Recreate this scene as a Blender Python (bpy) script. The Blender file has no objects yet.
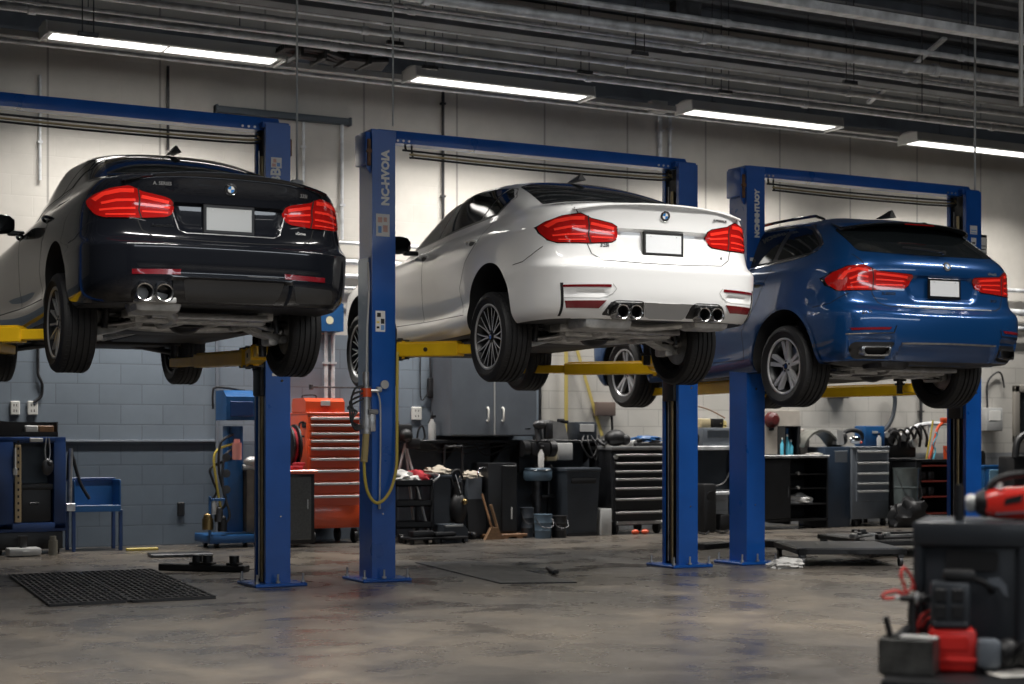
import bpy, bmesh, math, random
import numpy as np
from mathutils import Vector, Matrix
from mathutils.bvhtree import BVHTree
from mathutils.geometry import delaunay_2d_cdt
from math import sin, cos, pi, radians, sqrt, atan, tan
random.seed(7)
COL = bpy.context.scene.collection
PI = math.pi

# ------------------------------------------------------------------ camera numbers (used to measure the place)
F, YAW, HZ, CH = 1600.0, radians(28), 437.0, 1.176
def TX(px): return tan(YAW + atan((px-512)/F))
def at(px, py, Y):                      # point of the vertical plane at depth Y
    X = Y*TX(px); zc = X*sin(YAW)+Y*cos(YAW)
    return Vector((X, Y, CH+(HZ-py)*zc/F))
def fl(px, py, z=0.0):                  # point of the floor
    zc = F*(CH-z)/(py-HZ); xc = (px-512)/F*zc
    return Vector((xc*cos(YAW)+zc*sin(YAW), -xc*sin(YAW)+zc*cos(YAW), z))

# ------------------------------------------------------------------ materials
MATS = {}
def mat(name, col, rough=.5, metal=0., coat=0., spec=.5, var=0., scale=8., bump=0., bscale=60., emit=None, estr=0., rvar=0., alpha=None, coatr=.03):
    if name in MATS: return MATS[name]
    m = bpy.data.materials.new(name); m.use_nodes = True
    nt = m.node_tree; b = nt.nodes['Principled BSDF']
    c = (*col, 1) if len(col) == 3 else col
    b.inputs['Base Color'].default_value = c
    b.inputs['Roughness'].default_value = rough
    b.inputs['Metallic'].default_value = metal
    b.inputs['Coat Weight'].default_value = coat
    b.inputs['Coat Roughness'].default_value = coatr
    b.inputs['Specular IOR Level'].default_value = spec
    if emit:
        b.inputs['Emission Color'].default_value = (*emit, 1); b.inputs['Emission Strength'].default_value = estr
    tc = None
    if var or bump or rvar:
        tc = nt.nodes.new('ShaderNodeTexCoord')
    if var or rvar:
        n = nt.nodes.new('ShaderNodeTexNoise'); n.inputs['Scale'].default_value = scale; n.inputs['Detail'].default_value = 5
        nt.links.new(tc.outputs['Object'], n.inputs['Vector'])
        if var:
            r = nt.nodes.new('ShaderNodeValToRGB')
            r.color_ramp.elements[0].position = .3; r.color_ramp.elements[1].position = .7
            r.color_ramp.elements[0].color = (*[max(0, x*(1-var)) for x in c[:3]], 1)
            r.color_ramp.elements[1].color = (*[min(1, x*(1+var)) for x in c[:3]], 1)
            nt.links.new(n.outputs['Fac'], r.inputs['Fac']); nt.links.new(r.outputs['Color'], b.inputs['Base Color'])
        if rvar:
            mr = nt.nodes.new('ShaderNodeMapRange'); mr.inputs['To Min'].default_value = max(0, rough-rvar); mr.inputs['To Max'].default_value = min(1, rough+rvar)
            nt.links.new(n.outputs['Fac'], mr.inputs['Value']); nt.links.new(mr.outputs['Result'], b.inputs['Roughness'])
    if bump:
        n2 = nt.nodes.new('ShaderNodeTexNoise'); n2.inputs['Scale'].default_value = bscale; n2.inputs['Detail'].default_value = 4
        nt.links.new(tc.outputs['Object'], n2.inputs['Vector'])
        bp = nt.nodes.new('ShaderNodeBump'); bp.inputs['Strength'].default_value = bump; bp.inputs['Distance'].default_value = .01
        nt.links.new(n2.outputs['Fac'], bp.inputs['Height']); nt.links.new(bp.outputs['Normal'], b.inputs['Normal'])
    MATS[name] = m
    return m

# ------------------------------------------------------------------ mesh builder
class MB:
    def __init__(s): s.v = []; s.f = []; s.m = []
    def add(s, vs, fs, mi=0, M=None):
        o = len(s.v)
        if M is not None: vs = [M @ Vector(v) for v in vs]
        s.v += [tuple(v) for v in vs]
        s.f += [tuple(i+o for i in f) for f in fs]; s.m += [mi]*len(fs)
        return s
    def box(s, x0, x1, y0, y1, z0, z1, b=0., mi=0, M=None):
        if x0 > x1: x0, x1 = x1, x0
        if y0 > y1: y0, y1 = y1, y0
        if z0 > z1: z0, z1 = z1, z0
        if b <= 0:
            vs = [(x, y, z) for z in (z0, z1) for y in (y0, y1) for x in (x0, x1)]
            return s.add(vs, [(0,2,3,1),(4,5,7,6),(0,1,5,4),(2,6,7,3),(0,4,6,2),(1,3,7,5)], mi, M)
        b = min(b, (x1-x0)*.49, (y1-y0)*.49, (z1-z0)*.49)
        bm = bmesh.new()
        g = bmesh.ops.create_cube(bm, size=1)
        for v in bm.verts:
            v.co = ((x0+x1)/2+v.co.x*(x1-x0), (y0+y1)/2+v.co.y*(y1-y0), (z0+z1)/2+v.co.z*(z1-z0))
        bmesh.ops.bevel(bm, geom=list(bm.edges), offset=b, segments=2 if b > .008 else 1, profile=.5, affect='EDGES')
        bm.verts.index_update()
        vs = [tuple(v.co) for v in bm.verts]; fs = [tuple(v.index for v in f.verts) for f in bm.faces]
        bm.free()
        return s.add(vs, fs, mi, M)
    def cyl(s, p0, p1, r, n=16, r2=None, mi=0, cap=True, M=None):
        p0, p1 = Vector(p0), Vector(p1); r2 = r if r2 is None else r2
        d = (p1-p0).normalized(); a = d.orthogonal().normalized(); b = d.cross(a)
        vs = []
        for p, rr in ((p0, r), (p1, r2)):
            for i in range(n):
                t = 2*PI*i/n; vs.append(p+a*cos(t)*rr+b*sin(t)*rr)
        fs = [(i, (i+1) % n, n+(i+1) % n, n+i) for i in range(n)]
        if cap: fs += [tuple(range(n-1, -1, -1)), tuple(range(n, 2*n))]
        return s.add(vs, fs, mi, M)
    def tube(s, pts, r, n=8, mi=0, closed=False, smooth=0, M=None):
        P = [Vector(p) for p in pts]
        if smooth: P = catmull(P, smooth, closed)
        N = len(P); vs = []; fs = []
        up = None
        for i, p in enumerate(P):
            if closed: d = (P[(i+1) % N]-P[i-1])
            else: d = P[min(i+1, N-1)]-P[max(i-1, 0)]
            d = d.normalized() if d.length > 1e-9 else Vector((0, 0, 1))
            if up is None: a = d.orthogonal().normalized()
            else:
                a = up-d*up.dot(d); a = a.normalized() if a.length > 1e-6 else d.orthogonal().normalized()
            up = a; b = d.cross(a)
            rr = r[i] if isinstance(r, (list, tuple)) else r
            for k in range(n):
                t = 2*PI*k/n; vs.append(p+a*cos(t)*rr+b*sin(t)*rr)
        L = N if closed else N-1
        for i in range(L):
            for k in range(n):
                j = (i+1) % N
                fs.append((i*n+k, i*n+(k+1) % n, j*n+(k+1) % n, j*n+k))
        if not closed: fs += [tuple(range(n-1, -1, -1)), tuple(range((N-1)*n, N*n))]
        return s.add(vs, fs, mi, M)
    def lathe(s, prof, n=32, axis='Z', c=(0,0,0), mi=0, closed=False, M=None, mis=None):
        # prof: (radius, height); caps where r==0
        vs = []; fs = []; ms = []
        K = len(prof)
        for r, h in prof:
            for i in range(n):
                t = 2*PI*i/n; a, b = r*cos(t), r*sin(t)
                v = {'Z': (a, b, h), 'X': (h, a, b), 'Y': (b, h, a)}[axis]
                vs.append((v[0]+c[0], v[1]+c[1], v[2]+c[2]))
        for k in range(K if closed else K-1):
            k2 = (k+1) % K
            for i in range(n):
                j = (i+1) % n
                q = (k*n+i, k*n+j, k2*n+j, k2*n+i)
                fs.append(q); ms.append(mi if mis is None else mis[k])
        o = len(s.v)
        if M is not None: vs = [M @ Vector(v) for v in vs]
        s.v += [tuple(v) for v in vs]; s.f += [tuple(i+o for i in f) for f in fs]; s.m += ms
        return s
    def prism(s, poly, t0, t1, axis='Y', mi=0, M=None):
        # poly in the two other axes, extruded t0..t1 along axis
        def mk(a, b, t): return {'Y': (a, t, b), 'X': (t, a, b), 'Z': (a, b, t)}[axis]
        n = len(poly)
        vs = [mk(a, b, t0) for a, b in poly]+[mk(a, b, t1) for a, b in poly]
        fs = [tuple(range(n)), tuple(range(2*n-1, n-1, -1))]+[(i, i+n, (i+1) % n+n, (i+1) % n) for i in range(n)]
        return s.add(vs, fs, mi, M)
    def ball(s, c, r, n=12, sc=(1,1,1), mi=0, M=None):
        prof = [(max(1e-5, r*sin(PI*i/(n//2+2))), -r*cos(PI*i/(n//2+2))) for i in range(n//2+3)]
        m = Matrix.Translation(c) @ Matrix.Diagonal((*sc, 1))
        if M is not None: m = M @ m
        return s.lathe(prof, n, 'Z', mi=mi, M=m)
    def text(s, body, size, depth, M, mi=0, ax='CENTER', bold=0.):
        cu = bpy.data.curves.new('t', 'FONT'); cu.body = body; cu.size = size; cu.extrude = depth; cu.align_x = ax; cu.align_y = 'CENTER'; cu.offset = bold; cu.resolution_u = 2
        o = bpy.data.objects.new('t', cu); COL.objects.link(o)
        dg = bpy.context.evaluated_depsgraph_get(); e = o.evaluated_get(dg); me = e.to_mesh()
        s.add([v.co.copy() for v in me.vertices], [tuple(p.vertices) for p in me.polygons], mi, M)
        e.to_mesh_clear(); bpy.data.objects.remove(o); bpy.data.curves.remove(cu)
        return s
    def build(s, name, mats, parent=None, loc=(0,0,0), rz=0., smooth=35, merge=0.):
        me = bpy.data.meshes.new(name)
        me.from_pydata(s.v, [], s.f)
        if not isinstance(mats, (list, tuple)): mats = [mats]
        for m in mats: me.materials.append(m)
        me.polygons.foreach_set('material_index', s.m)
        bm = bmesh.new(); bm.from_mesh(me)
        if merge: bmesh.ops.remove_doubles(bm, verts=bm.verts, dist=merge)
        bmesh.ops.recalc_face_normals(bm, faces=bm.faces)
        bm.to_mesh(me); bm.free()
        me.polygons.foreach_set('use_smooth', [True]*len(me.polygons))
        me.set_sharp_from_angle(angle=radians(smooth))
        o = bpy.data.objects.new(name, me); COL.objects.link(o)
        o.location = loc; o.rotation_euler = (0, 0, rz)
        if parent is not None: o.parent = parent
        return o
def catmull(P, k, closed=False):
    out = []; N = len(P)
    for i in range(N if closed else N-1):
        if closed: a, b, c, d = P[i-1], P[i], P[(i+1) % N], P[(i+2) % N]
        else: a, b, c, d = P[max(i-1, 0)], P[i], P[i+1], P[min(i+2, N-1)]
        for j in range(k):
            t = j/k
            out.append(.5*((2*b)+(c-a)*t+(2*a-5*b+4*c-d)*t*t+(3*b-a-3*c+d)*t**3))
    if not closed: out.append(P[-1])
    return out
def tag(o, label=None, cat=None, group=None, kind=None):
    if label: o['label'] = label
    if cat: o['category'] = cat
    if group: o['group'] = group
    if kind: o['kind'] = kind
    return o
def thing(name, label, cat, loc=(0,0,0), rz=0., group=None):
    o = bpy.data.objects.new(name, None); COL.objects.link(o); o.empty_display_size = .1
    o.location = loc; o.rotation_euler = (0, 0, rz)
    return tag(o, label, cat, group)
def copy_tree(o, parent=None):
    c = o.copy(); COL.objects.link(c)
    if parent is not None: c.parent = parent
    for ch in list(o.children): copy_tree(ch, c)
    return c
def dup(root, loc, rz=None, label=None):
    r = copy_tree(root); r.location = loc
    if rz is not None: r.rotation_euler = (0, 0, rz)
    if label: r['label'] = label
    return r
def RZ(a): return Matrix.Rotation(a, 4, 'Z')
def RX(a): return Matrix.Rotation(a, 4, 'X')
def RY(a): return Matrix.Rotation(a, 4, 'Y')
def TR(*v): return Matrix.Translation(v if len(v) == 3 else v[0])

# ------------------------------------------------------------------ palette
M = dict(
 blue=mat('lift_blue_paint', (.005,.082,.36), .30, 0, .35, var=.12, scale=3, rvar=.08, coatr=.15),
 yellow=mat('lift_yellow_paint', (.95,.56,.012), .35, 0, .3, var=.1, scale=6, coatr=.2),
 black=mat('black_plastic', (.006,.006,.007), .5, var=.2),
 blackm=mat('black_powder_coat', (.007,.0075,.009), .42, var=.3, scale=5, rvar=.1),
 rubber=mat('tyre_rubber', (.010,.010,.011), .62, bump=.15, bscale=200, var=.2, scale=30),
 steel=mat('bare_steel', (.45,.45,.45), .36, .8, var=.25, scale=12, rvar=.12),
 dsteel=mat('dark_steel', (.07,.07,.073), .42, .8, var=.4, scale=9, rvar=.15),
 alu=mat('cast_aluminium', (.50,.50,.49), .45, .5, var=.25, scale=14),
 chrome=mat('chrome', (.75,.75,.76), .08, 1),
 white=mat('white_plastic', (.72,.71,.67), .45, var=.06),
 grey=mat('grey_paint', (.115,.13,.15), .42, var=.1, scale=4),
 dgrey=mat('dark_grey_paint', (.035,.042,.052), .42, var=.15, scale=5),
 lgrey=mat('light_grey_paint', (.42,.42,.41), .45, var=.1),
 orange=mat('orange_enamel', (.62,.075,.018), .32, 0, .4, var=.08, scale=3, coatr=.1),
 red=mat('red_plastic', (.62,.02,.015), .38, var=.08),
 cobalt=mat('cobalt_enamel', (.008,.075,.22), .4, var=.15, scale=5),
 dcobalt=mat('dark_blue_enamel', (.008,.035,.13), .4, var=.2, scale=4),
 brass=mat('brass', (.28,.20,.09), .3, 1, var=.2),
 gold=mat('dull_gold_rod', (.32,.25,.14), .35, .9, var=.2),
 hoseY=mat('yellow_hose', (.50,.38,.06), .45),
 wood=mat('worn_wood', (.18,.09,.04), .55, var=.35, scale=12),
 paper=mat('paper', (.75,.72,.66), .7),
 glassd=mat('dark_screen', (.01,.012,.014), .08, coat=.5),
 clear=mat('smoked_clear_plastic', (.10,.12,.12), .15, 0, .3, var=.2),
 galv=mat('galvanised_pipe', (.68,.69,.70), .45, .35, var=.3, scale=7, rvar=.1),
 roofm=mat('painted_roof_steel', (.12,.13,.145), .6, .0, var=.25, scale=3),
 cloth=mat('shop_rag_white', (.55,.54,.52), .9, var=.15, bump=.4),
 clothr=mat('shop_rag_red', (.35,.02,.03), .9, var=.2, bump=.4),
)
# ------------------------------------------------------------------ car body: a lofted B-spline shell
def bsp_matrix(n_ctrl, per, sym=False):
    """rows of weights evaluating a uniform cubic B-spline through spans between controls (phantom ends added)"""
    rows = []
    for i in range(n_ctrl-1):
        for k in range(per[i]):
            rows.append((i, k/per[i]))
    rows.append((n_ctrl-2, 1.0))
    W = np.zeros((len(rows), n_ctrl))
    for r, (i, t) in enumerate(rows):
        w = ((1-t)**3/6, (3*t**3-6*t*t+4)/6, (-3*t**3+3*t*t+3*t+1)/6, t**3/6)
        for q, j in enumerate((i-1, i, i+1, i+2)):
            if j < 0:
                if sym: W[r, 1] += w[q]
                else: W[r, 0] += 2*w[q]; W[r, 1] -= w[q]
            elif j >= n_ctrl:
                if sym: W[r, n_ctrl-2] += w[q]
                else: W[r, n_ctrl-1] += 2*w[q]; W[r, n_ctrl-2] -= w[q]
            else: W[r, j] += w[q]
    return W
CR = [(0, 0), (.30, .006), (.55, .03), (.76, .085), (.90, .18), (.965, .31), (.99, .47)]   # plan of a rear corner: share of half width, metres forward
def shell(levels, nside=7, csq=1.0):
    """levels: (yr, zr, k, Wr, zrs, Wm, zm, Wf, zf, yf, zfc, kf) from the underside to the roof"""
    grid = []
    for (yr, zr, k, Wr, zrs, Wm, zm, Wf, zfs, yf, zfc, kf) in levels:
        row = []
        for i, (a, d) in enumerate(CR):
            u = (i/6)**2
            row.append((a*Wr if i else 0., yr+d*k, zr+(zrs-zr)*(a**3.0)))
        y0 = yr+CR[-1][1]*k; y1 = yf-.5*kf
        for i in range(1, nside+1):
            t = i/(nside+1)
            if t < .5: q = t/.5; W = Wr+(Wm-Wr)*(3*q*q-2*q**3); z = zrs+(zm-zrs)*(3*q*q-2*q**3)
            else: q = (t-.5)/.5; W = Wm+(Wf-Wm)*(3*q*q-2*q**3); z = zm+(zfs-zm)*(3*q*q-2*q**3)
            row.append((W, y0+(y1-y0)*t, z))
        for i in range(6, -1, -1):
            a, d = CR[i]
            row.append((a*Wf if i else 0., yf-d*kf, zfc+(zfs-zfc)*(a**3.0)))
        grid.append(row)
    G = np.array(grid)                         # levels x cols x 3
    nc = G.shape[1]
    per = [12]*6+[7]*(nside+1)+[4]*6
    WC = bsp_matrix(nc, per, True)
    # symmetric phantoms need x mirrored: handled by forcing x=0 at both ends
    WL = bsp_matrix(len(levels), [5]*(len(levels)-1))
    S = np.einsum('ac,lcd->lad', WC, G); S = np.einsum('bl,lad->bad', WL, S)
    S[:, 0, 0] = 0; S[:, -1, 0] = 0
    S[0, :, 0] = 0; S[-1, :, 0] = 0
    return S
def sstep(a, b, x):
    t = np.clip((x-a)/(b-a), 0, 1); return t*t*(3-2*t)
def poly_sd(P, poly):
    """signed distance (positive inside) of points to a polygon, numpy"""
    poly = np.array(poly); n = len(poly); d = np.full(len(P), 1e9); ins = np.zeros(len(P), bool)
    for i in range(n):
        a, b = poly[i], poly[(i+1) % n]; e = b-a; w = P-a
        t = np.clip((w@e)/(e@e+1e-12), 0, 1); q = w-np.outer(t, e); d = np.minimum(d, np.sqrt((q**2).sum(1)))
        c = ((a[1] > P[:, 1]) != (b[1] > P[:, 1]))
        with np.errstate(divide='ignore', invalid='ignore'):
            xx = (b[0]-a[0])*(P[:, 1]-a[1])/(b[1]-a[1]+1e-15)+a[0]
        ins ^= c & (P[:, 0] < xx)
    return np.where(ins, d, -d)
def arch_boolean(me, arches, w_in, mat_liner):
    """cut wheel housings out of a closed body mesh"""
    ob = bpy.data.objects.new('b', me); COL.objects.link(ob)
    mb = MB()
    for (y, z, r) in arches:
        for sx in (-1, 1):
            poly = [(y+r*cos(t), z+r*sin(t)) for t in [PI*i/28 for i in range(29)]]
            poly = [(y+r*.995, -.6)]+poly+[(y-r*.995, -.6)]
            mb.prism(poly, sx*w_in, sx*1.4, 'X')
    cut = mb.build('c', mat_liner)
    md = ob.modifiers.new('b', 'BOOLEAN'); md.operation = 'DIFFERENCE'; md.object = cut; md.solver = 'EXACT'; md.use_self = False
    dg = bpy.context.evaluated_depsgraph_get()
    out = bpy.data.meshes.new_from_object(ob.evaluated_get(dg))
    bpy.data.objects.remove(ob); bpy.data.objects.remove(cut)
    return out
class Body:
    def __init__(s, S, disp, arches, w_in, paint, liner):
        nb, na, _ = S.shape
        V = S.reshape(-1, 3).copy()
        if disp is not None: V = disp(V)
        R = V.copy(); L = V.copy(); L[:, 0] *= -1
        idx = lambda b, a, o: o+b*na+a
        vs = [tuple(v) for v in R]+[tuple(v) for v in L]; fs = []
        o2 = nb*na
        for b in range(nb-1):
            for a in range(na-1):
                fs.append((idx(b,a,0), idx(b,a+1,0), idx(b+1,a+1,0), idx(b+1,a,0)))
                fs.append((idx(b,a,o2), idx(b+1,a,o2), idx(b+1,a+1,o2), idx(b,a+1,o2)))
        me = bpy.data.meshes.new('body'); me.from_pydata(vs, [], fs)
        bm = bmesh.new(); bm.from_mesh(me)
        bmesh.ops.remove_doubles(bm, verts=bm.verts, dist=2e-4)
        bmesh.ops.dissolve_degenerate(bm, dist=1e-5, edges=bm.edges)
        bmesh.ops.recalc_face_normals(bm, faces=bm.faces)
        bm.to_mesh(me); bm.free()
        me.materials.append(paint)
        s.arches, s.w_in = arches, w_in
        me = arch_boolean(me, arches, w_in, liner)
        me.materials.clear(); me.materials.append(paint); me.materials.append(liner)
        s.me = me
        n = len(me.polygons)
        C = np.zeros(n*3); N = np.zeros(n*3)
        me.polygons.foreach_get('center', C); me.polygons.foreach_get('normal', N)
        s.C = C.reshape(-1, 3); s.N = N.reshape(-1, 3)
        lin = np.zeros(n, bool)
        for (y, z, r) in arches:
            d = np.sqrt((s.C[:, 1]-y)**2+(s.C[:, 2]-z)**2)
            onw = (np.abs(np.abs(s.C[:, 0])-w_in) < .004) & (d < r+.01) | ((np.abs(s.C[:, 1]-y) < r+.01) & (np.abs(np.abs(s.C[:, 0])-w_in) < .004) & (s.C[:, 2] < z))
            onc = (np.abs(d-r) < .006) & (np.abs(s.N[:, 0]) < .05) & (s.C[:, 2] > z-.01)
            onf = (np.abs(np.abs(s.C[:, 1]-y)-r*.995) < .004) & (np.abs(s.N[:, 1]) > .95) & (s.C[:, 2] <= z+.01)
            lin |= (onw | onc | onf) & (np.abs(s.C[:, 0]) > w_in-.01)
        s.lin = lin
        me.polygons.foreach_set('use_smooth', [True]*n)
        me.set_sharp_from_angle(angle=radians(32))
        s.cn = np.zeros(len(me.loops)*3); me.corner_normals.foreach_get('vector', s.cn); s.cn = s.cn.reshape(-1, 3)
        s.bvh = BVHTree.FromPolygons([v.co.copy() for v in me.vertices], [tuple(p.vertices) for p in me.polygons])
    def split(s, regions, root, names, mats):
        """regions: int per face; each becomes its own part with the shell's shading"""
        me = s.me
        co = np.zeros(len(me.vertices)*3); me.vertices.foreach_get('co', co); co = co.reshape(-1, 3)
        out = {}
        for rid, nm in names.items():
            sel = [p for p in me.polygons if regions[p.index] == rid]
            if not sel: continue
            vm = {}; fs = []; nl = []
            for p in sel:
                f = []
                for vi in p.vertices:
                    if vi not in vm: vm[vi] = len(vm)
                    f.append(vm[vi])
                fs.append(f); nl += [tuple(s.cn[l]) for l in p.loop_indices]
            m2 = bpy.data.meshes.new(nm); m2.from_pydata([tuple(co[v]) for v in vm], [], fs)
            m2.materials.append(mats.get(rid, mats[0]))
            m2.polygons.foreach_set('use_smooth', [True]*len(fs))
            m2.normals_split_custom_set(nl)
            o = bpy.data.objects.new(nm, m2); COL.objects.link(o); o.parent = root
            out[rid] = o
        return out
    def hit(s, a, b, axis, side):
        if axis == 'Y': o, d = Vector((a, -3*side if side > 0 else 8, b)), Vector((0, side, 0))
        elif axis == 'X': o, d = Vector((3*side, a, b)), Vector((-side, 0, 0))
        else: o, d = Vector((a, b, 4)), Vector((0, 0, -1))
        h = s.bvh.ray_cast(o, d)
        if h[0] is None or (axis == 'Y' and h[0].y > 1.2):
            g = Vector((a, -.75, b)) if axis == 'Y' else Vector((.85*side, a, b)) if axis == 'X' else Vector((a, b, 1.2))
            h = s.bvh.find_nearest(g)
        p, n = h[0], h[1]
        q = -d
        if n.dot(q) < 0: n = -n
        return p, n
    def patch(s, poly, axis, side, name, mats, parent, off=.003, step=.02, thick=.012, rnd=0., mirror=False, dfun=None, mi=0):
        """a panel that lies on the body: outline poly seen along axis"""
        if rnd: poly = roundpoly(poly, rnd)
        pts = []
        n = len(poly)
        for i in range(n):
            a, b = Vector(poly[i]), Vector(poly[(i+1) % n]); L = (b-a).length; k = max(1, int(L/step))
            for j in range(k): pts.append(a.lerp(b, j/k))
        nb = len(pts)
        xs = [p.x for p in pts]; ys = [p.y for p in pts]
        g = []
        x = min(xs)+step*.5
        while x < max(xs):
            y = min(ys)+step*.5
            while y < max(ys): g.append((x, y)); y += step
            x += step
        if g:
            sd = poly_sd(np.array(g), [tuple(p) for p in pts])
            pts += [Vector(q) for q, d in zip(g, sd) if d > step*.45]
        r = delaunay_2d_cdt([p.to_2d() for p in pts], [], [list(range(nb))], 1, 1e-6)
        V2, F2 = r[0], r[2]
        top = []; nor = []
        for v in V2:
            p, nn = s.hit(v.x, v.y, axis, side)
            e = dfun(v.x, v.y) if dfun else 0
            top.append(p+nn*(off+e)); nor.append(nn)
        m = MB()
        N = len(top)
        vs = top+[p-nn*thick for p, nn in zip(top, nor)]
        fs = [tuple(f) for f in F2]
        cnt = {}
        for f in F2:
            for i in range(len(f)):
                e = (f[i], f[(i+1) % len(f)]); cnt[e] = cnt.get(e, 0)+1
        for (a, b) in cnt:
            if (b, a) not in cnt: fs.append((b, a, a+N, b+N))
        m.add(vs, fs, mi)
        if mirror: m.add([(-v[0], v[1], v[2]) for v in vs], fs, mi)
        if parent is None: return m
        return m.build(name, mats, parent, smooth=40)
    def ribbon(s, line, w, axis, side, m, off=.0012, mirror=False, mi=0, k=1):
        """thin strip along a polyline on the body"""
        P = [Vector(p) for p in line]
        if k > 1: P = catmull(P, k)
        Q = []
        for a, b in zip(P[:-1], P[1:]):
            L = max(1, int((b-a).length/.02))
            for j in range(L): Q.append(a.lerp(b, j/L))
        Q.append(P[-1]); top = []
        for i, q in enumerate(Q):
            d = (Q[min(i+1, len(Q)-1)]-Q[max(i-1, 0)]).normalized(); nrm = Vector((-d.y, d.x))
            for sg in (-.5, .5):
                c = q+nrm*w*sg; p, nn = s.hit(c.x, c.y, axis, side); top.append(p+nn*off)
        fs = [(2*i, 2*i+1, 2*i+3, 2*i+2) for i in range(len(Q)-1)]
        m.add(top, fs, mi)
        if mirror: m.add([(-v[0], v[1], v[2]) for v in top], fs, mi)
        return m
def roundpoly(poly, r, k=5):
    out = []; n = len(poly)
    for i in range(n):
        a, b, c = Vector(poly[i-1]), Vector(poly[i]), Vector(poly[(i+1) % n])
        u = (a-b); v = (c-b); q = min(r, u.length*.45, v.length*.45)
        p0, p1 = b+u.normalized()*q, b+v.normalized()*q
        for j in range(k+1):
            t = j/k; out.append(tuple(p0*(1-t)**2+b*2*t*(1-t)+p1*t*t))
    return out

# ------------------------------------------------------------------ wheels
def rim_poly_spokes(style):
    m = MB()
    return m
def make_wheel(root, loc, r, w, side, style, rims, droop_tilt=0.):
    """tyre with its rim, brake disc and nuts; outer face towards side*X"""
    R = r; rr = rims['r']
    t = MB(); hw = w/2
    prof = [(rr-.012, -hw*.80), (rr+.012, -hw*.95), (R-.045, -hw*1.04), (R-.014, -hw*.93), (R-.003, -hw*.80)]
    for g in (-.52, -.18, .18, .52):
        prof += [(R, hw*(g-.055)), (R-.009, hw*(g-.045)), (R-.009, hw*(g+.045)), (R, hw*(g+.055))]
    prof += [(R-.003, hw*.80), (R-.014, hw*.93), (R-.045, hw*1.04), (rr+.012, hw*.95), (rr-.012, hw*.80)]
    t.lathe(prof, 64, 'X', closed=False)
    # tread blocks
    for i in range(60):
        a = 2*PI*i/60
        for g in (-.66, .66):
            t.box(hw*(g-.10), hw*(g+.10), -.0018, .0018, R-.004, R+.0016, M=RX(a))
    # raised ring on the sidewall
    t.lathe([(R-.06, side*hw*1.035), (R-.055, side*(hw*1.035+.003)), (R-.05, side*hw*1.035)], 64, 'X')
    tyre = t.build('wheel', M['rubber'], root, loc=loc, smooth=30)
    b = MB(); s = side
    lip = [(rr-.02, -hw*.86), (rr, -hw*.90), (rr, -hw*.8), (rr-.022, -hw*.70), (rr-.04, 0), (rr-.03, hw*.6), (rr-.012, hw*.78), (rr+.001, hw*.86), (rr+.001, hw*.92), (rr-.010, hw*.93), (rr-.02, hw*.86), (rr-.036, hw*.55), (rr-.05, 0)]
    b.lathe([(q, h*s) for q, h in lip], 64, 'X', mis=[1]*6+[0]*4+[1]*3)
    xf = s*(hw*.80); n = rims['n']
    def spoke(a0, a1, r0, r1, w0, w1, mi, xo=0., xi=0., d=.03):
        # tapered bar from radius r0 to r1 ; angles interpolate
        P = []
        for k in range(5):
            q = k/4; rad = r0+(r1-r0)*q; an = a0+(a1-a0)*q; ww = w0+(w1-w0)*q
            x = xf-s*(xi*(1-q)+xo*q) 
            ty, tz = -sin(an), cos(an)
            c = Vector((x, rad*cos(an), rad*sin(an)))
            tv = Vector((0, ty, tz))*ww/2
            P.append((c-tv*1., c+tv*1., c+tv*1.25-Vector((s*d, 0, 0)), c-tv*1.25-Vector((s*d, 0, 0))))
        vs = [v for p in P for v in p]; fs = []
        for k in range(4):
            for e in range(4):
                fs.append((k*4+e, k*4+(e+1) % 4, (k+1)*4+(e+1) % 4, (k+1)*4+e))
        fs += [(0,1,2,3), (19,18,17,16)]
        b.add(vs, fs, mi)
        if rims.get('edge'):    # bright machined face on dark casting
            vs2 = []
            for p in P:
                c = (p[0]+p[1])/2; h = (p[1]-p[0])*.36
                vs2 += [c-h+Vector((s*.0012,0,0)), c+h+Vector((s*.0012,0,0))]
            b.add(vs2, [(2*k, 2*k+1, 2*k+3, 2*k+2) for k in range(4)], 3)
    if style == 'y':
        for i in range(n):
            a = 2*PI*i/n; da = PI/n*.42
            spoke(a-da*.35, a-da*1.25, .045, rr-.012, .016, .011, 2, 0., .018)
            spoke(a+da*.35, a+da*1.25, .045, rr-.012, .016, .011, 2, 0., .018)
    elif style == 'multi':
        for i in range(n):
            a = 2*PI*i/n
            spoke(a, a, .045, rr-.012, .013, .017, 2, 0., .016)
    else:
        for i in range(5):
            a = 2*PI*i/5+.3
            spoke(a-.16, a-.17, .05, rr-.01, .026, .036, 2, 0., .02, .035)
            spoke(a+.16, a+.17, .05, rr-.01, .026, .036, 2, 0., .02, .035)
    b.lathe([(.0005, xf-s*.012), (.03, xf-s*.012), (.034, xf-s*.016), (.058, xf-s*.02), (.072, xf-s*.05), (.072, xf-s*.09)], 32, 'X', mi=2)
    rim = b.build('rim', [rims['lip'], rims['barrel'], rims['face'], mat('machined_spoke', (.55,.55,.55), .35, .3)], tyre, smooth=30)
    nb = MB()
    for i in range(5):
        a = 2*PI*i/5+.2; nb.cyl((xf-s*.03, .045*cos(a), .045*sin(a)), (xf-s*.012, .045*cos(a), .045*sin(a)), .009, 6)
    nb.build('lug_nuts', M['dsteel'], rim)
    cp = MB(); cp.cyl((xf-s*.012, 0, 0), (xf-s*.007, 0, 0), .029, 24, mi=0)
    cp.cyl((xf-s*.007, 0, 0), (xf-s*.0065, 0, 0), .019, 24, mi=1)
    cp.build('center_cap', [M['black'], M['chrome']], rim)
    d = MB(); d.lathe([(.05, xf-s*.12), (rr*.72, xf-s*.12), (rr*.72, xf-s*.145), (.05, xf-s*.145)], 40, 'X')
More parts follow.
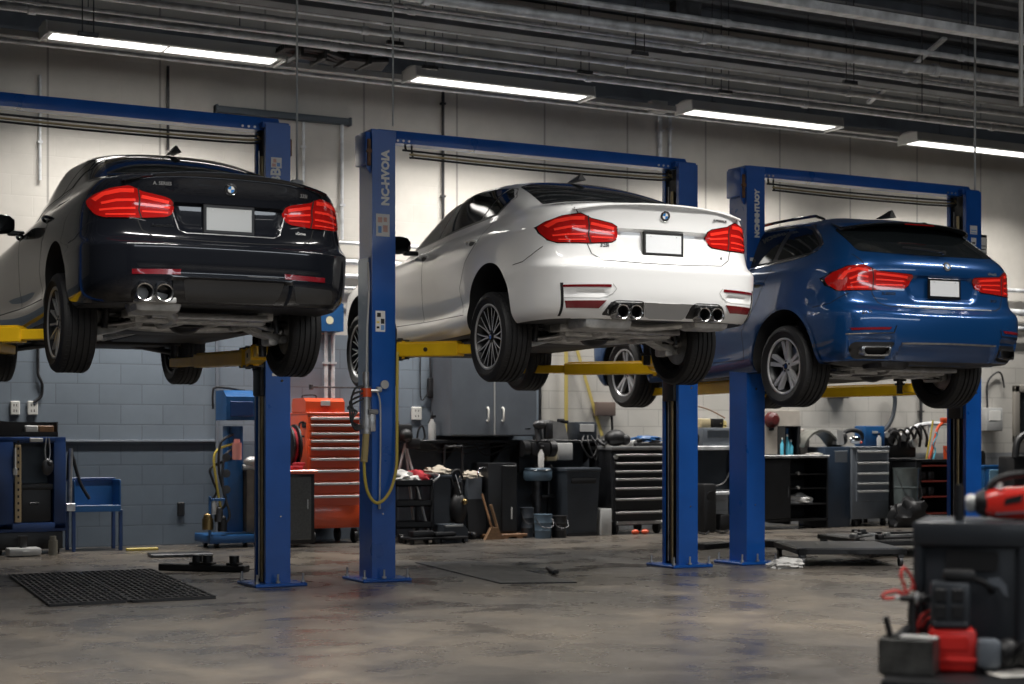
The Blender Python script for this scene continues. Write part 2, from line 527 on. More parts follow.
    d.cyl((xf-s*.10, 0, 0), (xf-s*.24, 0, 0), .07, 20)
    cal = d.build('brake_disc', M['steel'], tyre)
    c2 = MB(); c2.box(-.04, .04, rr*.42, rr*.78, -.08, .08, .01, M=TR(xf-s*.13, 0, 0))
    c2.build('brake_caliper', M['dsteel'], tyre)
    return tyre
def roundel(parent, body, x, z, r, axis_pt=None, name='badge'):
    """round marque badge: black ring, blue and white quarters, letters"""
    p, n = body.hit(x, z, 'Y', 1)
    zax = n; xax = Vector((1,0,0)); xax = (xax-zax*xax.dot(zax)).normalized(); yax = zax.cross(xax)
    T = Matrix.Translation(p+n*.002) @ Matrix((xax, yax, zax)).transposed().to_4x4()
    m = MB()
    m.lathe([(r, -.004), (r, .004), (r*.95, .006), (r*.92, .005)], 40, 'Z', mi=0, M=T)
    m.lathe([(r*.93, .0045), (r*.60, .0045)], 40, 'Z', mi=1, M=T)
    m.lathe([(r*.60, .0045), (r*.60, .0058), (r*.55, .0058), (r*.55, .0045)], 40, 'Z', mi=0, M=T)
    for q in range(4):
        vs = [(0, 0, .005)]+[(r*.56*cos(q*PI/2+i*PI/12), r*.56*sin(q*PI/2+i*PI/12), .005) for i in range(7)]
        m.add(vs, [(0, i, i+1) for i in range(1, 7)], 2 if q % 2 else 3, T)
    for ch, a in (('B', 40), ('M', 0), ('W', -40)):
        m.text(ch, r*.38, .0004, T @ RZ(radians(a)) @ TR(0, r*.765, .005), 0, bold=.0004)
    return m.build(name, [M['chrome'], M['black'], MATS['badge_blue'], M['white']], parent, smooth=30)
mat('badge_blue', (.02,.20,.55), .25, coat=.5)
def paint(name, col, metal, rough, flake=0.):
    m = mat(name, col, rough, metal, 1.0, coatr=.02, spec=.5 if name[0] != 'b' or 'blue' in name else .15)
    return m
PW = paint('white_car_paint', (.80,.80,.79), 0., .28)
PB = paint('black_car_paint', (.006,.007,.010), .0, .22)
PU = paint('blue_metallic_car_paint', (.004,.055,.19), .5, .30)
LENS = mat('tail_lens_red', (.34,.006,.005), .12, 0, 1.0)
LENSD = mat('tail_lens_smoked_red', (.30,.004,.004), .12, 0, 1.0)
LBAR = mat('tail_light_bar', (.95,.035,.02), .2, 0, 1.0)
GLASS = mat('tinted_car_glass', (.008,.010,.011), .05, 0, 0, spec=.45)
LINER = mat('arch_liner_plastic', (.010,.010,.011), .8)
SATIN = mat('satin_black_trim', (.012,.012,.013), .35)
GLOSSB = mat('gloss_black_trim', (.008,.008,.009), .08, 0, 1.)
SEAM = mat('panel_gap', (.004,.004,.004), .8)
PLATE = mat('blank_plate', (.66,.67,.68), .35, 0, .2)
PLATEG = mat('blank_plate_grey', (.34,.35,.35), .4, 0, .2)
REFLR = mat('dark_red_reflector', (.15,.005,.010), .18, 0, 1.)
UNDER = mat('underbody_dark', (.014,.014,.015), .55, .2, var=.4, scale=10)

def tail_lamp(B, root, sg, poly, split, bars, lens=LENS):
    pl = [(x*sg, z) for x, z in poly]
    if sg < 0: pl = pl[::-1]
    l = B.patch(roundpoly(pl, .018), 'Y', 1, 'tail_light', lens, root, off=.007, step=.016, thick=.02)
    m = MB()
    for b in bars:
        B.ribbon([(x*sg, z) for x, z in b[:-1]], b[-1], 'Y', 1, m, off=.0088)
    m.build('light_bar', LBAR, l)
    m = MB(); B.ribbon([(x*sg, z) for x, z in split], .009, 'Y', 1, m, off=.0086)
    m.build('lens_split', SEAM, l)
    bz = B.patch([(x*sg, z) for x, z in grow(poly, .006)][::(1 if sg > 0 else -1)], 'Y', 1, 'lamp_surround', GLOSSB, l, off=.0025, step=.02, thick=.006)
    return l
def grow(poly, d):
    c = Vector((sum(p[0] for p in poly)/len(poly), sum(p[1] for p in poly)/len(poly)))
    out = []
    n = len(poly); area = sum(poly[i][0]*poly[(i+1) % n][1]-poly[(i+1) % n][0]*poly[i][1] for i in range(n))
    s = 1 if area > 0 else -1
    for i in range(n):
        a, b, e = Vector(poly[i-1]), Vector(poly[i]), Vector(poly[(i+1) % n])
        n1 = (b-a).normalized(); n2 = (e-b).normalized()
        q = Vector((n1.y+n2.y, -(n1.x+n2.x)))*s
        q = q.normalized() if q.length > 1e-6 else Vector((0, 0))
        out.append(tuple(b+q*d))
    return out
def lettering(B, root, s, x, z, size, mt, name='lettering', bold=.0006):
    p, n = B.hit(x, z, 'Y', 1)
    zax = n; xax = Vector((1,0,0)); p2, _ = B.hit(x+.05, z, 'Y', 1); xax = (p2-p).normalized(); zax = (n-xax*n.dot(xax)).normalized(); yax = zax.cross(xax)
    T = Matrix.Translation(p+n*.002) @ Matrix((xax, yax, zax)).transposed().to_4x4()
    return MB().text(s, size, .0012, T, bold=bold).build(name, mt, root)
def plate(root, x, y, z, w, h, pm, frame, tilt=0.):
    T = TR(x, y, z) @ RX(tilt)
    f = MB(); f.box(-w/2-.020, w/2+.020, -.0155, .0, -h/2-.024, h/2+.020, .005, M=T)
    p = f.build('plate_frame', frame, root)
    m = MB(); m.box(-w/2, w/2, -.016, -.011, -h/2, h/2, .002, M=T)
    m.build('license_plate', pm, p)
    s = MB()
    for sx in (-1, 1): s.cyl(T @ Vector((sx*w*.36, -.018, h*.40)), T @ Vector((sx*w*.36, -.014, h*.40)), .005, 8)
    s.build('screw', M['steel'], p)
    return p
def tip(root, x, y, z, r, name='exhaust_tip'):
    m = MB()
    prof = [(r*.80, .22), (r*.84, .02), (r*.86, .0), (r, -.004), (r*1.03, .006), (r*1.03, .04), (r*.98, .22)]
    m.lathe([(q, h) for q, h in prof], 28, 'Y', mis=[1, 1, 0, 0, 0, 0])
    m.cyl((0, .15, 0), (0, .152, 0), r*.8, 20, mi=1)
    o = m.build(name, [mat('tip_steel', (.5,.5,.5), .22, 1), MATS['soot']], root, loc=(x, y, z))
    return o
mat('soot', (.006,.006,.006), .8)
def side_mirror(root, sg, y, z, x, paintm, k=1.):
    m = MB()
    # housing: lofted rounded block
    vs = []; N = 14
    secs = [(-.02, .55), (.02, .92), (.08, 1.0), (.15, .96), (.20, .80), (.225, .45)]
    for dx, q in secs:
        for i in range(N):
            t = 2*PI*i/N
            yy = .065*q*(abs(cos(t))**.7)*(1 if cos(t) > 0 else -1)
            zz = .078*q*(abs(sin(t))**.8)*(1 if sin(t) > 0 else -1)
            vs.append((sg*(x+dx*k), y+yy*(1.15 if yy > 0 else .75), z+zz-.02*dx))
    fs = []
    for a in range(len(secs)-1):
        for i in range(N): fs.append((a*N+i, a*N+(i+1) % N, (a+1)*N+(i+1) % N, (a+1)*N+i))
    fs += [tuple(range(N)), tuple(range((len(secs)-1)*N, len(secs)*N))]
    m.add(vs, fs)
    h = m.build('side_mirror', paintm, root, smooth=60)
    g = MB(); g.box(sg*(x+.015), sg*(x+.20), y-.062, y-.054, z-.055, z+.055, .012); g.build('mirror_glass', GLASS, h)
    a = MB(); a.box(sg*(x-.10), sg*(x+.03), y-.02, y+.045, z-.085, z-.045, .012); a.build('mirror_arm', SATIN, h)
def door_handle(B, door, sg, y, z, paintm, root):
    p, n = B.hit(y, z, 'X', sg)
    m = MB()
    pts = []
    for i in range(9):
        t = i/8; yy = y-.10+.20*t; q, nn = B.hit(yy, z+.004*sin(PI*t), 'X', sg)
        pts.append(q+nn*(.004+.030*sin(PI*t)**.5))
    m.tube(pts, .012, 8)
    m.build('door_handle', paintm, door or root, smooth=60)
    c = MB()
    B2 = B.patch([(y+.055*cos(t), z+.028*sin(t)) for t in [2*PI*i/14 for i in range(14)]], 'X', sg, 'handle_recess', SATIN, door or root, off=.0015, step=.02, thick=.004)
def sedan(name, label, loc, rz, P, variant):
    root = thing(name, label, 'car', loc, rz)
    AX = .11; WB = 2.92; ZH = .335
    L = [
     (-.72,.27,.6,.60,.27,.60,.24,.60,.24,3.30,.24,.6),
     (-.78,.27,.6,.62,.27,.62,.23,.62,.23,3.40,.23,.6),
     (-.985,.262,1,.865,.262,.85,.215,.86,.21,3.66,.21,1),
     (-.99,.262,1,.87,.262,.855,.215,.865,.21,3.68,.21,1),
     (-1.045,.34,1,.925,.32,.90,.26,.905,.27,3.74,.30,1),
     (-1.065,.45,1,.935,.44,.905,.36,.92,.40,3.78,.45,1),
     (-1.07,.56,1,.935,.56,.868,.385,.925,.52,3.80,.56,1),
     (-1.075,.625,1,.937,.625,.895,.47,.925,.60,3.80,.62,1),
     (-1.07,.645,1,.935,.65,.905,.62,.925,.68,3.79,.68,1),
     (-1.0,.668,1,.925,.70,.91,.72,.92,.75,3.76,.74,1),
     (-.985,.70,1,.925,.74,.912,.80,.91,.80,3.70,.78,1),
     (-.97,.80,1,.915,.82,.910,.87,.895,.84,3.6,.83,1),
     (-.968,.93,1,.905,.915,.90,.925,.87,.885,3.45,.87,1),
     (-.985,1.02,1,.885,.975,.885,.955,.84,.92,3.3,.90,1),
     (-1.005,1.08,1,.855,1.02,.87,.985,.80,.945,3.1,.93,1),
     (-1.01,1.10,1,.825,1.05,.85,1.01,.77,.96,3.0,.95,1),
     (-.97,1.113,.9,.80,1.08,.83,1.03,.75,.98,2.9,.97,1),
     (-.70,1.145,.8,.785,1.11,.81,1.045,.73,1.0,2.75,1.0,1),
     (-.44,1.185,.7,.765,1.135,.795,1.065,.725,1.03,2.60,1.04,1),
     (-.37,1.215,.7,.75,1.17,.785,1.095,.715,1.06,2.5,1.09,.9),
     (-.02,1.35,.7,.69,1.28,.72,1.22,.66,1.2,2.25,1.22,.8),
     (.38,1.455,.6,.605,1.40,.635,1.395,.58,1.38,1.85,1.43,.6),
     (.50,1.475,.5,.54,1.452,.56,1.455,.52,1.43,1.7,1.46,.5),
     (.75,1.487,.4,.34,1.478,.35,1.485,.34,1.465,1.5,1.475,.4),
     (.95,1.49,.2,.02,1.49,.02,1.492,.02,1.48,1.3,1.485,.2),
    ]
    S = shell(L)
    rec = [(-.40,.925),(.40,.925),(.34,.75),(.30,.73),(-.30,.73),(-.34,.75)]
    def disp(V):
        V = V.copy(); rear = (V[:, 1] < -.80)
        P2 = V[:, [0, 2]]
        d = poly_sd(P2, rec); V[:, 1] += np.where(rear, .030*sstep(0, .022, d), 0)
        if variant == 'white':
            for sg in (-1, 1):
                # sculpted fins beside the reflectors, recess of the lower insert
                p = [(sg*.47,.475),(sg*.80,.475),(sg*.785,.41),(sg*.50,.415)]
                d = poly_sd(P2, p); V[:, 1] += np.where(rear, .014*sstep(0, .02, d), 0)
            p = [(-.46,.385),(.46,.385),(.50,.20),(-.50,.20)]
            d = poly_sd(P2, p); V[:, 1] += np.where(rear, .025*sstep(0, .02, d), 0)
        else:
            p = [(-.66,.50),(.66,.50),(.60,.44),(-.60,.44)]
            d = poly_sd(P2, p); V[:, 1] += np.where(rear, .008*sstep(0, .02, d), 0)
            p = [(-.64,.425),(.42,.425),(.38,.20),(-.64,.20)]
            d = poly_sd(P2, p); V[:, 1] += np.where(rear, .022*sstep(0, .02, d), 0)
        return V
    B = Body(S, disp, [(AX, ZH, .415), (AX+WB, ZH, .405)], .60, P, LINER)
    C = B.C; n = len(C); reg = np.zeros(n, int)
    X, Y, Z = np.abs(C[:, 0]), C[:, 1], C[:, 2]
    yz = C[:, [1, 2]]
    lid = (Z > .676) & (Y < -.43) & (X < np.where(Z < 1.09, .60+.08*sstep(.80, 1.1, Z)-.12*sstep(.76, .68, Z), .70)) & (Z > .67)
    reg[(Z < .676) & (Y < -.30)] = 2
    reg[lid] = 3
    rd = [(.62,.385),(.68,.60),(.56,.80),(.36,.95),(.26,1.14),(1.47,1.075),(1.50,.385)]
    fd = [(1.505,.385),(1.475,1.075),(2.46,1.055),(2.56,.80),(2.50,.385)]
    side = X > .62
    rdm = (poly_sd(yz, rd) > 0) & side & (Z < 1.15); fdm = (poly_sd(yz, fd) > 0) & side & (Z < 1.10)
    reg[rdm & (C[:, 0] < 0)] = 4; reg[rdm & (C[:, 0] > 0)] = 5
    reg[fdm & (C[:, 0] < 0)] = 6; reg[fdm & (C[:, 0] > 0)] = 7
    reg[(Y > 3.0) & (Z < .62)] = 8
    reg[(Z > .80) & (Y > 2.72) & (B.N[:, 2] > .75)] = 10
    reg[(np.abs(B.N[:, 2]) > .9) & (Z < .30)] = 11
    reg[B.lin] = 9; reg[B.lin & (C[:, 0] > 0)] = 12; reg[B.lin & (Y > 1.5)] = 13; reg[B.lin & (Y > 1.5) & (C[:, 0] > 0)] = 14
    parts = B.split(reg, root, {0:'body_shell', 2:'rear_bumper', 3:'trunk_lid', 4:'rear_door', 5:'rear_door', 6:'front_door', 7:'front_door', 8:'front_bumper', 9:'wheel_arch_liner', 12:'wheel_arch_liner', 13:'wheel_arch_liner', 14:'wheel_arch_liner', 10:'hood', 11:'underbody_panel'}, {0:P, 9:LINER, 12:LINER, 13:LINER, 14:LINER, 11:UNDER})
    # panel gaps
    lidline = [(-.69,1.125),(-.685,1.06),(-.655,1.0),(-.60,.86),(-.60,.80),(-.575,.73),(-.50,.685),(-.2,.672),(0,.670),(.2,.672),(.50,.685),(.575,.73),(.60,.80),(.60,.86),(.655,1.0),(.685,1.06),(.69,1.125)]
    def seam(ln, w, ax, sg):
        m = MB(); B.ribbon(ln, w, ax, sg, m); m.build('panel_seam', SEAM, root)
    seam(lidline, .0065, 'Y', 1)
    for sg in (-1, 1):
        seam([(.62,.40),(.675,.60),(.56,.80),(.36,.95),(.28,1.13)], .006, 'X', sg)
        seam([(1.50,.385),(1.485,.7),(1.475,1.07)], .006, 'X', sg)
        seam([(2.50,.385),(2.56,.80),(2.47,1.05)], .006, 'X', sg)
        seam([(.60,.385),(1.5,.382),(2.5,.385)], .006, 'X', sg)
        seam([(-.72,.79),(-.62,.74),(-.50,.70),(-.34,.69)], .006, 'X', sg)
        seam([(3.28,.62),(3.32,.75),(3.2,.86)], .006, 'X', sg)
    # glass
    rg = [(-.66,-.345),(-.4,-.40),(0,-.425),(.4,-.40),(.66,-.345),(.515,.36),(.27,.40),(0,.41),(-.27,.40),(-.515,.36)]
    w = B.patch(roundpoly(rg, .04), 'Z', 1, 'rear_window', GLASS, root, off=.003, step=.04, thick=.01)
    e = B.patch(roundpoly(grow(rg, .014), .05), 'Z', 1, 'window_seal', GLOSSB, w, off=.001, step=.05, thick=.006)
    def sglass(poly, sg, nm, parent, mt, off, st=.03): return B.patch(roundpoly(poly, .02), 'X', sg, nm, mt, parent, off=off, step=st, thick=.008)
    full = [(.12,1.270),(.33,1.375),(.66,1.415),(1.05,1.425),(1.55,1.40),(1.95,1.30),(2.40,1.10),(2.30,1.065),(1.5,1.085),(.6,1.125),(.27,1.145)]
    q1 = [(.155,1.272),(.34,1.362),(.40,1.378),(.56,1.150),(.30,1.158)]
    q2 = [(.43,1.382),(.68,1.402),(1.05,1.412),(1.36,1.403),(1.40,1.105),(.59,1.145)]
    q3 = [(1.46,1.398),(1.56,1.386),(1.94,1.287),(2.30,1.12),(2.26,1.085),(1.49,1.100)]
    for sg, rid in ((-1, 4), (1, 5)):
        tr = sglass(full, sg, 'window_trim', root, GLOSSB if variant == 'black' else SATIN, .0015, .05)
        sglass(q1, sg, 'quarter_window', root, GLASS, .004)
        sglass(q2, sg, 'side_window', root, GLASS, .004)
        sglass(q3, sg, 'side_window', root, GLASS, .004)
        if variant == 'black':
            mm = MB(); B.ribbon([(.12,1.268),(.33,1.378),(.66,1.419),(1.05,1.43),(1.55,1.405),(1.95,1.305),(2.40,1.105)], .010, 'X', sg, mm, off=.004)
            mm.build('chrome_trim', M['chrome'], tr)
        side_mirror(root, sg, 1.84, 1.07, .90, GLOSSB if variant == 'white' else P)
        hm = P
        door_handle(B, parts[rid], sg, .47, .945, hm, root)
        door_handle(B, parts[rid+2], sg, 1.47, .925, hm, root)
    ws = [(-.68,2.42),(-.4,2.50),(0,2.53),(.4,2.50),(.68,2.42),(.53,1.78),(.27,1.74),(0,1.73),(-.27,1.74),(-.53,1.78)]
    B.patch(ws, 'Z', 1, 'windshield', GLASS, root, off=.003, step=.08)
    # lamps
    lp = [(.372,.885),(.382,.93),(.42,.950),(.575,.982),(.60,.996),(.65,1.018),(.76,1.000),(.835,.965),(.867,.935),(.862,.89),(.835,.835),(.79,.812),(.58,.808),(.42,.82),(.385,.84)]
    sp = [(.597,1.003),(.585,.93),(.59,.86),(.575,.806)]
    bars = [[(.405,.915),(.575,.948),.022],[(.62,.985),(.70,.985),(.79,.965),(.835,.930),.026],[(.40,.880),(.575,.900),.014],[(.61,.925),(.72,.922),(.80,.905),.018],[(.41,.848),(.57,.852),.012],[(.61,.872),(.72,.868),(.81,.862),.014],[(.61,.832),(.72,.830),(.78,.832),.010]]
    for sg in (-1, 1): tail_lamp(B, root, sg, lp, sp, bars)
    roundel(root, B, 0, 1.025, .040)
    # crease trim under the lid, plate, lights
    if variant == 'white':
        plate(root, 0, -.952, .822, .30, .135, PLATE, SEAM, 0)
        for sg in (-1, 1):
            B.patch([(sg*x, z) for x, z in [(.47,.506),(.80,.500),(.80,.484),(.47,.486)]][::sg], 'Y', 1, 'bumper_strip', REFLR, root, off=.003, step=.02, thick=.01)
            B.patch([(sg*x, z) for x, z in [(.50,.392),(.78,.388),(.765,.338),(.55,.336)]][::sg], 'Y', 1, 'rear_reflector', REFLR, root, off=.004, step=.02, thick=.01)
            B.patch([(sg*x, z) for x, z in [(.795,.515),(.812,.515),(.792,.285),(.778,.285)]][::sg], 'Y', 1, 'air_slit', SEAM, root, off=.003, step=.02, thick=.01)
            sr = [(.205,.385),(.235,.395),(.43,.395),(.475,.37),(.52,.29),(.17,.285)]
            B.patch(roundpoly([(sg*x, z) for x, z in sr], .02)[::sg], 'Y', 1, 'exhaust_surround', SATIN, root, off=.003, step=.02, thick=.01)
            for x in (.285, .395): tip(root, sg*x, -1.075, .312, .050)
            mm = MB(); B.ribbon([(sg*x, z) for x, z in [(.46,.51),(.43,.475),(.46,.44),(.50,.42),(.55,.408),(.785,.41)]], .006, 'Y', 1, mm, off=.002); mm.build('bumper_crease', M['lgrey'], root)
        dm = mat('diffuser_grey', (.40,.40,.40), .35, 0, .6)
        B.patch([(-.20,.385),(.20,.385),(.165,.29),(.16,.262),(-.16,.262),(-.165,.29)], 'Y', 1, 'diffuser', dm, root, off=.004, step=.03, thick=.012)
        lettering(B, root, '328i', -.475, .795, .040, M['dsteel'])
        lettering(B, root, 'AUTOHAUS', .49, 1.02, .026, M['dsteel'])
        lettering(B, root, 'xi', .505, .745, .03, M['dsteel'])
    else:
        plate(root, -.005, -.952, .825, .31, .15, PLATEG, SATIN, 0)
        mm = MB(); B.ribbon([(-.405,.935),(-.345,.745),(-.30,.722),(.30,.722),(.345,.745),(.405,.935)], .006, 'Y', 1, mm, off=.002); mm.build('chrome_trim', M['steel'], root)
        for sg in (-1, 1):
            B.patch([(sg*x, z) for x, z in [(.35,.478),(.655,.470),(.655,.438),(.355,.442)]][::sg], 'Y', 1, 'rear_reflector', REFLR, root, off=.004, step=.02, thick=.01)
        B.patch(roundpoly([(-.33,.418),(.36,.418),(.33,.33),(.30,.28),(-.30,.28)], .02), 'Y', 1, 'diffuser', mat('satin_diffuser', (.02,.021,.023), .4, 0, .3), root, off=.004, step=.03, thick=.012)
        B.patch(roundpoly([(.42,.40),(.72,.39),(.74,.30),(.45,.29)], .02), 'Y', 1, 'bumper_pad', mat('satin_diffuser', (0,0,0)), root, off=.004, step=.03, thick=.012)
        for x in (-.595, -.468): tip(root, x, -1.085, .318, .057)
        lettering(B, root, 'A. SERIES', -.45, 1.035, .030, M['steel'])
        lettering(B, root, 'Automobile', -.445, .765, .030, M['chrome'])
        lettering(B, root, '335i', .52, 1.02, .034, M['steel'])
        lettering(B, root, 'xDrive', .50, .765, .028, M['steel'])
    # trunk spoiler lip
    sp2 = MB(); pts = []
    NX = 24; vs = []
    for i in range(NX+1):
        x = -.70+1.4*i/NX; e = 1-(abs(x)/.70)**4
        yb = -1.012+.10*(abs(x)/.70)**2.2
        zb = 1.098-.045*(abs(x)/.7)**2.2
        h = (.008 if variant == 'white' else .026)*e
        vs += [(x, yb+.10, zb+.006), (x, yb-.012*e, zb+h), (x, yb-.012*e, zb+h-.010), (x, yb+.02, zb-.014)]
    fs = [(4*i+a, 4*i+(a+1) % 4, 4*i+4+(a+1) % 4, 4*i+4+a) for i in range(NX) for a in range(4)]+[(3,2,1,0), tuple(NX*4+a for a in range(4))]
    sp2.add(vs, fs); sp2.build('spoiler_lip', P, root, smooth=50)
    # antenna
    a = MB(); zt = 1.492
    vs = [(-.035,.30,zt-.012),(.035,.30,zt-.012),(0,.30,zt+.052),(-.03,.52,zt-.012),(.03,.52,zt-.012),(0,.34,zt+.058),(0,.44,zt+.02)]
    a.add([(-.035,.31,zt-.015),(.035,.31,zt-.015),(.03,.52,zt-.01),(-.03,.52,zt-.01),(-.006,.325,zt+.034),(.006,.325,zt+.034),(.004,.365,zt+.032),(-.004,.365,zt+.032),(0,.46,zt+.008)],
      [(0,1,5,4),(4,5,6,7),(0,4,7,8,3),(1,2,8,6,5),(7,6,8),(3,8,2),(0,3,2,1)])
    a.build('roof_antenna', SATIN, root)
    # wheels
    ZW = .185; tr = .345
    if variant == 'white': rims = dict(r=.252, n=10, lip=mat('rim_grey', (.40,.40,.40), .32, .3), barrel=M['blackm'], face=MATS.get('rim_black') or mat('rim_black', (.03,.03,.032), .3, .6, .4), edge=True); st = 'y'
    else: rims = dict(r=.250, n=14, lip=mat('rim_grey', (.40,.40,.40), .32, .3), barrel=M['blackm'], face=mat('rim_grey', (.22,.22,.22)), edge=False); st = 'multi'
    for y, zz in ((AX, ZW), (AX+WB, ZW+.03)):
        for sg in (-1, 1):
            make_wheel(root, (sg*.812, y, zz), tr, .235, sg, st, rims)
    underbody(root, AX, ZW, variant)
    return root
def underbody(root, AX, ZW, variant, dz=0., wide=1.):
    z0 = .235+dz
    s = MB()           # rear subframe
    s.tube([(-.50*wide, AX+.28, z0+.02), (-.42*wide, AX+.22, z0-.03), (0, AX+.20, z0-.05), (.42*wide, AX+.22, z0-.03), (.50*wide, AX+.28, z0+.02)], .032, 8, smooth=4)
    s.box(-.46*wide, .46*wide, AX-.40, AX-.30, z0-.055, z0+.01, .012)
    for sg in (-1, 1):
        s.tube([(sg*.46*wide, AX-.38, z0-.02), (sg*.36*wide, AX-.1, z0-.05), (sg*.42*wide, AX+.22, z0-.03)], .030, 8, smooth=4)
        s.box(sg*.40*wide, sg*.52*wide, AX-.44, AX-.26, z0-.02, z0+.05, .01)
        s.box(sg*.10, sg*.16, AX-.36, AX+.2, z0-.06, z0-.02, .008)
    s.build('rear_subframe', M['alu'], root)
    br = MB(); br.box(-.40*wide, .42*wide, AX-.62, AX-.50, z0-.04, z0+.005, .01); 
    br.prism([(-.42*wide, AX-.50), (-.2, AX-.42), (.2, AX-.42), (.42*wide, AX-.50)], z0-.035, z0-.025, 'Z')
    for i in range(5): br.cyl((-.3+.15*i, AX-.56, z0-.045), (-.3+.15*i, AX-.56, z0-.039), .016, 10)
    br.build('rear_brace', M['steel'], root)
    d = MB(); d.ball((0, AX, z0+.0), .13, 14, (1, 1.15, .85)); d.cyl((0, AX+.1, z0+.01), (0, AX+.30, z0+.01), .055, 14)
    for i in range(5): d.box(-.10, .10, AX-.155, AX-.12, z0-.06+.03*i, z0-.052+.03*i)
    d.build('differential', M['dsteel'], root)
    for sg in (-1, 1):
        h = MB(); h.cyl((sg*.12, AX, z0), (sg*.60, AX, ZW), .020, 10, mi=0)
        h.lathe([(.030, 0), (.048, .02), (.032, .035), (.05, .05), (.034, .065), (.05, .08), (.036, .10)], 16, 'X', M=TR(sg*.50, AX, ZW+.012))
        h.build('half_shaft', M['dsteel'], root)
        a = MB()   # lower control arm: pressed channel
        w = Vector((sg*.40*wide, AX-.16, z0-.05)); e = Vector((sg*.70*wide, AX-.03, ZW-.075))
        dirv = (e-w).normalized(); sd = dirv.cross(Vector((0,0,1))).normalized(); up = sd.cross(dirv)
        vs = []
        for p, hw, hh in ((w, .045, .018), (w.lerp(e, .5), .058, .026), (e, .035, .02)):
            vs += [p-sd*hw-up*hh, p+sd*hw-up*hh, p+sd*hw+up*hh, p-sd*hw+up*hh]
        a.add(vs, [(0,1,2,3)]+[(4*i+k, 4*i+(k+1) % 4, 4*i+4+(k+1) % 4, 4*i+4+k) for i in range(2) for k in range(4)]+[(11,10,9,8)])
        a.cyl(w-sd*.07, w+sd*.07, .026, 12); a.cyl(e-sd*.06, e+sd*.06, .028, 12)
        a.build('control_arm', M['alu'], root)
        t = MB(); t.tube([(sg*.36*wide, AX-.34, z0-.03), (sg*.52*wide, AX-.26, z0-.06), (sg*.68*wide, AX-.13, ZW-.02)], .015, 8, smooth=3)
        t.ball((sg*.68*wide, AX-.13, ZW-.02), .026, 10)
        t.build('toe_link', M['steel'], root)
        k = MB(); k.box(sg*.60*wide, sg*.68*wide, AX-.09, AX+.09, ZW-.12, ZW+.10, .02)
        k.cyl((sg*.58*wide, AX, ZW), (sg*.70*wide, AX, ZW), .06, 16)
        k.build('wheel_carrier', M['alu'], root)
        sp = MB(); pts = [(sg*.55*wide+.055*cos(q*.5), AX-.10+.055*sin(q*.5), z0-.06+q*.0035) for q in range(0, 75)]
        sp.tube(pts, .008, 6); sp.cyl((sg*.55*wide, AX-.10, z0-.08), (sg*.55*wide, AX-.10, z0-.06), .07, 16)
        sp.build('coil_spring', M['dsteel'], root)
        sh = MB(); sh.cyl((sg*.62*wide, AX-.20, ZW-.04), (sg*.60*wide, AX-.20, z0+.12), .024, 12); sh.cyl((sg*.60*wide, AX-.20, z0+.1), (sg*.58*wide, AX-.2, z0+.28), .012, 8)
        sh.build('shock_absorber', M['dsteel'], root)
    mu = MB()
    if variant == 'white':
        mu.box(-.62, -.22, -.92, -.60, z0-.045, z0+.12, .05)
        mu.box(.30, .62, -.90, -.62, z0-.02, z0+.12, .05)
        mu.tube([(-.25, -.7, z0+.02), (0, -.66, z0+.0), (.34, -.7, z0+.03)], .03, 10, smooth=4)
    else:
        mu.box(-.62, -.30, -.92, -.62, z0-.035, z0+.13, .05)
    mu.tube([(-.34, -.66, z0), (-.22, -.40, z0-.03), (-.14, .3, z0-.02), (-.12, 1.2, z0-.02), (-.1, 2.2, z0-.01)], .034, 10, smooth=4)
    mu.build('exhaust_muffler', M['alu'] if variant != 'suv' else M['dsteel'], root)
    if variant == 'black':
        hx = MB()
        for x in (-.595, -.468): hx.tube([(x, -1.0, .318), (x, -.92, .30), (x, -.80, z0+.05)], .045, 10, smooth=3)
        hx.box(-.60, -.36, -.98, -.90, .26, .30, .01)
        hx.build('tailpipe', M['alu'], root)
    p = MB()
    p.box(-.60, .60, .55, 1.05, z0-.055, z0+.03, .03)
    p.box(-.66, -.18, 1.1, 2.45, z0-.03, z0+.02, .015); p.box(.02, .66, 1.1, 2.45, z0-.03, z0+.02, .015)
    p.box(-.55, .55, 2.55, 3.25, z0-.05, z0+.02, .02)
    p.build('floor_shield', UNDER, root)
    ds = MB(); ds.cyl((0, AX+.28, z0+.01), (0, 2.4, z0+.03), .032, 12); ds.build('drive_shaft', M['dsteel'], root)
    fs = MB()
    for sg in (-1, 1):
        fs.tube([(sg*.30, 2.85, z0-.03), (sg*.5, 2.88, z0-.06), (sg*.70, 2.90, ZW-.04)], .025, 8, smooth=3)
        fs.cyl((sg*.1, 2.91, z0), (sg*.68, 2.91, ZW+.03), .018, 10)
    fs.build('front_suspension', M['dsteel'], root)
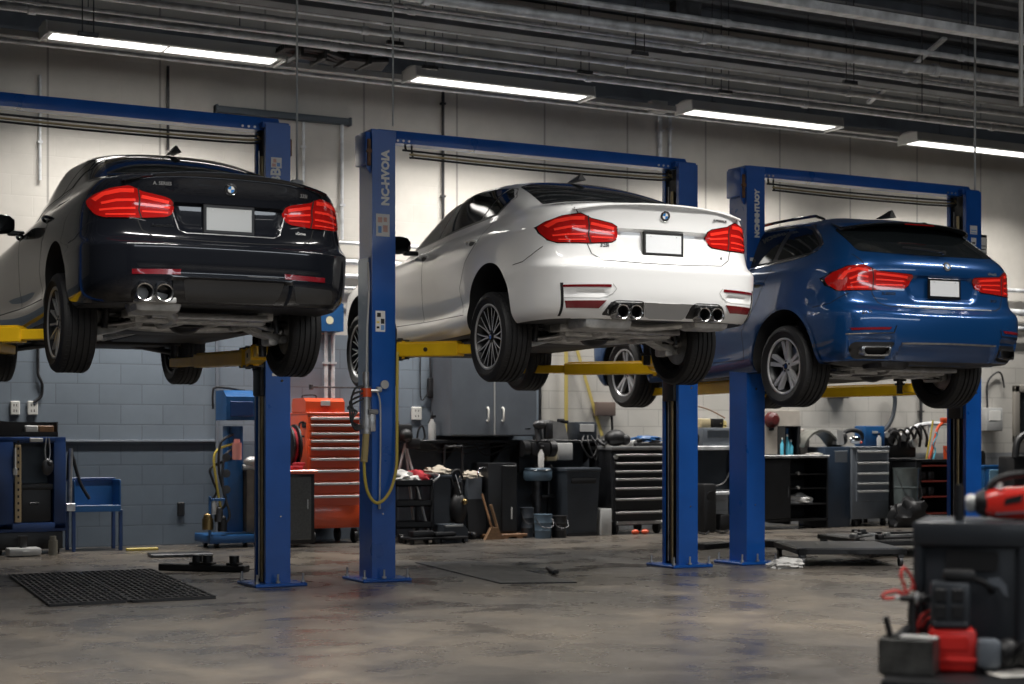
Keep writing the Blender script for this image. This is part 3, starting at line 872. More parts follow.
def suv(name, label, loc, rz, P):
    root = thing(name, label, 'car', loc, rz)
    AX = 0.; WB = 2.89; ZH = .40
    L = [
     (-.66,.36,.6,.66,.36,.66,.33,.66,.33,3.4,.33,.6),
     (-.74,.36,.6,.68,.36,.68,.32,.68,.32,3.5,.32,.6),
     (-.985,.385,1,.94,.385,.915,.30,.93,.30,3.75,.31,1),
     (-.99,.385,1,.945,.387,.92,.30,.935,.30,3.76,.31,1),
     (-1.05,.46,1,.99,.45,.955,.36,.97,.38,3.84,.40,1),
     (-1.075,.56,1,1.008,.56,.965,.42,.985,.50,3.88,.55,1),
     (-1.085,.68,1,1.01,.70,.950,.46,.99,.64,3.90,.70,1),
     (-1.085,.755,1,1.008,.79,.965,.62,.99,.78,3.89,.84,1),
     (-1.075,.785,1,1.0,.84,.972,.76,.985,.88,3.86,.94,1),
     (-1.00,.835,1,.99,.885,.972,.88,.98,.95,3.80,1.0,1),
     (-.985,.88,1,.985,.94,.970,.97,.965,1.01,3.70,1.05,1),
     (-.975,1.00,1,.975,1.03,.968,1.05,.945,1.06,3.55,1.09,1),
     (-.985,1.13,1,.962,1.13,.962,1.12,.92,1.10,3.35,1.12,1),
     (-.990,1.19,1,.948,1.20,.950,1.18,.88,1.14,3.1,1.15,1),
     (-.965,1.245,1,.930,1.25,.935,1.225,.84,1.18,2.85,1.19,1),
     (-.935,1.285,1,.905,1.285,.918,1.26,.82,1.22,2.65,1.25,1),
     (-.86,1.335,.9,.885,1.335,.895,1.30,.80,1.28,2.5,1.31,1),
     (-.70,1.45,.8,.835,1.45,.845,1.44,.76,1.42,2.2,1.46,.8),
     (-.54,1.565,.8,.765,1.57,.785,1.58,.70,1.56,1.85,1.61,.7),
     (-.46,1.625,.7,.70,1.645,.725,1.655,.66,1.63,1.7,1.67,.6),
     (-.36,1.67,.6,.61,1.69,.64,1.70,.60,1.675,1.55,1.70,.5),
     (-.08,1.71,.5,.42,1.72,.44,1.73,.42,1.71,1.4,1.72,.4),
     (.2,1.725,.2,.02,1.735,.02,1.745,.02,1.73,1.2,1.735,.2),
    ]
    S = shell(L)
    rec = [(-.27,1.125),(.27,1.125),(.42,1.10),(.36,.93),(.30,.90),(-.30,.90),(-.36,.93),(-.42,1.10)]
    def disp(V):
        V = V.copy(); rear = V[:, 1] < -.78; P2 = V[:, [0, 2]]
        d = poly_sd(P2, rec); V[:, 1] += np.where(rear, .022*sstep(0, .03, d), 0)
        for sg in (-1, 1):
            p = [(sg*.56,.60),(sg*.93,.60),(sg*.90,.40),(sg*.56,.40)]
            d = poly_sd(P2, p); V[:, 1] += np.where(rear, .035*sstep(0, .03, d), 0)
        p = [(-.50,.53),(.50,.53),(.56,.30),(-.56,.30)]
        d = poly_sd(P2, p); V[:, 1] += np.where(rear, .032*sstep(0, .014, d), 0)
        return V
    B = Body(S, disp, [(AX, ZH, .475), (AX+WB, ZH, .465)], .62, P, LINER)
    C = B.C; reg = np.zeros(len(C), int)
    X, Y, Z = np.abs(C[:, 0]), C[:, 1], C[:, 2]; yz = C[:, [1, 2]]
    reg[(Z < .842) & (Y < -.42)] = 2
    reg[(Z > .842) & (Y < -.62) & (X < .70+.1*sstep(1.1, 1.3, Z)-.14*sstep(.92, .85, Z)) & (Z < 1.62)] = 3
    rd = [(.62,.46),(.66,.72),(.42,.96),(.20,1.27),(1.46,1.25),(1.52,.46)]
    fd = [(1.525,.46),(1.465,1.25),(2.50,1.23),(2.58,.95),(2.52,.46)]
    side = X > .66
    a = (poly_sd(yz, rd) > 0) & side & (Z < 1.275); b = (poly_sd(yz, fd) > 0) & side & (Z < 1.25)
    reg[a & (C[:, 0] < 0)] = 4; reg[a & (C[:, 0] > 0)] = 5; reg[b & (C[:, 0] < 0)] = 6; reg[b & (C[:, 0] > 0)] = 7
    reg[(Y > 3.1) & (Z < .80)] = 8
    reg[(Z > 1.0) & (Y > 2.78) & (B.N[:, 2] > .75)] = 10
    reg[(np.abs(B.N[:, 2]) > .9) & (Z < .40)] = 11
    reg[B.lin] = 9; reg[B.lin & (C[:, 0] > 0)] = 12; reg[B.lin & (Y > 1.5)] = 13; reg[B.lin & (Y > 1.5) & (C[:, 0] > 0)] = 14
    parts = B.split(reg, root, {0:'body_shell', 2:'rear_bumper', 3:'tailgate', 4:'rear_door', 5:'rear_door', 6:'front_door', 7:'front_door', 8:'front_bumper', 9:'wheel_arch_liner', 12:'wheel_arch_liner', 13:'wheel_arch_liner', 14:'wheel_arch_liner', 10:'hood', 11:'underbody_panel'}, {0:P, 9:LINER, 12:LINER, 13:LINER, 14:LINER, 11:UNDER})
    def seam(ln, w, ax, sg):
        m = MB(); B.ribbon(ln, w, ax, sg, m); m.build('panel_seam', SEAM, root)
    seam([(-.79,1.30),(-.74,1.16),(-.705,.98),(-.70,.95),(-.66,.875),(-.58,.848),(-.2,.838),(.2,.838),(.58,.848),(.66,.875),(.70,.95),(.705,.98),(.74,1.16),(.79,1.30)], .007, 'Y', 1)
    for sg in (-1, 1):
        seam([(.62,.46),(.655,.72),(.42,.96),(.25,1.26)], .006, 'X', sg)
        seam([(1.525,.46),(1.50,.9),(1.465,1.25)], .006, 'X', sg)
        seam([(2.52,.46),(2.58,.95),(2.50,1.23)], .006, 'X', sg)
        seam([(.62,.455),(1.5,.45),(2.5,.455)], .006, 'X', sg)
        seam([(-.80,.96),(-.66,.88),(-.45,.86)], .006, 'X', sg)
    # tailgate glass seen from behind (x, z)
    rg = [(-.735,1.325),(-.5,1.305),(0,1.295),(.5,1.305),(.735,1.325),(.71,1.56),(.35,1.60),(0,1.61),(-.35,1.60),(-.71,1.56)]
    w = B.patch(roundpoly(rg, .04), 'Y', 1, 'rear_window', GLASS, root, off=.003, step=.035, thick=.01)
    mm = MB(); B.ribbon([(.70,1.54),(.745,1.335)], .014, 'Y', 1, mm, off=.008); mm.build('chrome_trim', M['lgrey'], w)
    mw = MB(); mw.cyl((0, -.955, 1.325), (0, -.985, 1.325), .018, 12); mw.tube([(0, -.985, 1.325), (-.2, -.968, 1.345), (-.42, -.945, 1.355)], .009, 6); mw.build('rear_wiper', SATIN, w)
    sl = MB(); vs = []; NX = 26
    for i in range(NX+1):
        x = -.70+1.40*i/NX; q = abs(x)/.70; yb = -.44+.02*q*q; e = 1-.75*q**6
        zt = 1.665-.055*q**2.2
        vs += [(x, yb+.10, zt+.012), (x, yb-.20*e, zt-.045), (x, yb-.215*e, zt-.058), (x, yb-.18*e, zt-.075), (x, yb-.02, zt-.065)]
    fs = [(5*i+a, 5*i+(a+1) % 5, 5*i+5+(a+1) % 5, 5*i+5+a) for i in range(NX) for a in range(5)]+[(4,3,2,1,0), tuple(NX*5+a for a in range(5))]
    sl.add(vs, fs); sl.m = [0 if (k % 5) in (0,) and k < NX*5 else 1 for k in range(len(fs))]; so = sl.build('roof_spoiler', [P, GLOSSB], root, smooth=45)
    bl = MB(); bl.box(-.16, .16, -.662, -.650, 1.594, 1.604, .003); bl.build('brake_light', LENSD, so)
    full = [(-.40,1.42),(-.16,1.585),(-.02,1.63),(.9,1.665),(1.45,1.655),(1.80,1.58),(2.42,1.31),(2.36,1.265),(1.4,1.275),(.30,1.305),(-.24,1.335)]
    q1 = [(-.355,1.42),(-.14,1.570),(.0,1.612),(.15,1.620),(.22,1.335),(-.26,1.355)]
    q2 = [(.23,1.618),(.9,1.645),(1.30,1.642),(1.38,1.305),(.29,1.33)]
    q3 = [(1.40,1.638),(1.46,1.632),(1.79,1.562),(2.32,1.325),(2.30,1.29),(1.46,1.30)]
    for sg in (-1, 1):
        tr = B.patch(roundpoly(full, .03), 'X', sg, 'window_trim', SATIN, root, off=.0015, step=.05, thick=.008)
        for q, nm in ((q1, 'quarter_window'), (q2, 'side_window'), (q3, 'side_window')):
            B.patch(roundpoly(q, .025), 'X', sg, nm, GLASS, root, off=.004, step=.035, thick=.008)
        mm = MB(); B.ribbon(full[-3:]+full[:7], .014, 'X', sg, mm, off=.004, k=2); mm.build('chrome_trim', M['chrome'], tr)
        side_mirror(root, sg, 2.12, 1.27, .93, P, 1.15)
        door_handle(B, parts[4 if sg < 0 else 5], sg, .42, 1.13, P, root)
        door_handle(B, parts[6 if sg < 0 else 7], sg, 1.42, 1.12, P, root)
        r = MB()
        pts = [B.hit(sg*xx, yy, 'Z', 1)[0]+Vector((0, 0, h)) for xx, yy, h in ((.60,-.10,.0),(.61,-.02,.03),(.61,.1,.045),(.605,.8,.045),(.60,1.4,.035),(.59,1.55,.0))]
        r.tube(pts, .014, 8, smooth=4); r.build('roof_rail', GLOSSB, root)
        # flared arch lip
        for ay, rr in ((AX, .475), (AX+WB, .465)):
            al = MB(); rad = rr+.034
            ln = [(ay+rad*cos(t), ZH+rad*sin(t)) for t in [radians(-8)+radians(196)*i/30 for i in range(31)]]
            B.ribbon(ln, .040, 'X', sg, al, off=.008)
            al.build('arch_lip', P, root, smooth=60)
        # bumper vents and tips
        B.patch(roundpoly([(sg*x, z) for x, z in [(.56,.545),(.87,.545),(.90,.50),(.84,.405),(.60,.405)]], .02)[::sg], 'Y', 1, 'exhaust_surround', SATIN, root, off=.004, step=.025, thick=.01)
        e = MB()
        pl = roundpoly([(.585,.510),(.835,.510),(.815,.425),(.605,.425)], .03)
        pi_ = roundpoly([(.602,.497),(.815,.497),(.80,.438),(.620,.438)], .025)
        n = len(pl)
        yh = {a_: B.hit(a_, .60, 'Y', 1)[0].y+.012 for a_, b_ in pl+pi_}
        vs = [(sg*a_, yh[a_], b_) for a_, b_ in pl]+[(sg*a_, yh[a_]-.003, b_) for a_, b_ in pi_]+[(sg*a_, yh[a_]+.08, b_) for a_, b_ in pl]+[(sg*a_, yh[a_]+.06, b_) for a_, b_ in pi_]
        e.add(vs, [(i, (i+1) % n, n+(i+1) % n, n+i) for i in range(n)]+[(i, 2*n+i, 2*n+(i+1) % n, (i+1) % n) for i in range(n)], 0)
        e.add(vs, [(n+i, n+(i+1) % n, 3*n+(i+1) % n, 3*n+i) for i in range(n)]+[tuple(3*n+i for i in range(n))], 1)
        e.build('exhaust_tip', [MATS['tip_steel'], MATS['soot']], root)
        B.patch([(sg*x, z) for x, z in [(.60,.668),(.91,.662),(.90,.642),(.62,.646)]][::sg], 'Y', 1, 'rear_reflector', REFLR, root, off=.004, step=.02, thick=.01)
        mm = MB(); B.ribbon([(sg*x, z) for x, z in [(.56,.68),(.58,.62),(.93,.612)]], .008, 'Y', 1, mm, off=.003, k=1); mm.build('bumper_crease', M['chrome'], root)
    ws = [(-.76,2.52),(-.4,2.62),(0,2.65),(.4,2.62),(.76,2.52),(.60,1.72),(0,1.66),(-.60,1.72)]
    B.patch(ws, 'Z', 1, 'windshield', GLASS, root, off=.003, step=.08)
    lp = [(.32,1.105),(.34,1.122),(.66,1.145),(.70,1.165),(.76,1.198),(.86,1.190),(.925,1.145),(.945,1.10),(.945,1.04),(.92,.985),(.70,.985),(.42,1.0),(.36,1.03)]
    sp = [(.70,1.165),(.69,1.10),(.695,.985)]
    bars = [[(.38,1.098),(.67,1.122),.020],[(.73,1.15),(.80,1.165),(.87,1.14),(.90,1.08),.024],[(.40,1.062),(.67,1.075),.013],[(.73,1.095),(.80,1.11),(.855,1.08),.018],[(.43,1.030),(.67,1.030),.014],[(.73,1.055),(.80,1.06),(.85,1.045),.012],[(.73,1.01),(.87,1.01),.016]]
    for sg in (-1, 1): tail_lamp(B, root, sg, lp, sp, bars)
    roundel(root, B, .03, 1.205, .040)
    plate(root, .0, -.972, 1.015, .315, .135, PLATE, GLOSSB, 0)
    lettering(B, root, 'X-SERIES', -.56, .955, .034, M['chrome'])
    lettering(B, root, 'xDrive35i', .56, 1.165, .03, M['steel'])
    lettering(B, root, 'SPORT', .58, .93, .03, M['chrome'])
    lettering(B, root, 'BR FI', -.80, .79, .04, M['chrome'])
    mm = MB(); B.ribbon([(-.44,.845),(0,.842),(.52,.845)], .010, 'Y', 1, mm, off=.003); B.ribbon([(-.50,.535),(0,.540),(.52,.535)], .012, 'Y', 1, mm, off=.003); mm.build('chrome_trim', M['steel'], root)
    a = MB(); zt = 1.725
    a.add([(-.035,-.30,zt-.015),(.035,-.30,zt-.015),(.03,-.08,zt-.005),(-.03,-.08,zt-.005),(-.006,-.285,zt+.052),(.006,-.285,zt+.052),(.004,-.24,zt+.048),(-.004,-.24,zt+.048),(0,-.14,zt+.012)],
      [(0,1,5,4),(4,5,6,7),(0,4,7,8,3),(1,2,8,6,5),(7,6,8),(3,8,2),(0,3,2,1)])
    a.build('roof_antenna', SATIN, root)
    rims = dict(r=.250, n=5, lip=mat('rim_silver', (.55,.55,.56), .3, .35), barrel=M['blackm'], face=mat('rim_silver', (.5,.5,.5)), edge=False)
    for y, zz in ((AX, .375), (AX+WB, .42)):
        for sg in (-1, 1): make_wheel(root, (sg*.845, y, zz), .362, .275, sg, 'double', rims)
    underbody(root, AX, .375, 'suv', .12, 1.08)
    return root
black_car = sedan('sedan', 'black four-door sedan raised on the left lift, twin exhaust tips on one side only', (3.325, 11.168, 1.783), -.01, PB, 'black')
white_car = sedan('sedan', 'white four-door sedan raised on the middle lift, two pairs of exhaust tips', (6.496, 10.739, 1.758), -.05, PW, 'white')
blue_car = suv('sport_utility_vehicle', 'blue metallic sport utility vehicle raised on the right lift', (9.735, 11.325, 1.428), -.049, PU)
# ------------------------------------------------------------------ two-post lifts
def channel(w, d, t, lip):
    # plan of a C channel whose open side faces -X ; web at x=w
    return [(0,0),(w,0),(w,d),(0,d),(0,d-t-lip),(t,d-t-lip),(t,d-t),(w-t,d-t),(w-t,t),(t,t),(t,t+lip),(0,t+lip)]
PWD, PDP, PH = .205, .27, 3.64
def post(root, x, sg, h=PH):
    """sg=-1: open side faces -X (right hand post); x = outer face"""
    p = MB(); poly = channel(PWD, PDP, .012, .03)
    T = TR(x-PWD, 0, 0) if sg < 0 else TR(x+PWD, 0, 0) @ Matrix.Diagonal((-1, 1, 1, 1))
    p.prism(poly, .025, h, 'Z', M=T)
    po = p.build('post', M['blue'], root, smooth=20)
    b = MB(); cx = x+sg*PWD/2
    b.box(cx-.215, cx+.215, -.085, PDP+.10, 0, .025, .006)
    for bx in (-.19, .19):
        for by in (-.05, PDP/2, PDP+.05): b.box(cx+bx-.012, cx+bx+.012, by-.02, by+.02, .02, .03)
    for by in (): b.prism([(cx-.20, .025), (cx-.10, .025), (cx-.10, .10)], by, by+.008, 'Y'); b.prism([(cx+.20, .025), (cx+.10, .025), (cx+.10, .10)], by, by+.008, 'Y')
    bp = b.build('base_plate', M['blue'], root)
    for bx, by in ((-.19,-.05),(.19,-.05),(-.19,PDP+.05),(.19,PDP+.05),(-.02,-.055)):
        a = MB(); a.cyl((cx+bx, by, .03), (cx+bx, by, .045), .019, 6); a.cyl((cx+bx, by, .045), (cx+bx, by, .10), .009, 8)
        a.build('anchor_bolt', M['steel'], bp)
    ln = MB(); ln.box(x+sg*.016, x+sg*(PWD-.03), .013, PDP-.013, .03, h-.02); ln.build('channel_shade', M['black'], po)  # black box stands in for the shade inside the channel
    c = MB(); xi = x+sg*(PWD-.012)
    c.cyl((xi, PDP*.45, .03), (xi, PDP*.45, 3.4), .016, 12)
    c.build('hydraulic_cylinder', M['gold'], root)
    c = MB(); c.tube([(x+sg*(PWD-.006), PDP*.66, .05), (x+sg*(PWD-.006), PDP*.66, 3.45)], .006, 6); c.build('lift_cable', M['steel'], root)
    return po
def arm(root, p0, p1, zt, padz):
    a = Vector(p0); b = Vector(p1); d = (b-a); L = d.length; ang = math.atan2(d.y, d.x); sl = math.atan2(d.z, Vector((d.x, d.y)).length)
    T = TR(*a) @ RZ(ang) @ RY(-sl)
    m = MB(); m.box(-.03, L*.62, -.065, .065, -.055, .055, .008, M=T); m.box(-.03, L*.60, -.05, .05, .055, .067, .003, M=T)
    m.cyl(T @ Vector((0, 0, -.07)), T @ Vector((0, 0, .075)), .062, 20)
    o = m.build('swing_arm', M['yellow'], root)
    i = MB(); i.box(L*.55, L, -.045, .045, -.038, .038, .006, M=T); i.build('arm_extension', M['yellow'], o)
    k = MB(); k.cyl((a.x, a.y, a.z-.085), (a.x, a.y, a.z+.10), .024, 12); k.build('pivot_pin', M['dsteel'], o); k = MB(); k.cyl(T @ Vector((L*.3, -.066, 0)), T @ Vector((L*.3, -.072, 0)), .018, 10)
    k.build('latch_knob', M['dsteel'], o)
    q = MB(); q.cyl((b.x, b.y, b.z-.05), (b.x, b.y, padz-.025), .030, 16); q.cyl((b.x, b.y, b.z+.03), (b.x, b.y, b.z+.05), .05, 16)
    q.build('pad_stem', M['dsteel'], o)
    r = MB(); r.lathe([(.001, padz-.03), (.058, padz-.03), (.062, padz-.02), (.062, padz-.006), (.055, padz), (.001, padz)], 24, 'Z', c=(b.x, b.y, 0)); r.build('rubber_pad', M['black'], o)
def lift(label, xl, xr, y0, zarm_l, zarm_r, sill, car_x, car_y, word, tsize=.092, tz=3.25):
    cx = (xl+xr)/2
    root = thing('two_post_lift', label, 'car lift', (cx, y0, 0), 0, 'blue two-post lifts')
    L, R = xl-cx, xr-cx
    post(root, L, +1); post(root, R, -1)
    # cross beam with rounded top
    b = MB(); T = None
    sec = [(.09,3.60),(.09,3.675),(.11,3.705),(.21,3.705),(.23,3.675),(.23,3.60)]
    b.prism(sec, L+PWD*.5, R-PWD*.3, 'X')
    b.box(L-.0, L+PWD+.02, .02, .30, PH-.01, PH+.045, .006); b.box(R-PWD-.02, R, .02, .30, PH-.03, PH+.02, .006)
    cb = b.build('crossbeam', M['blue'], root)
    for i in range(3): f = MB(); f.cyl((L+PWD+.06+.05*i, .088, 3.62), (L+PWD+.06+.05*i, .080, 3.62), .010, 8); f.build('bolt', M['steel'], cb)
    for i in range(3): f = MB(); f.cyl((R-PWD-.06-.05*i, .088, 3.62), (R-PWD-.06-.05*i, .080, 3.62), .010, 8); f.build('bolt', M['steel'], cb)
    # pulley housing on the outside of the left post
    h = MB(); h.box(L-.045, L+.002, .03, PDP-.01, 3.40, 3.66, .010)
    h.prism([(L-.045, 3.41), (L, 3.40), (L, 3.32), (L-.03, 3.36)], .035, .05, 'Y'); hs = h.build('pulley_housing', M['blue'], root)
    pu = MB(); pu.cyl((L-.02, .005, 3.50), (L-.02, .028, 3.50), .022, 16); pu.box(L-.035, L-.003, .012, .03, 3.38, 3.60, .006); pu.build('pulley', mat('rusty_pulley', (.14,.07,.035), .6, .4, var=.5, scale=20), hs)
    pr = MB(); pr.box(R, R+.06, .12, .22, 3.42, 3.56, .01); pr.build('cable_guide', mat('rusty_pulley', (0,0,0)), root)
    # hoses under the beam, hanging from clips
    for k, (zz, mt, nm) in enumerate(((3.555, M['black'], 'hydraulic_hose'), (3.525, M['gold'], 'sync_cable'), (3.50, M['black'], 'power_cable'))):
        q = MB(); x0 = L+PWD+.22 if k else L+PWD+.16
        q.tube([(x0, .16, 3.61), (x0+.01, .16, zz+.01), (x0+.08, .15, zz), (0, .15, zz-.012), (R-PWD-.1, .15, zz), (R-PWD-.02, .15, zz+.04)], .009, 6, smooth=5); q.build(nm, mt, root)
    # release bars, latch bolts
    for xx in (L+PWD*.5, R-PWD*.35):
        s = MB(); s.cyl((xx, -.001, 1.62), (xx, -.007, 1.62), .010, 10); s.cyl((xx-.01, -.001, .55), (xx-.01, -.007, .55), .007, 10); s.build('latch_bolt', M['chrome'], root)
    # carriages
    for sg, X, za in ((1, L, zarm_l), (-1, R, zarm_r)):
        c = MB(); xi = X+sg*(PWD-.03)
        c.box(xi-.06, xi+.06, .045, PDP-.045, za-.30, za+.22, .01)
        c.box(X+sg*(PWD+.005), X+sg*(PWD+.13), .01, PDP-.01, za-.075, za-.058); c.box(X+sg*(PWD+.005), X+sg*(PWD+.13), .01, PDP-.01, za+.068, za+.085)
        c.box(X+sg*(PWD+.003), X+sg*(PWD+.03), .03, PDP-.03, za-.10, za+.18, .006)
        c.build('carriage', M['blackm'], root)
    # arms reach the sills of the car
    for sg, X, za in ((1, L, zarm_l), (-1, R, zarm_r)):
        for fy, py in ((.07, car_y[0]), (PDP-.07, car_y[1])):
            tx = (car_x-sg*.70)-cx
            arm(root, (X+sg*(PWD+.075), fy, za), (tx, py-y0, min(za+.03, sill-.10)), za, sill)
    # lettering and labels on the left post front
    t = MB(); Tm = Matrix(((0,-1,0,L+PWD*.42),(0,0,-1,-.0015),(1,0,0,0),(0,0,0,1)))
    Tm = Matrix.Translation((L+PWD*.58, -.0015, tz)) @ Matrix(((0,-1,0,0),(0,0,-1,0),(1,0,0,0),(0,0,0,1)))
    t.text(word, tsize, .0008, Tm, bold=.0048); t.build('lettering', M['white'], root)
    return root, L, R
LY = 12.0
lA, AL, AR = lift('leftmost blue two-post lift holding up the black sedan', 1.50, 4.395, LY, 1.90, 1.80, 1.783+.225, 3.29, (11.50, 13.85), 'NC-HVOIA')
lB, BL, BR = lift('middle blue two-post lift holding up the white sedan, yellow hose looped on its left post', 5.095, 8.285, LY, 1.89, 1.80, 1.758+.225, 6.62, (11.35, 13.70), 'NC-HVOIA', .092, at(386, 178, LY).z)
lC, CL, CR = lift('rightmost blue two-post lift holding up the blue sport utility vehicle', 8.83, 11.73, LY, 1.66, 1.66, 1.428+.315, 9.83, (11.85, 14.25), 'NCMMHTUOY', .068, at(755, 213.5, LY).z)
def lbl(root, cx, px0, px1, py0, py1, name, marks):
    a = at(px0, py1, LY); b = at(px1, py0, LY)
    m = MB(); m.box(a.x-cx, b.x-cx, -.003, .0, a.z, b.z, mi=0)
    for (u0, v0, u1, v1, mi) in marks:
        W, H = b.x-a.x, b.z-a.z
        m.box(a.x-cx+u0*W, a.x-cx+u1*W, -.0038, -.0031, a.z+v0*H, a.z+v1*H, mi=mi)
    m.build(name, [mat('label_white', (.72,.70,.68), .6), M['black'], mat('label_pink', (.60,.36,.30), .6), mat('label_blue', (.15,.30,.6), .6), mat('label_yellow', (.8,.6,.1), .6)], root)
cA, cB, cC = [l.location.x for l in (lA, lB, lC)]
lbl(lA, cA, 271, 281.5, 158, 167.5, 'warning_label', [(.2,.5,.5,.85,2),(.55,.15,.85,.5,3),(.1,.1,.45,.4,2)])
m = MB(); p = at(276, 176, LY); Tm = Matrix.Translation((p.x-cA, -.002, p.z)) @ Matrix(((0,-1,0,0),(0,0,-1,0),(1,0,0,0),(0,0,0,1)))
m.text('BB', .11, .0008, Tm, bold=.004); m.build('lettering', M['white'], lA)
lbl(lA, cA, 272, 286, 373.5, 376, 'warning_label', [])
lbl(lB, cB, 376, 389.5, 214.5, 236, 'warning_label', [(.12,.62,.45,.85,2),(.5,.2,.85,.5,2),(.15,.15,.4,.45,3),(.55,.65,.8,.85,2)])
lbl(lB, cB, 375.5, 385, 311, 331.5, 'warning_label', [(.15,.70,.55,.9,1),(.55,.38,.92,.62,1),(.55,.08,.92,.32,3),(.1,.4,.4,.5,4),(.1,.15,.4,.25,1)])
lbl(lC, cC, 750, 757, 258, 261, 'warning_label', [])
lbl(lC, cC, 970, 977, 226, 234, 'warning_label', [(.1,.1,.9,.2,3),(.1,.4,.9,.5,3)])
lbl(lC, cC, 971, 976, 238, 245, 'warning_label', [(.2,.2,.8,.4,1)])
# clipboard at the right of lift C
cl = MB(); a = at(978, 265, LY+.1); b = at(985, 237, LY+.1)
cl.box(a.x-cC+.012, b.x-cC+.02, .09, .10, a.z, b.z+.02, .004, mi=0); cl.box(a.x-cC+.02, b.x-cC+.005, .084, .0895, a.z+.02, b.z-.01, mi=1)
for i in range(5): cl.box(a.x-cC+.024, b.x-cC-.004, .083, .0838, a.z+.05+.035*i, a.z+.058+.035*i, mi=0)
cl.build('clipboard', [M['black'], M['paper']], lC)
# pale cover sheet, air regulator with its loops, yellow and white hoses on lift B's left post
X0 = BL; 
m = MB(); m.box(X0-.012, X0-.004, .05, .27, at(362, 385, LY).z, at(362, 256, LY).z, .004); m.build('post_cover', mat('pale_cover', (.32,.40,.50), .25, .3, .3), lB)
def bl(px, py, y): q = at(px, py, LY+y); return (q.x-cB, y, q.z)
m = MB()
zt, zb = at(368, 372, LY).z, at(368, 434, LY).z
xx = X0-.06
m.cyl((xx, -.01, zb), (xx, -.01, zt-.12), .040, 16); m.cyl((xx, -.01, zt-.12), (xx, -.01, zt), .028, 16); m.cyl((xx, -.01, zb+.05), (xx, -.01, zb+.12), .052, 16)
m.cyl((xx, -.05, zb+.18), (xx+.09, -.03, zb+.18), .022, 10); m.box(xx+.02, xx+.07, -.06, .0, zb+.02, zb+.16, .01); m.cyl((xx-.05, -.01, zb+.35), (xx+.10, -.03, zb+.35), .014, 8)
rg_ = m.build('air_regulator', M['steel'], lB)
m = MB(); m.cyl((xx, -.01, zb+.30), (xx, -.01, zb+.37), .046, 16); m.build('orange_band', M['orange'], rg_)
m = MB(); m.cyl((xx+.16, -.03, zt-.10), (xx+.16, -.012, zt-.10), .035, 20); m.cyl((xx+.09, -.02, zt-.14), (xx+.13, -.02, zt-.14), .022, 10); m.build('gauge', M['lgrey'], rg_)
for k in range(4):
    m = MB(); m.tube([(xx-.02, -.03, zb+.38-.03*k), (xx-.11-.02*k, -.04, zb+.36-.05*k), (xx-.15+.02*k, -.04, zb+.18), (xx-.11-.01*k, -.04, zb+.04+.02*k), (xx-.02, -.03, zb+.06)], .009, 6, smooth=6); m.build('coiled_hose', M['dsteel'], rg_)
m = MB(); m.tube([bl(397.5,352,-.02), bl(397,400,-.03), bl(397,440,-.04), bl(396,470,-.05), bl(389,493,-.06), bl(377,503,-.06), bl(367,490,-.05), bl(364,462,-.04), bl(366,432,-.03)], .013, 8, smooth=8)
m.build('air_hose', M['hoseY'], lB)
m = MB(); m.tube([bl(364,462,-.041), bl(365,450,-.035), bl(366,434,-.03)], .028, 10, smooth=4); m.build('hose_sleeve', mat('tan_sleeve', (.36,.28,.12), .6), lB)
m = MB(); m.tube([bl(376,390,-.03), bl(380,402,-.03), bl(380.5,440,-.025), bl(380,480,-.025), bl(379.5,506,-.02)], .007, 6, smooth=6); m.cyl(bl(379.5,500,-.022), bl(379.5,509,-.022), .012, 8); m.build('white_hose', M['lgrey'], lB)
m = MB(); m.tube([bl(366.5,375,-.0), bl(367,330,-.0), bl(369,290,-.0), bl(368,262,0)], .008, 6, smooth=6); m.build('air_line', M['lgrey'], lB)
# a rod that joins the neighbouring machines behind lift B
# ------------------------------------------------------------------ the room
WY = 17.2; CZ = 6.5; PB_ = 125; SPR = 122; X0R, X1R, Y0R = -8., 26., -7.
def nodes(name):
    m = bpy.data.materials.new(name); m.use_nodes = True; MATS[name] = m
    return m, m.node_tree, m.node_tree.nodes['Principled BSDF']
def N_(nt, t, **k):
    n = nt.nodes.new(t)
    for a, b in k.items():
        if a.startswith('i_'): n.inputs[a[2:].replace('_', ' ')].default_value = b
        else: setattr(n, a, b)
    return n
def ramp(nt, src, stops):
    r = nt.nodes.new('ShaderNodeValToRGB'); e = r.color_ramp.elements
    while len(e) < len(stops): e.new(.5)
    for i, (p, c) in enumerate(stops): e[i].position = p; e[i].color = (*c, 1) if len(c) == 3 else c
    nt.links.new(src, r.inputs['Fac']); return r.outputs['Color']
# polished, stained concrete
m, nt, b = nodes('stained_concrete_floor')
tc = N_(nt, 'ShaderNodeTexCoord')
mp = N_(nt, 'ShaderNodeMapping'); mp.inputs['Scale'].default_value = (1, 1.0, 1); nt.links.new(tc.outputs['Object'], mp.inputs['Vector'])
n1 = N_(nt, 'ShaderNodeTexNoise', i_Scale=.55, i_Detail=8., i_Roughness=.62, i_Distortion=.6); nt.links.new(mp.outputs[0], n1.inputs['Vector'])
n2 = N_(nt, 'ShaderNodeTexNoise', i_Scale=1.9, i_Detail=9., i_Roughness=.6, i_Distortion=.3); nt.links.new(mp.outputs[0], n2.inputs['Vector'])
n3 = N_(nt, 'ShaderNodeTexNoise', i_Scale=26., i_Detail=4.); nt.links.new(mp.outputs[0], n3.inputs['Vector'])
c1 = ramp(nt, n1.outputs['Fac'], [(.28, (.050,.046,.043)), (.45, (.088,.078,.068)), (.60, (.142,.120,.096)), (.78, (.20,.168,.130))])
c2 = ramp(nt, n2.outputs['Fac'], [(.22, (.50,.50,.52)), (.42, (.82,.82,.83)), (.58, (1.0,1.0,1.0)), (.80, (1.30,1.27,1.2))])
mx = N_(nt, 'ShaderNodeMix', data_type='RGBA', blend_type='MULTIPLY'); mx.inputs['Factor'].default_value = .9
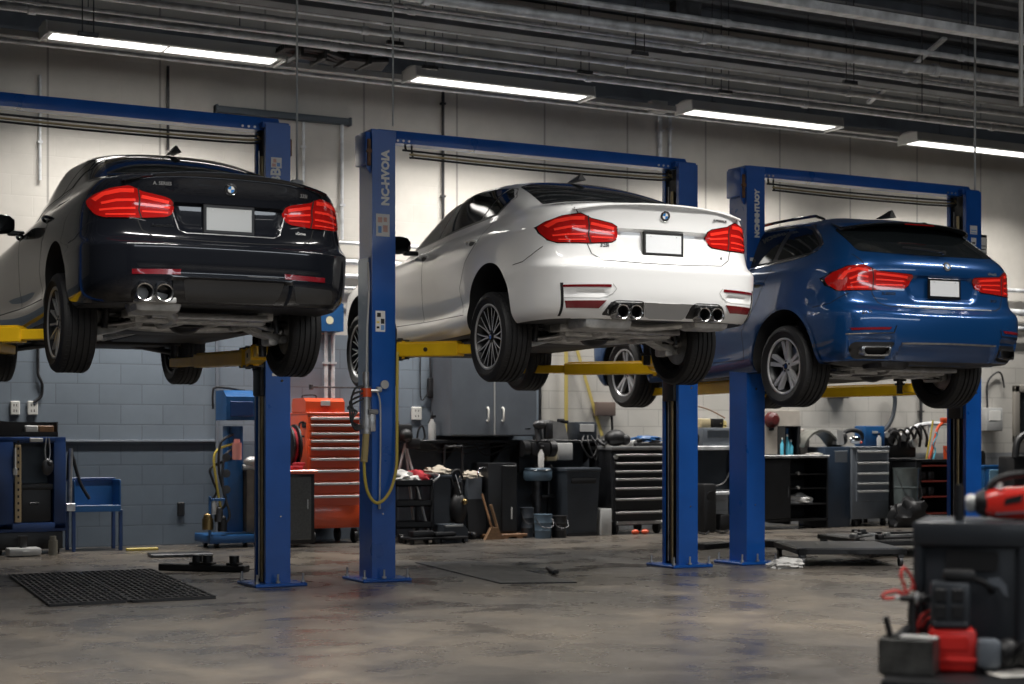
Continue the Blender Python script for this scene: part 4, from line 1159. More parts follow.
nt.links.new(c1, mx.inputs['A']); nt.links.new(c2, mx.inputs['B'])
# oil patches with a shape of their own
def stain(prev, cx, cy, sx, sy, col, strength, rot=0.):
    mpp = N_(nt, 'ShaderNodeMapping', vector_type='TEXTURE'); mpp.inputs['Location'].default_value = (cx, cy, 0); mpp.inputs['Scale'].default_value = (sx, sy, 1); mpp.inputs['Rotation'].default_value = (0, 0, rot)
    nt.links.new(tc.outputs['Object'], mpp.inputs['Vector'])
    ad = N_(nt, 'ShaderNodeMix', data_type='RGBA', blend_type='LINEAR_LIGHT'); ad.inputs['Factor'].default_value = .75
    nt.links.new(mpp.outputs[0], ad.inputs['A']); nt.links.new(n2.outputs['Color'], ad.inputs['B'])
    ln = N_(nt, 'ShaderNodeVectorMath', operation='LENGTH'); sepa = N_(nt, 'ShaderNodeSeparateXYZ'); nt.links.new(ad.outputs['Result'], sepa.inputs[0])
    cb = N_(nt, 'ShaderNodeCombineXYZ'); nt.links.new(sepa.outputs[0], cb.inputs[0]); nt.links.new(sepa.outputs[1], cb.inputs[1]); nt.links.new(cb.outputs[0], ln.inputs[0])
    mr = N_(nt, 'ShaderNodeMapRange'); mr.inputs['From Min'].default_value = 1.15; mr.inputs['From Max'].default_value = .55; mr.inputs['To Max'].default_value = strength
    nt.links.new(ln.outputs['Value'], mr.inputs['Value'])
    o = N_(nt, 'ShaderNodeMix', data_type='RGBA'); nt.links.new(mr.outputs[0], o.inputs['Factor']); nt.links.new(prev, o.inputs['A']); o.inputs['B'].default_value = (*col, 1)
    return o.outputs['Result']
q = fl(345, 590); cc = stain(mx.outputs['Result'], q.x, q.y, .42, 1.0, (.030,.014,.011), .85)
q = fl(390, 605); cc = stain(cc, q.x, q.y, .55, .40, (.022,.019,.017), .75)
q = fl(470, 568); cc = stain(cc, q.x, q.y, 1.0, 1.1, (.020,.021,.024), .85)
q = fl(560, 556); cc = stain(cc, q.x, q.y, 1.3, .8, (.03,.03,.032), .7)
q = fl(600, 598); cc = stain(cc, q.x, q.y, .5, .9, (.05,.046,.042), .6)
q = fl(300, 640); cc = stain(cc, q.x, q.y, .35, .5, (.06,.052,.045), .5)
q = fl(620, 625); cc = stain(cc, q.x, q.y, .5, .8, (.065,.06,.055), .5)
nt.links.new(cc, b.inputs['Base Color'])
rr = N_(nt, 'ShaderNodeMapRange'); rr.inputs['From Min'].default_value = .3; rr.inputs['From Max'].default_value = .7; rr.inputs['To Min'].default_value = .16; rr.inputs['To Max'].default_value = .46
nt.links.new(n2.outputs['Fac'], rr.inputs['Value']); nt.links.new(rr.outputs[0], b.inputs['Roughness'])
bp = N_(nt, 'ShaderNodeBump', i_Strength=.12, i_Distance=.004); nt.links.new(n3.outputs['Fac'], bp.inputs['Height']); nt.links.new(bp.outputs[0], b.inputs['Normal'])
fm = MB(); fm.box(X0R, X1R, Y0R, WY, -.15, 0); tag(fm.build('floor', m), kind='structure')
# expansion joints cut in the floor are left to the stains; block wall
def block_material(name, low, mid, top_z, dark_z, upper, seam=1.2):
    m, nt, b = nodes(name)
    tc = N_(nt, 'ShaderNodeTexCoord'); sp = N_(nt, 'ShaderNodeSeparateXYZ'); nt.links.new(tc.outputs['Object'], sp.inputs[0])
    cb = N_(nt, 'ShaderNodeCombineXYZ'); nt.links.new(sp.outputs[0], cb.inputs[0]); nt.links.new(sp.outputs[2], cb.inputs[1])
    br = N_(nt, 'ShaderNodeTexBrick'); br.inputs['Scale'].default_value = 1; br.inputs['Brick Width'].default_value = .46; br.inputs['Row Height'].default_value = .218; br.inputs['Mortar Size'].default_value = .007; br.inputs['Mortar Smooth'].default_value = .4
    br.inputs['Color1'].default_value = (1,1,1,1); br.inputs['Color2'].default_value = (.93,.93,.93,1); br.inputs['Mortar'].default_value = (.72,.72,.72,1)
    nt.links.new(cb.outputs[0], br.inputs['Vector'])
    nz = N_(nt, 'ShaderNodeTexNoise', i_Scale=1.3, i_Detail=8., i_Roughness=.6); nt.links.new(tc.outputs['Object'], nz.inputs['Vector'])
    wear = ramp(nt, nz.outputs['Fac'], [(.3, (.82,.82,.82)), (.65, (1.06,1.06,1.06))])
    def gt(z, inp=2):
        g = N_(nt, 'ShaderNodeMath', operation='GREATER_THAN'); g.inputs[1].default_value = z; nt.links.new(sp.outputs[inp], g.inputs[0]); return g.outputs[0]
    def mixc(f, a, bb, bt='MIX'):
        o = N_(nt, 'ShaderNodeMix', data_type='RGBA', blend_type=bt)
        if isinstance(f, float): o.inputs['Factor'].default_value = f
        else: nt.links.new(f, o.inputs['Factor'])
        for k, v in (('A', a), ('B', bb)):
            if isinstance(v, tuple): o.inputs[k].default_value = (*v, 1)
            else: nt.links.new(v, o.inputs[k])
        return o.outputs['Result']
    base = mixc(gt(dark_z), low, mid)
    blk = mixc(1.0, base, br.outputs['Color'], 'MULTIPLY')
    # panels above: faint vertical seams
    fr = N_(nt, 'ShaderNodeMath', operation='PINGPONG'); fr.inputs[1].default_value = seam/2; nt.links.new(sp.outputs[0], fr.inputs[0])
    ls = N_(nt, 'ShaderNodeMath', operation='LESS_THAN'); ls.inputs[1].default_value = .012; nt.links.new(fr.outputs[0], ls.inputs[0])
    up = mixc(ls.outputs[0], upper, tuple(x*.55 for x in upper))
    col = mixc(gt(top_z), blk, up)
    col = mixc(.9, col, wear, 'MULTIPLY')
    nt.links.new(col, b.inputs['Base Color']); b.inputs['Roughness'].default_value = .6
    bp = N_(nt, 'ShaderNodeBump', i_Strength=.25, i_Distance=.005); nt.links.new(br.outputs['Fac'], bp.inputs['Height']); bp.invert = True; nt.links.new(bp.outputs[0], b.inputs['Normal'])
    return m
XB = at(540, 400, WY).x
wl = block_material('painted_block_wall', (.115,.145,.180), (.20,.24,.285), 2.35, 1.13, (.62,.585,.53))
wr = block_material('pale_block_wall', (.26,.27,.28), (.50,.48,.44), 2.6, .95, (.62,.585,.53))
w = MB(); w.box(X0R, XB, WY, WY+.2, 0, CZ); tag(w.build('wall_back', wl), kind='structure')
w = MB(); w.box(XB, X1R, WY, WY+.2, 0, CZ); tag(w.build('wall_back', wr), kind='structure')
plain = mat('plain_dark_wall', (.20,.20,.20), .7, var=.1)
w = MB(); w.box(X0R-.2, X0R, Y0R, WY, 0, CZ); tag(w.build('wall_left', plain), kind='structure')
w = MB(); w.box(X1R, X1R+.2, Y0R, WY, 0, CZ); tag(w.build('wall_right', plain), kind='structure')
w = MB(); w.box(X0R, X1R, Y0R-.2, Y0R, 0, CZ); tag(w.build('wall_front', plain), kind='structure')
# corrugated roof deck: ribs run along X
dk = MB(); y = Y0R; prof = []
while y < WY: prof += [(y, CZ), (y+.10, CZ), (y+.14, CZ+.05), (y+.26, CZ+.05), (y+.30, CZ)]; y += .30
dk.add([(X0R, a, z) for a, z in prof]+[(X1R, a, z) for a, z in prof], [(i, i+1, len(prof)+i+1, len(prof)+i) for i in range(len(prof)-1)])
tag(dk.build('ceiling', M['roofm'], smooth=10), kind='structure')
tr = MB(); a = at(62, 440, WY); b_ = at(215, 441, WY); tr.box(a.x, b_.x, WY-.03, WY, 1.12, 1.145, .004); tag(tr.build('trim_1', mat('ledge', (.16,.18,.21), .5)), kind='structure')
tr = MB(); tr.box(b_.x, b_.x+.03, WY-.035, WY, 0, 2.3, .004); tag(tr.build('trim_2', mat('ledge', (0,0,0))), kind='structure')
tr = MB(); tr.box(X0R, X1R, WY-.22, WY, 5.36, 5.42); tr.box(X0R, X1R, WY-.05, WY, 5.42, 5.75); tag(tr.build('trim_3', M['roofm']), kind='structure')
# roof purlins
k = 4
for yy in (13.4, 15.0, 16.4):
    pz = MB(); pz.box(X0R, X1R, yy-.04, yy+.04, 6.36, 6.375); pz.box(X0R, X1R, yy-.005, yy+.005, 6.37, CZ); pz.box(X0R, X1R, yy-.04, yy+.04, CZ-.02, CZ-.005)
    tag(pz.build('trim_%d' % k, M['roofm']), kind='structure'); k += 1
for xx in (19.5,):
    pz = MB(); pz.box(xx-.08, xx+.08, 6, WY, 5.72, 5.74); pz.box(xx-.01, xx+.01, 6, WY, 5.74, 6.2); pz.box(xx-.08, xx+.08, 6, WY, 6.2, 6.218)
    tag(pz.build('trim_%d' % k, M['roofm']), kind='structure'); k += 1
# pipes and conduits under the roof: measured where they cross the middle of the view
def run(name, label, cat, px, py, Y, r, mt, x0=X0R+.1, x1=X1R-.1, sq=False, group=None):
    p = at(px, py, Y); o = MB()
    if sq: o.box(x0-p.x, x1-p.x, -r, r, -r*.7, r*.7, .004)
    else:
        o.cyl((x0-p.x, 0, 0), (x1-p.x, 0, 0), r, 12)
        xx = math.ceil(x0/3)*3.
        while xx < x1: o.cyl((xx-p.x, 0, 0), (xx+.07-p.x, 0, 0), r*1.35, 12); xx += 3.
    ob = o.build(name, mt, None, (p.x, Y, p.z)); tag(ob, label, cat, group)
    return p
G = M['galv']
pls = [run('overhead_pipe', 'thickest bright steel pipe running the length under the roof', 'pipe', 800, 51, 13.0, .050, G),
 run('overhead_pipe', 'thin steel pipe above the thickest pipe, nearest the roof', 'pipe', 800, 34, 12.6, .028, G),
 run('overhead_pipe', 'upper of the two steel pipes just above the lights', 'pipe', 640, 66, 14.4, .032, G),
 run('overhead_pipe', 'lower steel pipe just above the lights, against the wall side', 'pipe', 640, 84, 15.2, .036, G),
 run('overhead_conduit', 'thin dark conduit between the steel roof pipes', 'conduit', 640, 55, 13.8, .018, M['dsteel']),
 run('overhead_conduit', 'thin conduit second below the thickest roof pipe', 'conduit', 800, 78, 13.9, .018, G),
 run('overhead_duct', 'flat grey steel duct strip running above the pipes', 'duct', 400, 14, 13.6, .10, M['roofm'], sq=True),
 run('overhead_duct', 'pale flat cable tray running high at the upper right', 'cable tray', 900, 20, 11.2, .055, G, sq=True),
 run('overhead_pipe', 'thin steel pipe just under the thickest pipe, running the length', 'pipe', 700, 47, 13.4, .018, G),
 run('overhead_pipe', 'thin steel pipe low above the third tube light', 'pipe', 800, 98, 14.9, .018, G),
 run('overhead_pipe', 'thin pale pipe high above the second tube light', 'pipe', 500, 24, 13.3, .022, G),
 run('light_raceway', 'pale metal raceway that the tube lights are fixed to', 'raceway', 340, 71, 16.25, .045, M['lgrey'], sq=True),
 run('light_raceway', 'thin lower rail under the pale raceway at the lights', 'rail', 340, 78, 16.6, .022, G)]
# rails on the wall behind the cars
for py, r, lab in ((243, .022, 'top thin grey pipe on the wall between black and white cars'), (262, .035, 'second thick grey pipe on the wall between black and white cars'), (276, .028, 'third grey pipe on the wall between black and white cars'), (288, .018, 'lowest thin grey pipe on the wall between black and white cars')):
    run('wall_pipe', lab, 'pipe', 348, py, WY-.12, r, G, 5.9, 8.2)
for py, r, lab in ((290, .03, 'uppermost grey pipe on the wall behind the blue vehicle tail'), (312, .05, 'thick grey pipe on the wall behind the blue vehicle tail'), (328, .03, 'lowest grey pipe on the wall behind the blue vehicle tail')):
    run('wall_pipe', lab, 'pipe', 1005, py, WY-.12, r, G, 14.8, 19)
# dark rail on the wall
a = at(215, 108, WY-.06); b_ = at(351, 122.5, WY-.06)
o = MB(); o.box(0, b_.x-a.x, -.03, .06, -.045, .03, .01); o.box(0, .03, -.04, .06, -.055, .04, .005); o.box(b_.x-a.x-.03, b_.x-a.x, -.04, .06, -.055, .04, .005)
tag(o.build('steel_rail', mat('blue_grey_steel', (.075,.09,.105), .5, .3), None, a), 'dark blue-grey steel rail on the wall between two lifts', 'rail')
# vertical conduits on the wall
def riser(px, py0, py1, r, label, mt=G, name='wall_conduit', Y=None, lean=0.):
    Y = Y or WY-.04; a = at(px, py1, Y); b2 = at(px, py0, Y)
    o = MB(); o.cyl((0, 0, 0), (lean, 0, b2.z-a.z), r, 10)
    zz = .4
    while zz < b2.z-a.z: o.box(-r*1.6, r*1.6, -r*1.3, .03, zz-.012, zz+.012); zz += 1.1
    return tag(o.build(name, mt, None, a), label, 'conduit')
riser(40, 75, 180, .016, 'thin conduit on the wall above the black car roof at left')
riser(168, 66, 150, .016, 'thin dark conduit on wall below the leftmost light', M['dsteel'])
riser(303.5, 122, 182, .016, 'thin conduit dropping from the dark steel rail, left one')
riser(342, 122, 240, .020, 'conduit dropping from the dark steel rail, right one')
riser(443, 92, 230, .018, 'dark conduit on the wall left of the white car roof', M['dsteel'])
riser(660, 112, 162, .03, 'thicker grey pipe of the pair on the wall above middle lift')
riser(670, 112, 160, .022, 'thinner grey pipe of the pair on the wall above middle lift')
riser(326, 330, 398, .022, 'left pipe of the pair on the wall above the orange tool chest')
riser(333, 330, 398, .022, 'right pipe of the pair on the wall above the orange tool chest')
riser(921, 388, 440, .022, 'dark conduit on the block wall under the blue vehicle', M['dsteel'])
riser(540, 350, 470, .018, 'dark conduit at the right edge of the grey wall cabinet', M['dsteel'])
# hanging cords
def cord(px, py0, py1, Y, r, label, mt, end=None):
    a = at(px, py1, Y); b2 = at(px, py0, Y); top = CZ
    o = MB(); o.cyl((0, 0, 0), (0, 0, top-a.z), r, 8)
    if end: o.box(-.05, .05, -.03, .03, -.06, 0, .012)
    tag(o.build('drop_wire', mt, None, a), label, 'cord')
cord(297, 0, 180, 12.6, .010, 'pale cord hanging between left lift and middle lift', M['lgrey'], True)
cord(393, 0, 126, 12.16, .008, 'pale cord coming down onto the top of the middle lift', M['lgrey'])
cord(975, 0, 194, 12.2, .011, 'pale cord coming down onto the right lift', M['lgrey'])
cord(922, 0, 112, 13.2, .006, 'thin dark cord hanging left of the right lift cord', M['dsteel'])
cord(1021, 42, 106, 11.0, .02, 'short thick white rod hanging at the far right edge', M['white'])
# diagonal brace
a = at(945, 38, 13.2); b_ = at(868, 103, 14.6); o = MB(); o.box(-.03, .03, 0, (b_-a).length, -.015, .015)
d = (b_-a).normalized(); o2 = o.build('roof_brace', G, None, a); o2.rotation_mode = 'QUATERNION'; o2.rotation_quaternion = d.to_track_quat('Y', 'Z'); tag(o2, 'diagonal grey steel brace between the roof pipes at right', 'brace')
# threaded rods that carry the pipes
kk = 0
for px, py, Y in ((585, 60, 14.4), (88, 20, 14.4), (395, 30, 14.4), (725, 80, 14.4), (850, 70, 13.0), (430, 55, 15.2), (640, 40, 13.0), (965, 90, 14.4)):
    p = at(px, py, Y); o = MB()
    for s in (-1, 1): o.cyl((s*.05, 0, -.12), (s*.05, 0, CZ-p.z), .006, 6)
    o.box(-.09, .09, -.02, .02, -.15, -.11, .004); kk += 1
    t = tag(o.build('trapeze_hanger', M['dsteel'], None, p), 'black trapeze hanger of threaded rods holding the roof pipes', 'hanger', 'pipe hangers under the roof')
# dark electrical box in the roof, and junction boxes
def jbox(px, py, Y, w, h, d, label, mt=M['dsteel'], name='junction_box', cat='junction box'):
    p = at(px, py, Y); o = MB(); o.box(-w/2, w/2, -d, 0, -h/2, h/2, .006); o.box(-w*.42, w*.42, -d-.006, -d, -h*.42, h*.42, .003)
    return tag(o.build(name, mt, None, p), label, cat)
jbox(682, 12, 13.0, .30, .16, .12, 'dark box on the roof pipe near top centre')
jbox(655, 108, 16.4, .22, .14, .12, 'pale junction box between second and third tube lights', M['lgrey'])
# dark cable bundle above the second gap of the lights
a = at(284, 46, 15.5); o = MB()
for i in range(6): o.tube([(0, .05*i, 0), (.35, .04*i-.05, .05*sin(i)), (.75, .05*i, -.05), (1.15, .03*i, -.02-.01*i)], .035, 8, smooth=4)
for i in range(4): o.box(.15+.25*i, .19+.25*i, -.08, .32, -.10, .10, .01)
tag(o.build('cable_bundle', M['black'], None, a), 'black cable bundle lying above the gap between first two lights', 'cable bundle')

# ------------------------------------------------------------------ tube lights
EM = mat('lamp_diffuser', (.9,.9,.88), .4, emit=(1,.965,.91), estr=5.)
HOOD = mat('lamp_hood', (.50,.50,.49), .45, .0)
HOODW = mat('lamp_reflector', (.75,.75,.73), .4)
def fixture(x0, x1, y, z, label, w=.38, grp='tube lights along the back wall'):
    L = x1-x0
    r = thing('tube_light', label, 'light', ((x0+x1)/2, y, z), 0, grp)
    h = MB()
    h.prism([(-w/2, -.01), (-w/2+.02, .10), (-.06, .13), (.06, .13), (w/2-.02, .10), (w/2, -.01), (w/2-.01, -.01), (w/2-.03, .09), (-w/2+.03, .09), (-w/2+.01, -.01)], -L/2, L/2, 'X')
    h.build('hood', HOOD, r, smooth=20)
    for s in (-1, 1): e = MB(); e.prism([(-w/2-.004, -.03), (-w/2+.018, .105), (w/2-.018, .105), (w/2+.004, -.03)], s*L/2-.008, s*L/2+.008, 'X'); e.build('end_cap', HOODW, r)
    d = MB(); d.box(-L/2, L/2, -w/2, w/2, -.008, .002, .002); d.build('reflector', HOODW, r)
    d = MB(); d.box(-L/2+.07, -.012, -w*.30, w*.30, -.012, .022, .006); d.box(.012, L/2-.07, -w*.30, w*.30, -.012, .022, .006)
    d.build('diffuser', EM, r)
    c = MB(); c.box(-.012, .012, -w*.36, w*.36, -.01, .03, .003); c.box(-L/2+.01, -L/2+.04, -w*.36, w*.36, -.008, .03, .003); c.box(L/2-.04, L/2-.01, -w*.36, w*.36, -.008, .03, .003); c.build('lamp_clip', HOODW, r)
    for s in (-1, 1):
        k = MB(); k.cyl((s*L*.32, 0, .13), (s*L*.32, 0, CZ-z), .005, 6); k.box(s*L*.32-.03, s*L*.32+.03, -.03, .03, .125, .15); k.build('hanger_rod', M['dsteel'], r)
    return r
def lamp(x0, x1, y, z, power):
    l = bpy.data.lights.new('tube', 'AREA'); l.shape = 'RECTANGLE'; l.size = abs(x1-x0)-.08; l.size_y = .2; l.energy = power; l.color = (1,.97,.925); l.spread = radians(SPR)
    o = bpy.data.objects.new('tube', l); COL.objects.link(o); o.location = ((x0+x1)/2, y, z-.016)
    return o
LYY = 16.05
specs = [(43, 280, 35, 61, 'leftmost tube light above the black car'), (409, 587, 78, 98, 'second tube light from left, above the middle lift'), (684, 834, 110, 129, 'third tube light from left, above the gap beside the blue vehicle'), (908, 1075, 142, 160, 'rightmost tube light, cut by the frame edge')]
for px0, px1, py0, py1, lab in specs:
    a, b_ = at(px0, py0, LYY), at(px1, py1, LYY)
    z = (a.z+b_.z)/2
    fixture(a.x, b_.x, LYY, z, lab); lamp(a.x, b_.x, LYY, z, PB_)
# ------------------------------------------------------------------ things along the back wall
YF = 16.5
def span(px0, px1, pyt, Y=YF, pyb=None):
    a = at(px0, pyt, Y); b = at(px1, pyt, Y); zt = (a.z+b.z)/2
    zb = 0 if pyb is None else at((px0+px1)/2, pyb, Y).z
    return (a.x+b.x)/2, b.x-a.x, zt, zb
def casters(root, w, d, r=.05, y0=.06):
    for sx in (-1, 1):
        for yy in (y0, d-y0):
            m = MB(); x = sx*(w/2-.07); m.cyl((x-.018, yy, r), (x+.018, yy, r), r, 16); m.box(x-.028, x+.028, yy-.02, yy+.03, r, r*2+.01, .004); m.build('caster', M['black'], root)
def chest(name, label, cat, cx, Y, w, d, h, mbody, mtrim, rows, base=.11, drawer_x=(-.94, .94), handle='bar', mhand=None, group=None):
    """roller cabinet: body, drawers each with its handle, casters"""
    root = thing(name, label, cat, (cx, Y, 0))
    m = MB(); m.box(-w/2, w/2, .02, d, base, h, .012); m.box(-w/2-.004, w/2+.004, .0, d+.004, h-.02, h+.008, .006); m.build('body', mbody, root)
    casters(root, w, d, base*.45)
    z = h-.035
    for hh in rows:
        x0, x1 = drawer_x[0]*w/2, drawer_x[1]*w/2
        q = MB(); q.box(x0, x1, .0, .03, z-hh+.010, z, .005); dr = q.build('drawer', mtrim, root)
        s = MB(); s.box(x0+.01, x1-.01, -.028, .0, z-.030, z-.014, .005); s.box(x0+.01, x1-.01, -.028, -.022, z-.040, z-.016, .002); s.build('handle', mhand or M['steel'], dr)
        z -= hh
    return root
# --- orange tool chest
cx, w, zt, _ = span(308, 362, 413, YF)
oc = chest('tool_chest', 'tall orange-red roller tool chest with many thin drawers and steel handles', 'tool chest', cx, YF, w, .62, zt, M['orange'], M['orange'], [.075,.095,.08,.085,.115,.13,.14,.14,.14], base=.17, mhand=mat('pale_handle', (.42,.38,.36), .45, .2))
m = MB(); m.box(-w*.47, w*.47, -.004, .02, .19, .42, .01); m.build('lower_panel', M['orange'], oc)
m = MB(); m.box(-w/2-.01, -w/2+.004, .05, .18, zt-.16, zt-.10, .01); m.tube([(-w/2-.01, .1, zt-.1), (-w/2-.06, .1, zt-.12), (-w/2-.06, .1, zt-.24), (-w/2-.01, .1, zt-.26)], .012, 8, smooth=4); m.build('push_handle', M['black'], oc)
bx, bw, bt, bb = span(306, 345, 398, YF+.05, 414)
tb = thing('tool_box', 'small orange-red tool box with a grey latch plate on the orange chest', 'tool box', (bx, YF+.06, zt+.009))
H = bt-zt-.009
m = MB(); m.prism([(0, 0), (0, H*.75), (.06, H), (.40, H), (.44, H*.75), (.44, 0)], -bw/2, bw/2, 'X'); m.build('body', M['orange'], tb)
m = MB(); m.box(-bw*.12, bw*.12, -.012, .0, H*.45, H*.80, .003); m.build('latch', M['lgrey'], tb)
m = MB(); m.tube([(-bw*.42, .2, H), (-bw*.40, .2, H+.03), (-bw*.1, .2, H+.035), (-bw*.06, .2, H)], .008, 6, smooth=4); m.build('handle', M['black'], tb)
# black lid bits left of the box
p = at(298, 413, YF+.3); 
# --- grey side cabinet with orange top
cx, w, zt, _ = span(291, 313, 470, YF-.35)
sc = thing('side_cabinet', 'small grey-door cabinet with orange worktop left of the orange chest', 'cabinet', (cx-.10, YF-.42, 0)); w2 = w+.2
m = MB(); m.box(-w2/2, w2/2, .02, .42, .04, zt-.04, .01); m.build('body', M['blackm'], sc)
m = MB(); m.box(-w2/2-.02, w2/2+.03, -.01, .44, zt-.04, zt, .008); m.build('worktop', M['orange'], sc)
m = MB(); m.box(-w2*.44, w2*.40, .004, .022, .08, zt-.07, .006); dd = m.build('door', mat('mesh_grey_door', (.10,.10,.095), .5, .4, var=.2, scale=60), sc)
m = MB(); m.cyl((w2*.30, -.01, zt*.5), (w2*.30, -.01, zt*.62), .008, 8); m.build('handle', M['steel'], dd)
m = MB(); m.box(-.10, .02, .06, .22, 0, .045, .01); m.box(-.06, .05, .08, .20, .045, .08, .01); tag(m.build('rag_pile', [M['clothr']], None, (cx, YF-.40, zt)), 'small red and white bundle on the orange worktop', 'rags')
hr = thing('hose_reel', 'dark round hose reel hanging left of the orange chest', 'hose reel', tuple(at(291, 446, YF-.05))); 
m = MB(); m.lathe([(.05, -.05), (.21, -.06), (.235, -.05), (.235, -.03), (.19, -.02), (.19, .02), (.235, .03), (.235, .05), (.21, .06), (.05, .05)], 28, 'X'); m.build('drum', M['black'], hr)
m = MB(); m.lathe([(.19, -.022), (.205, -.01), (.205, .01), (.19, .022)], 28, 'X'); m.build('hose', M['clothr'], hr)
m = MB(); m.box(-.02, .02, .0, .60, -.02, .02, .005); m.build('bracket', M['dsteel'], hr)
# --- blue refrigerant machine behind lift A
cx, w, zt, _ = span(214, 262, 392, YF-.1)
bmch = thing('service_machine', 'blue service machine on a mast with hoses and gauges behind the left lift', 'machine', (cx, YF-.1, 0))
m = MB(); m.prism([(-.02, .0), (-.02, .25), (.08, .32), (.34, .32), (.34, 0)], -w*.26, w*.34, 'X', M=TR(0, 0, zt-.30)); hd = m.build('head', M['cobalt'], bmch)
m = MB(); m.box(-w*.18, w*.30, -.03, -.018, zt-.26, zt-.10, .006); m.build('panel', M['dcobalt'], hd)
m = MB(); m.tube([(-w*.46, .1, zt-.18), (-w*.46, .1, zt+.0), (-w*.36, .1, zt+.05), (w*.2, .1, zt+.02)], .012, 8, smooth=5); m.build('handle', M['dsteel'], hd)
m = MB(); m.box(-.09, .09, .10, .26, .16, zt-.36, .012); m.box(-.06, .06, .04, .10, zt-.62, zt-.36, .02); m.build('mast', M['cobalt'], bmch)
m = MB(); m.box(-w*.62, w*.5, -.06, .5, .05, .14, .012); m.box(-w*.62, -w*.58, -.05, -.01, .12, .55, .004); m.box(-w*.62, -w*.3, -.05, -.01, .5, .53, .004); m.build('base', M['cobalt'], bmch)
casters(bmch, w*1.1, .5, .04)
m = MB(); m.box(.10, .30, .02, .30, .16, zt-.80, .01); m.build('side_tank', mat('bronze_panel', (.16,.13,.10), .45, .5, var=.2), bmch)
m = MB(); m.cyl((-.02, -.02, zt-.72), (-.02, -.02, zt-.54), .05, 16); m.cyl((-.02, -.02, zt-.54), (-.02, -.02, zt-.50), .03, 12); m.build('fluid_bottle', mat('pink_fluid', (.60,.25,.22), .3), bmch)
m = MB(); m.ball((.16, -.0, zt-.74), .07, 12, (1.4, 1, .8)); m.cyl((.05, 0, zt-.80), (.30, 0, zt-.80), .03, 10); m.build('pump', M['alu'], bmch)
for i, (x0, z1, z2) in enumerate(((-.20, zt-.45, .4), (-.26, zt-.55, .3), (-.16, zt-.6, .25), (-.30, zt-.7, .5))):
    m = MB(); m.tube([(-.05, .02, z1), (x0, -.02, z1-.10), (x0-.02+.03*(i % 2), -.03, (z1+z2)/2), (x0+.06, -.02, z2+.1), (x0, .0, z2)], .014, 8, smooth=6); m.build('hose', [M['black'], M['hoseY'], M['dsteel'], M['black']][i], bmch)
for i, (x, z, r) in enumerate(((-.34, .30, .06), (-.22, .38, .045), (-.28, .46, .035), (-.18, .28, .05))):
    m = MB(); m.cyl((x, -.02, z-.10), (x, -.02, z+.02), r, 14); m.ball((x, -.02, z+.03), r*.8, 10); m.build('canister', [M['brass'], M['dsteel'], M['alu'], M['black']][i], bmch)
for i in range(3):
    m = MB(); m.cyl((-.14, -.035, .62+.17*i), (-.14, -.02, .62+.17*i), .045, 18); m.build('gauge', M['dsteel'], bmch)
# --- blue parts bench at left
cx, w, zt, _ = span(74, 121, 480, YF+.05)
bb = thing('parts_bench', 'blue metal parts-washing bench with an upright basin on four legs', 'bench', (cx, YF+.05, 0))
zm = at(97, 510, YF+.05).z
m = MB(); m.box(-w/2, w/2, .30, .33, zm, zt, .008); m.box(-w/2, -w/2+.015, .0, .33, zm, zt, .004); m.box(w/2-.015, w/2, .0, .33, zm, zt, .004); m.box(-w/2, w/2, 0, .33, zm-.01, zm+.008, .004); m.box(-w/2, w/2, -.005, .012, zm-.02, zm+.05, .004)
m.build('basin', M['cobalt'], bb)
m = MB(); m.box(-w/2-.012, w/2+.012, .29, .345, zt-.02, zt+.02, .006); m.build('rim', M['dcobalt'], bb)
for sx in (-1, 1):
    for yy in (.02, .32):
        m = MB(); m.box(sx*w/2-.018, sx*w/2+.018, yy-.018, yy+.018, 0, zm, .003); m.build('leg', M['dcobalt'], bb)
p = at(68, 475, YF+.2)
m = MB(); m.tube([(0, 0, 0), (.02, -.01, .3), (.12, 0, -.02), (.22, 0, -.20)], .018, 8, smooth=6); tag(m.build('drain_hose', M['black'], None, (p.x, YF+.2, p.z-.05)), 'black bent hose above the blue bench', 'hose')
m = MB(); m.cyl((0,0,0), (.01,0,.62), .02, 8); m.box(-.04,.05,-.02,.02,-.02,.06,.005); tag(m.build('broom_pole', M['steel'], None, (at(70,509,YF-.02).x, YF-.02, at(70,509,YF).z)), 'steel nozzle pole standing at left of the blue bench', 'pole')
# --- blue framed station at far left
cx, w, zt, _ = span(-6, 66, 437, YF-.15)
st = thing('tool_station', 'dark blue framed tool station with black box at the far left', 'tool station', (cx, YF-.15, 0))
zb = at(30, 530, YF-.15).z
m = MB()
m.box(-w/2, -w/2+.19, 0, .4, zb, zt, .01); m.box(w/2-.12, w/2, 0, .4, zb, zt, .01); m.box(-w/2, w/2, 0, .4, zt-.06, zt, .01); m.box(-w/2, w/2, 0, .4, zb-.02, zb+.07, .01)
m.build('frame', M['dcobalt'], st)
m = MB(); m.box(-w/2+.18, w/2-.11, .30, .32, zb+.05, zt-.05); m.build('back_panel', mat('dim_steel', (.10,.12,.14), .5, .3, var=.15), st)
m = MB(); xs = -w/2+.20; m.box(xs, xs+.06, -.012, .004, zb+.08, zt-.08, .003)
m.build('slotted_strip', mat('tan_strip', (.45,.34,.20), .6), st)
m = MB()
for i in range(12): m.box(xs+.022, xs+.040, -.016, -.011, zb+.12+i*.068, zb+.145+i*.068)
m.build('slots', M['black'], st)
zk = at(30, 485, YF-.15).z
m = MB(); m.box(-w/2+.27, w/2-.14, .03, .30, zb+.07, zk, .012); m.box(-w/2+.25, w/2-.12, .02, .31, zk-.05, zk+.01, .01); m.box(-.01, .09, .018, .032, (zb+zk)/2+.02, (zb+zk)/2+.05, .006); bxx = m.build('lower_box', M['blackm'], st)
m = MB(); m.box(-w/2+.02, w/2-.02, .04, .36, .05, zb-.02, .01); m.build('plinth', M['blackm'], st)
m = MB()
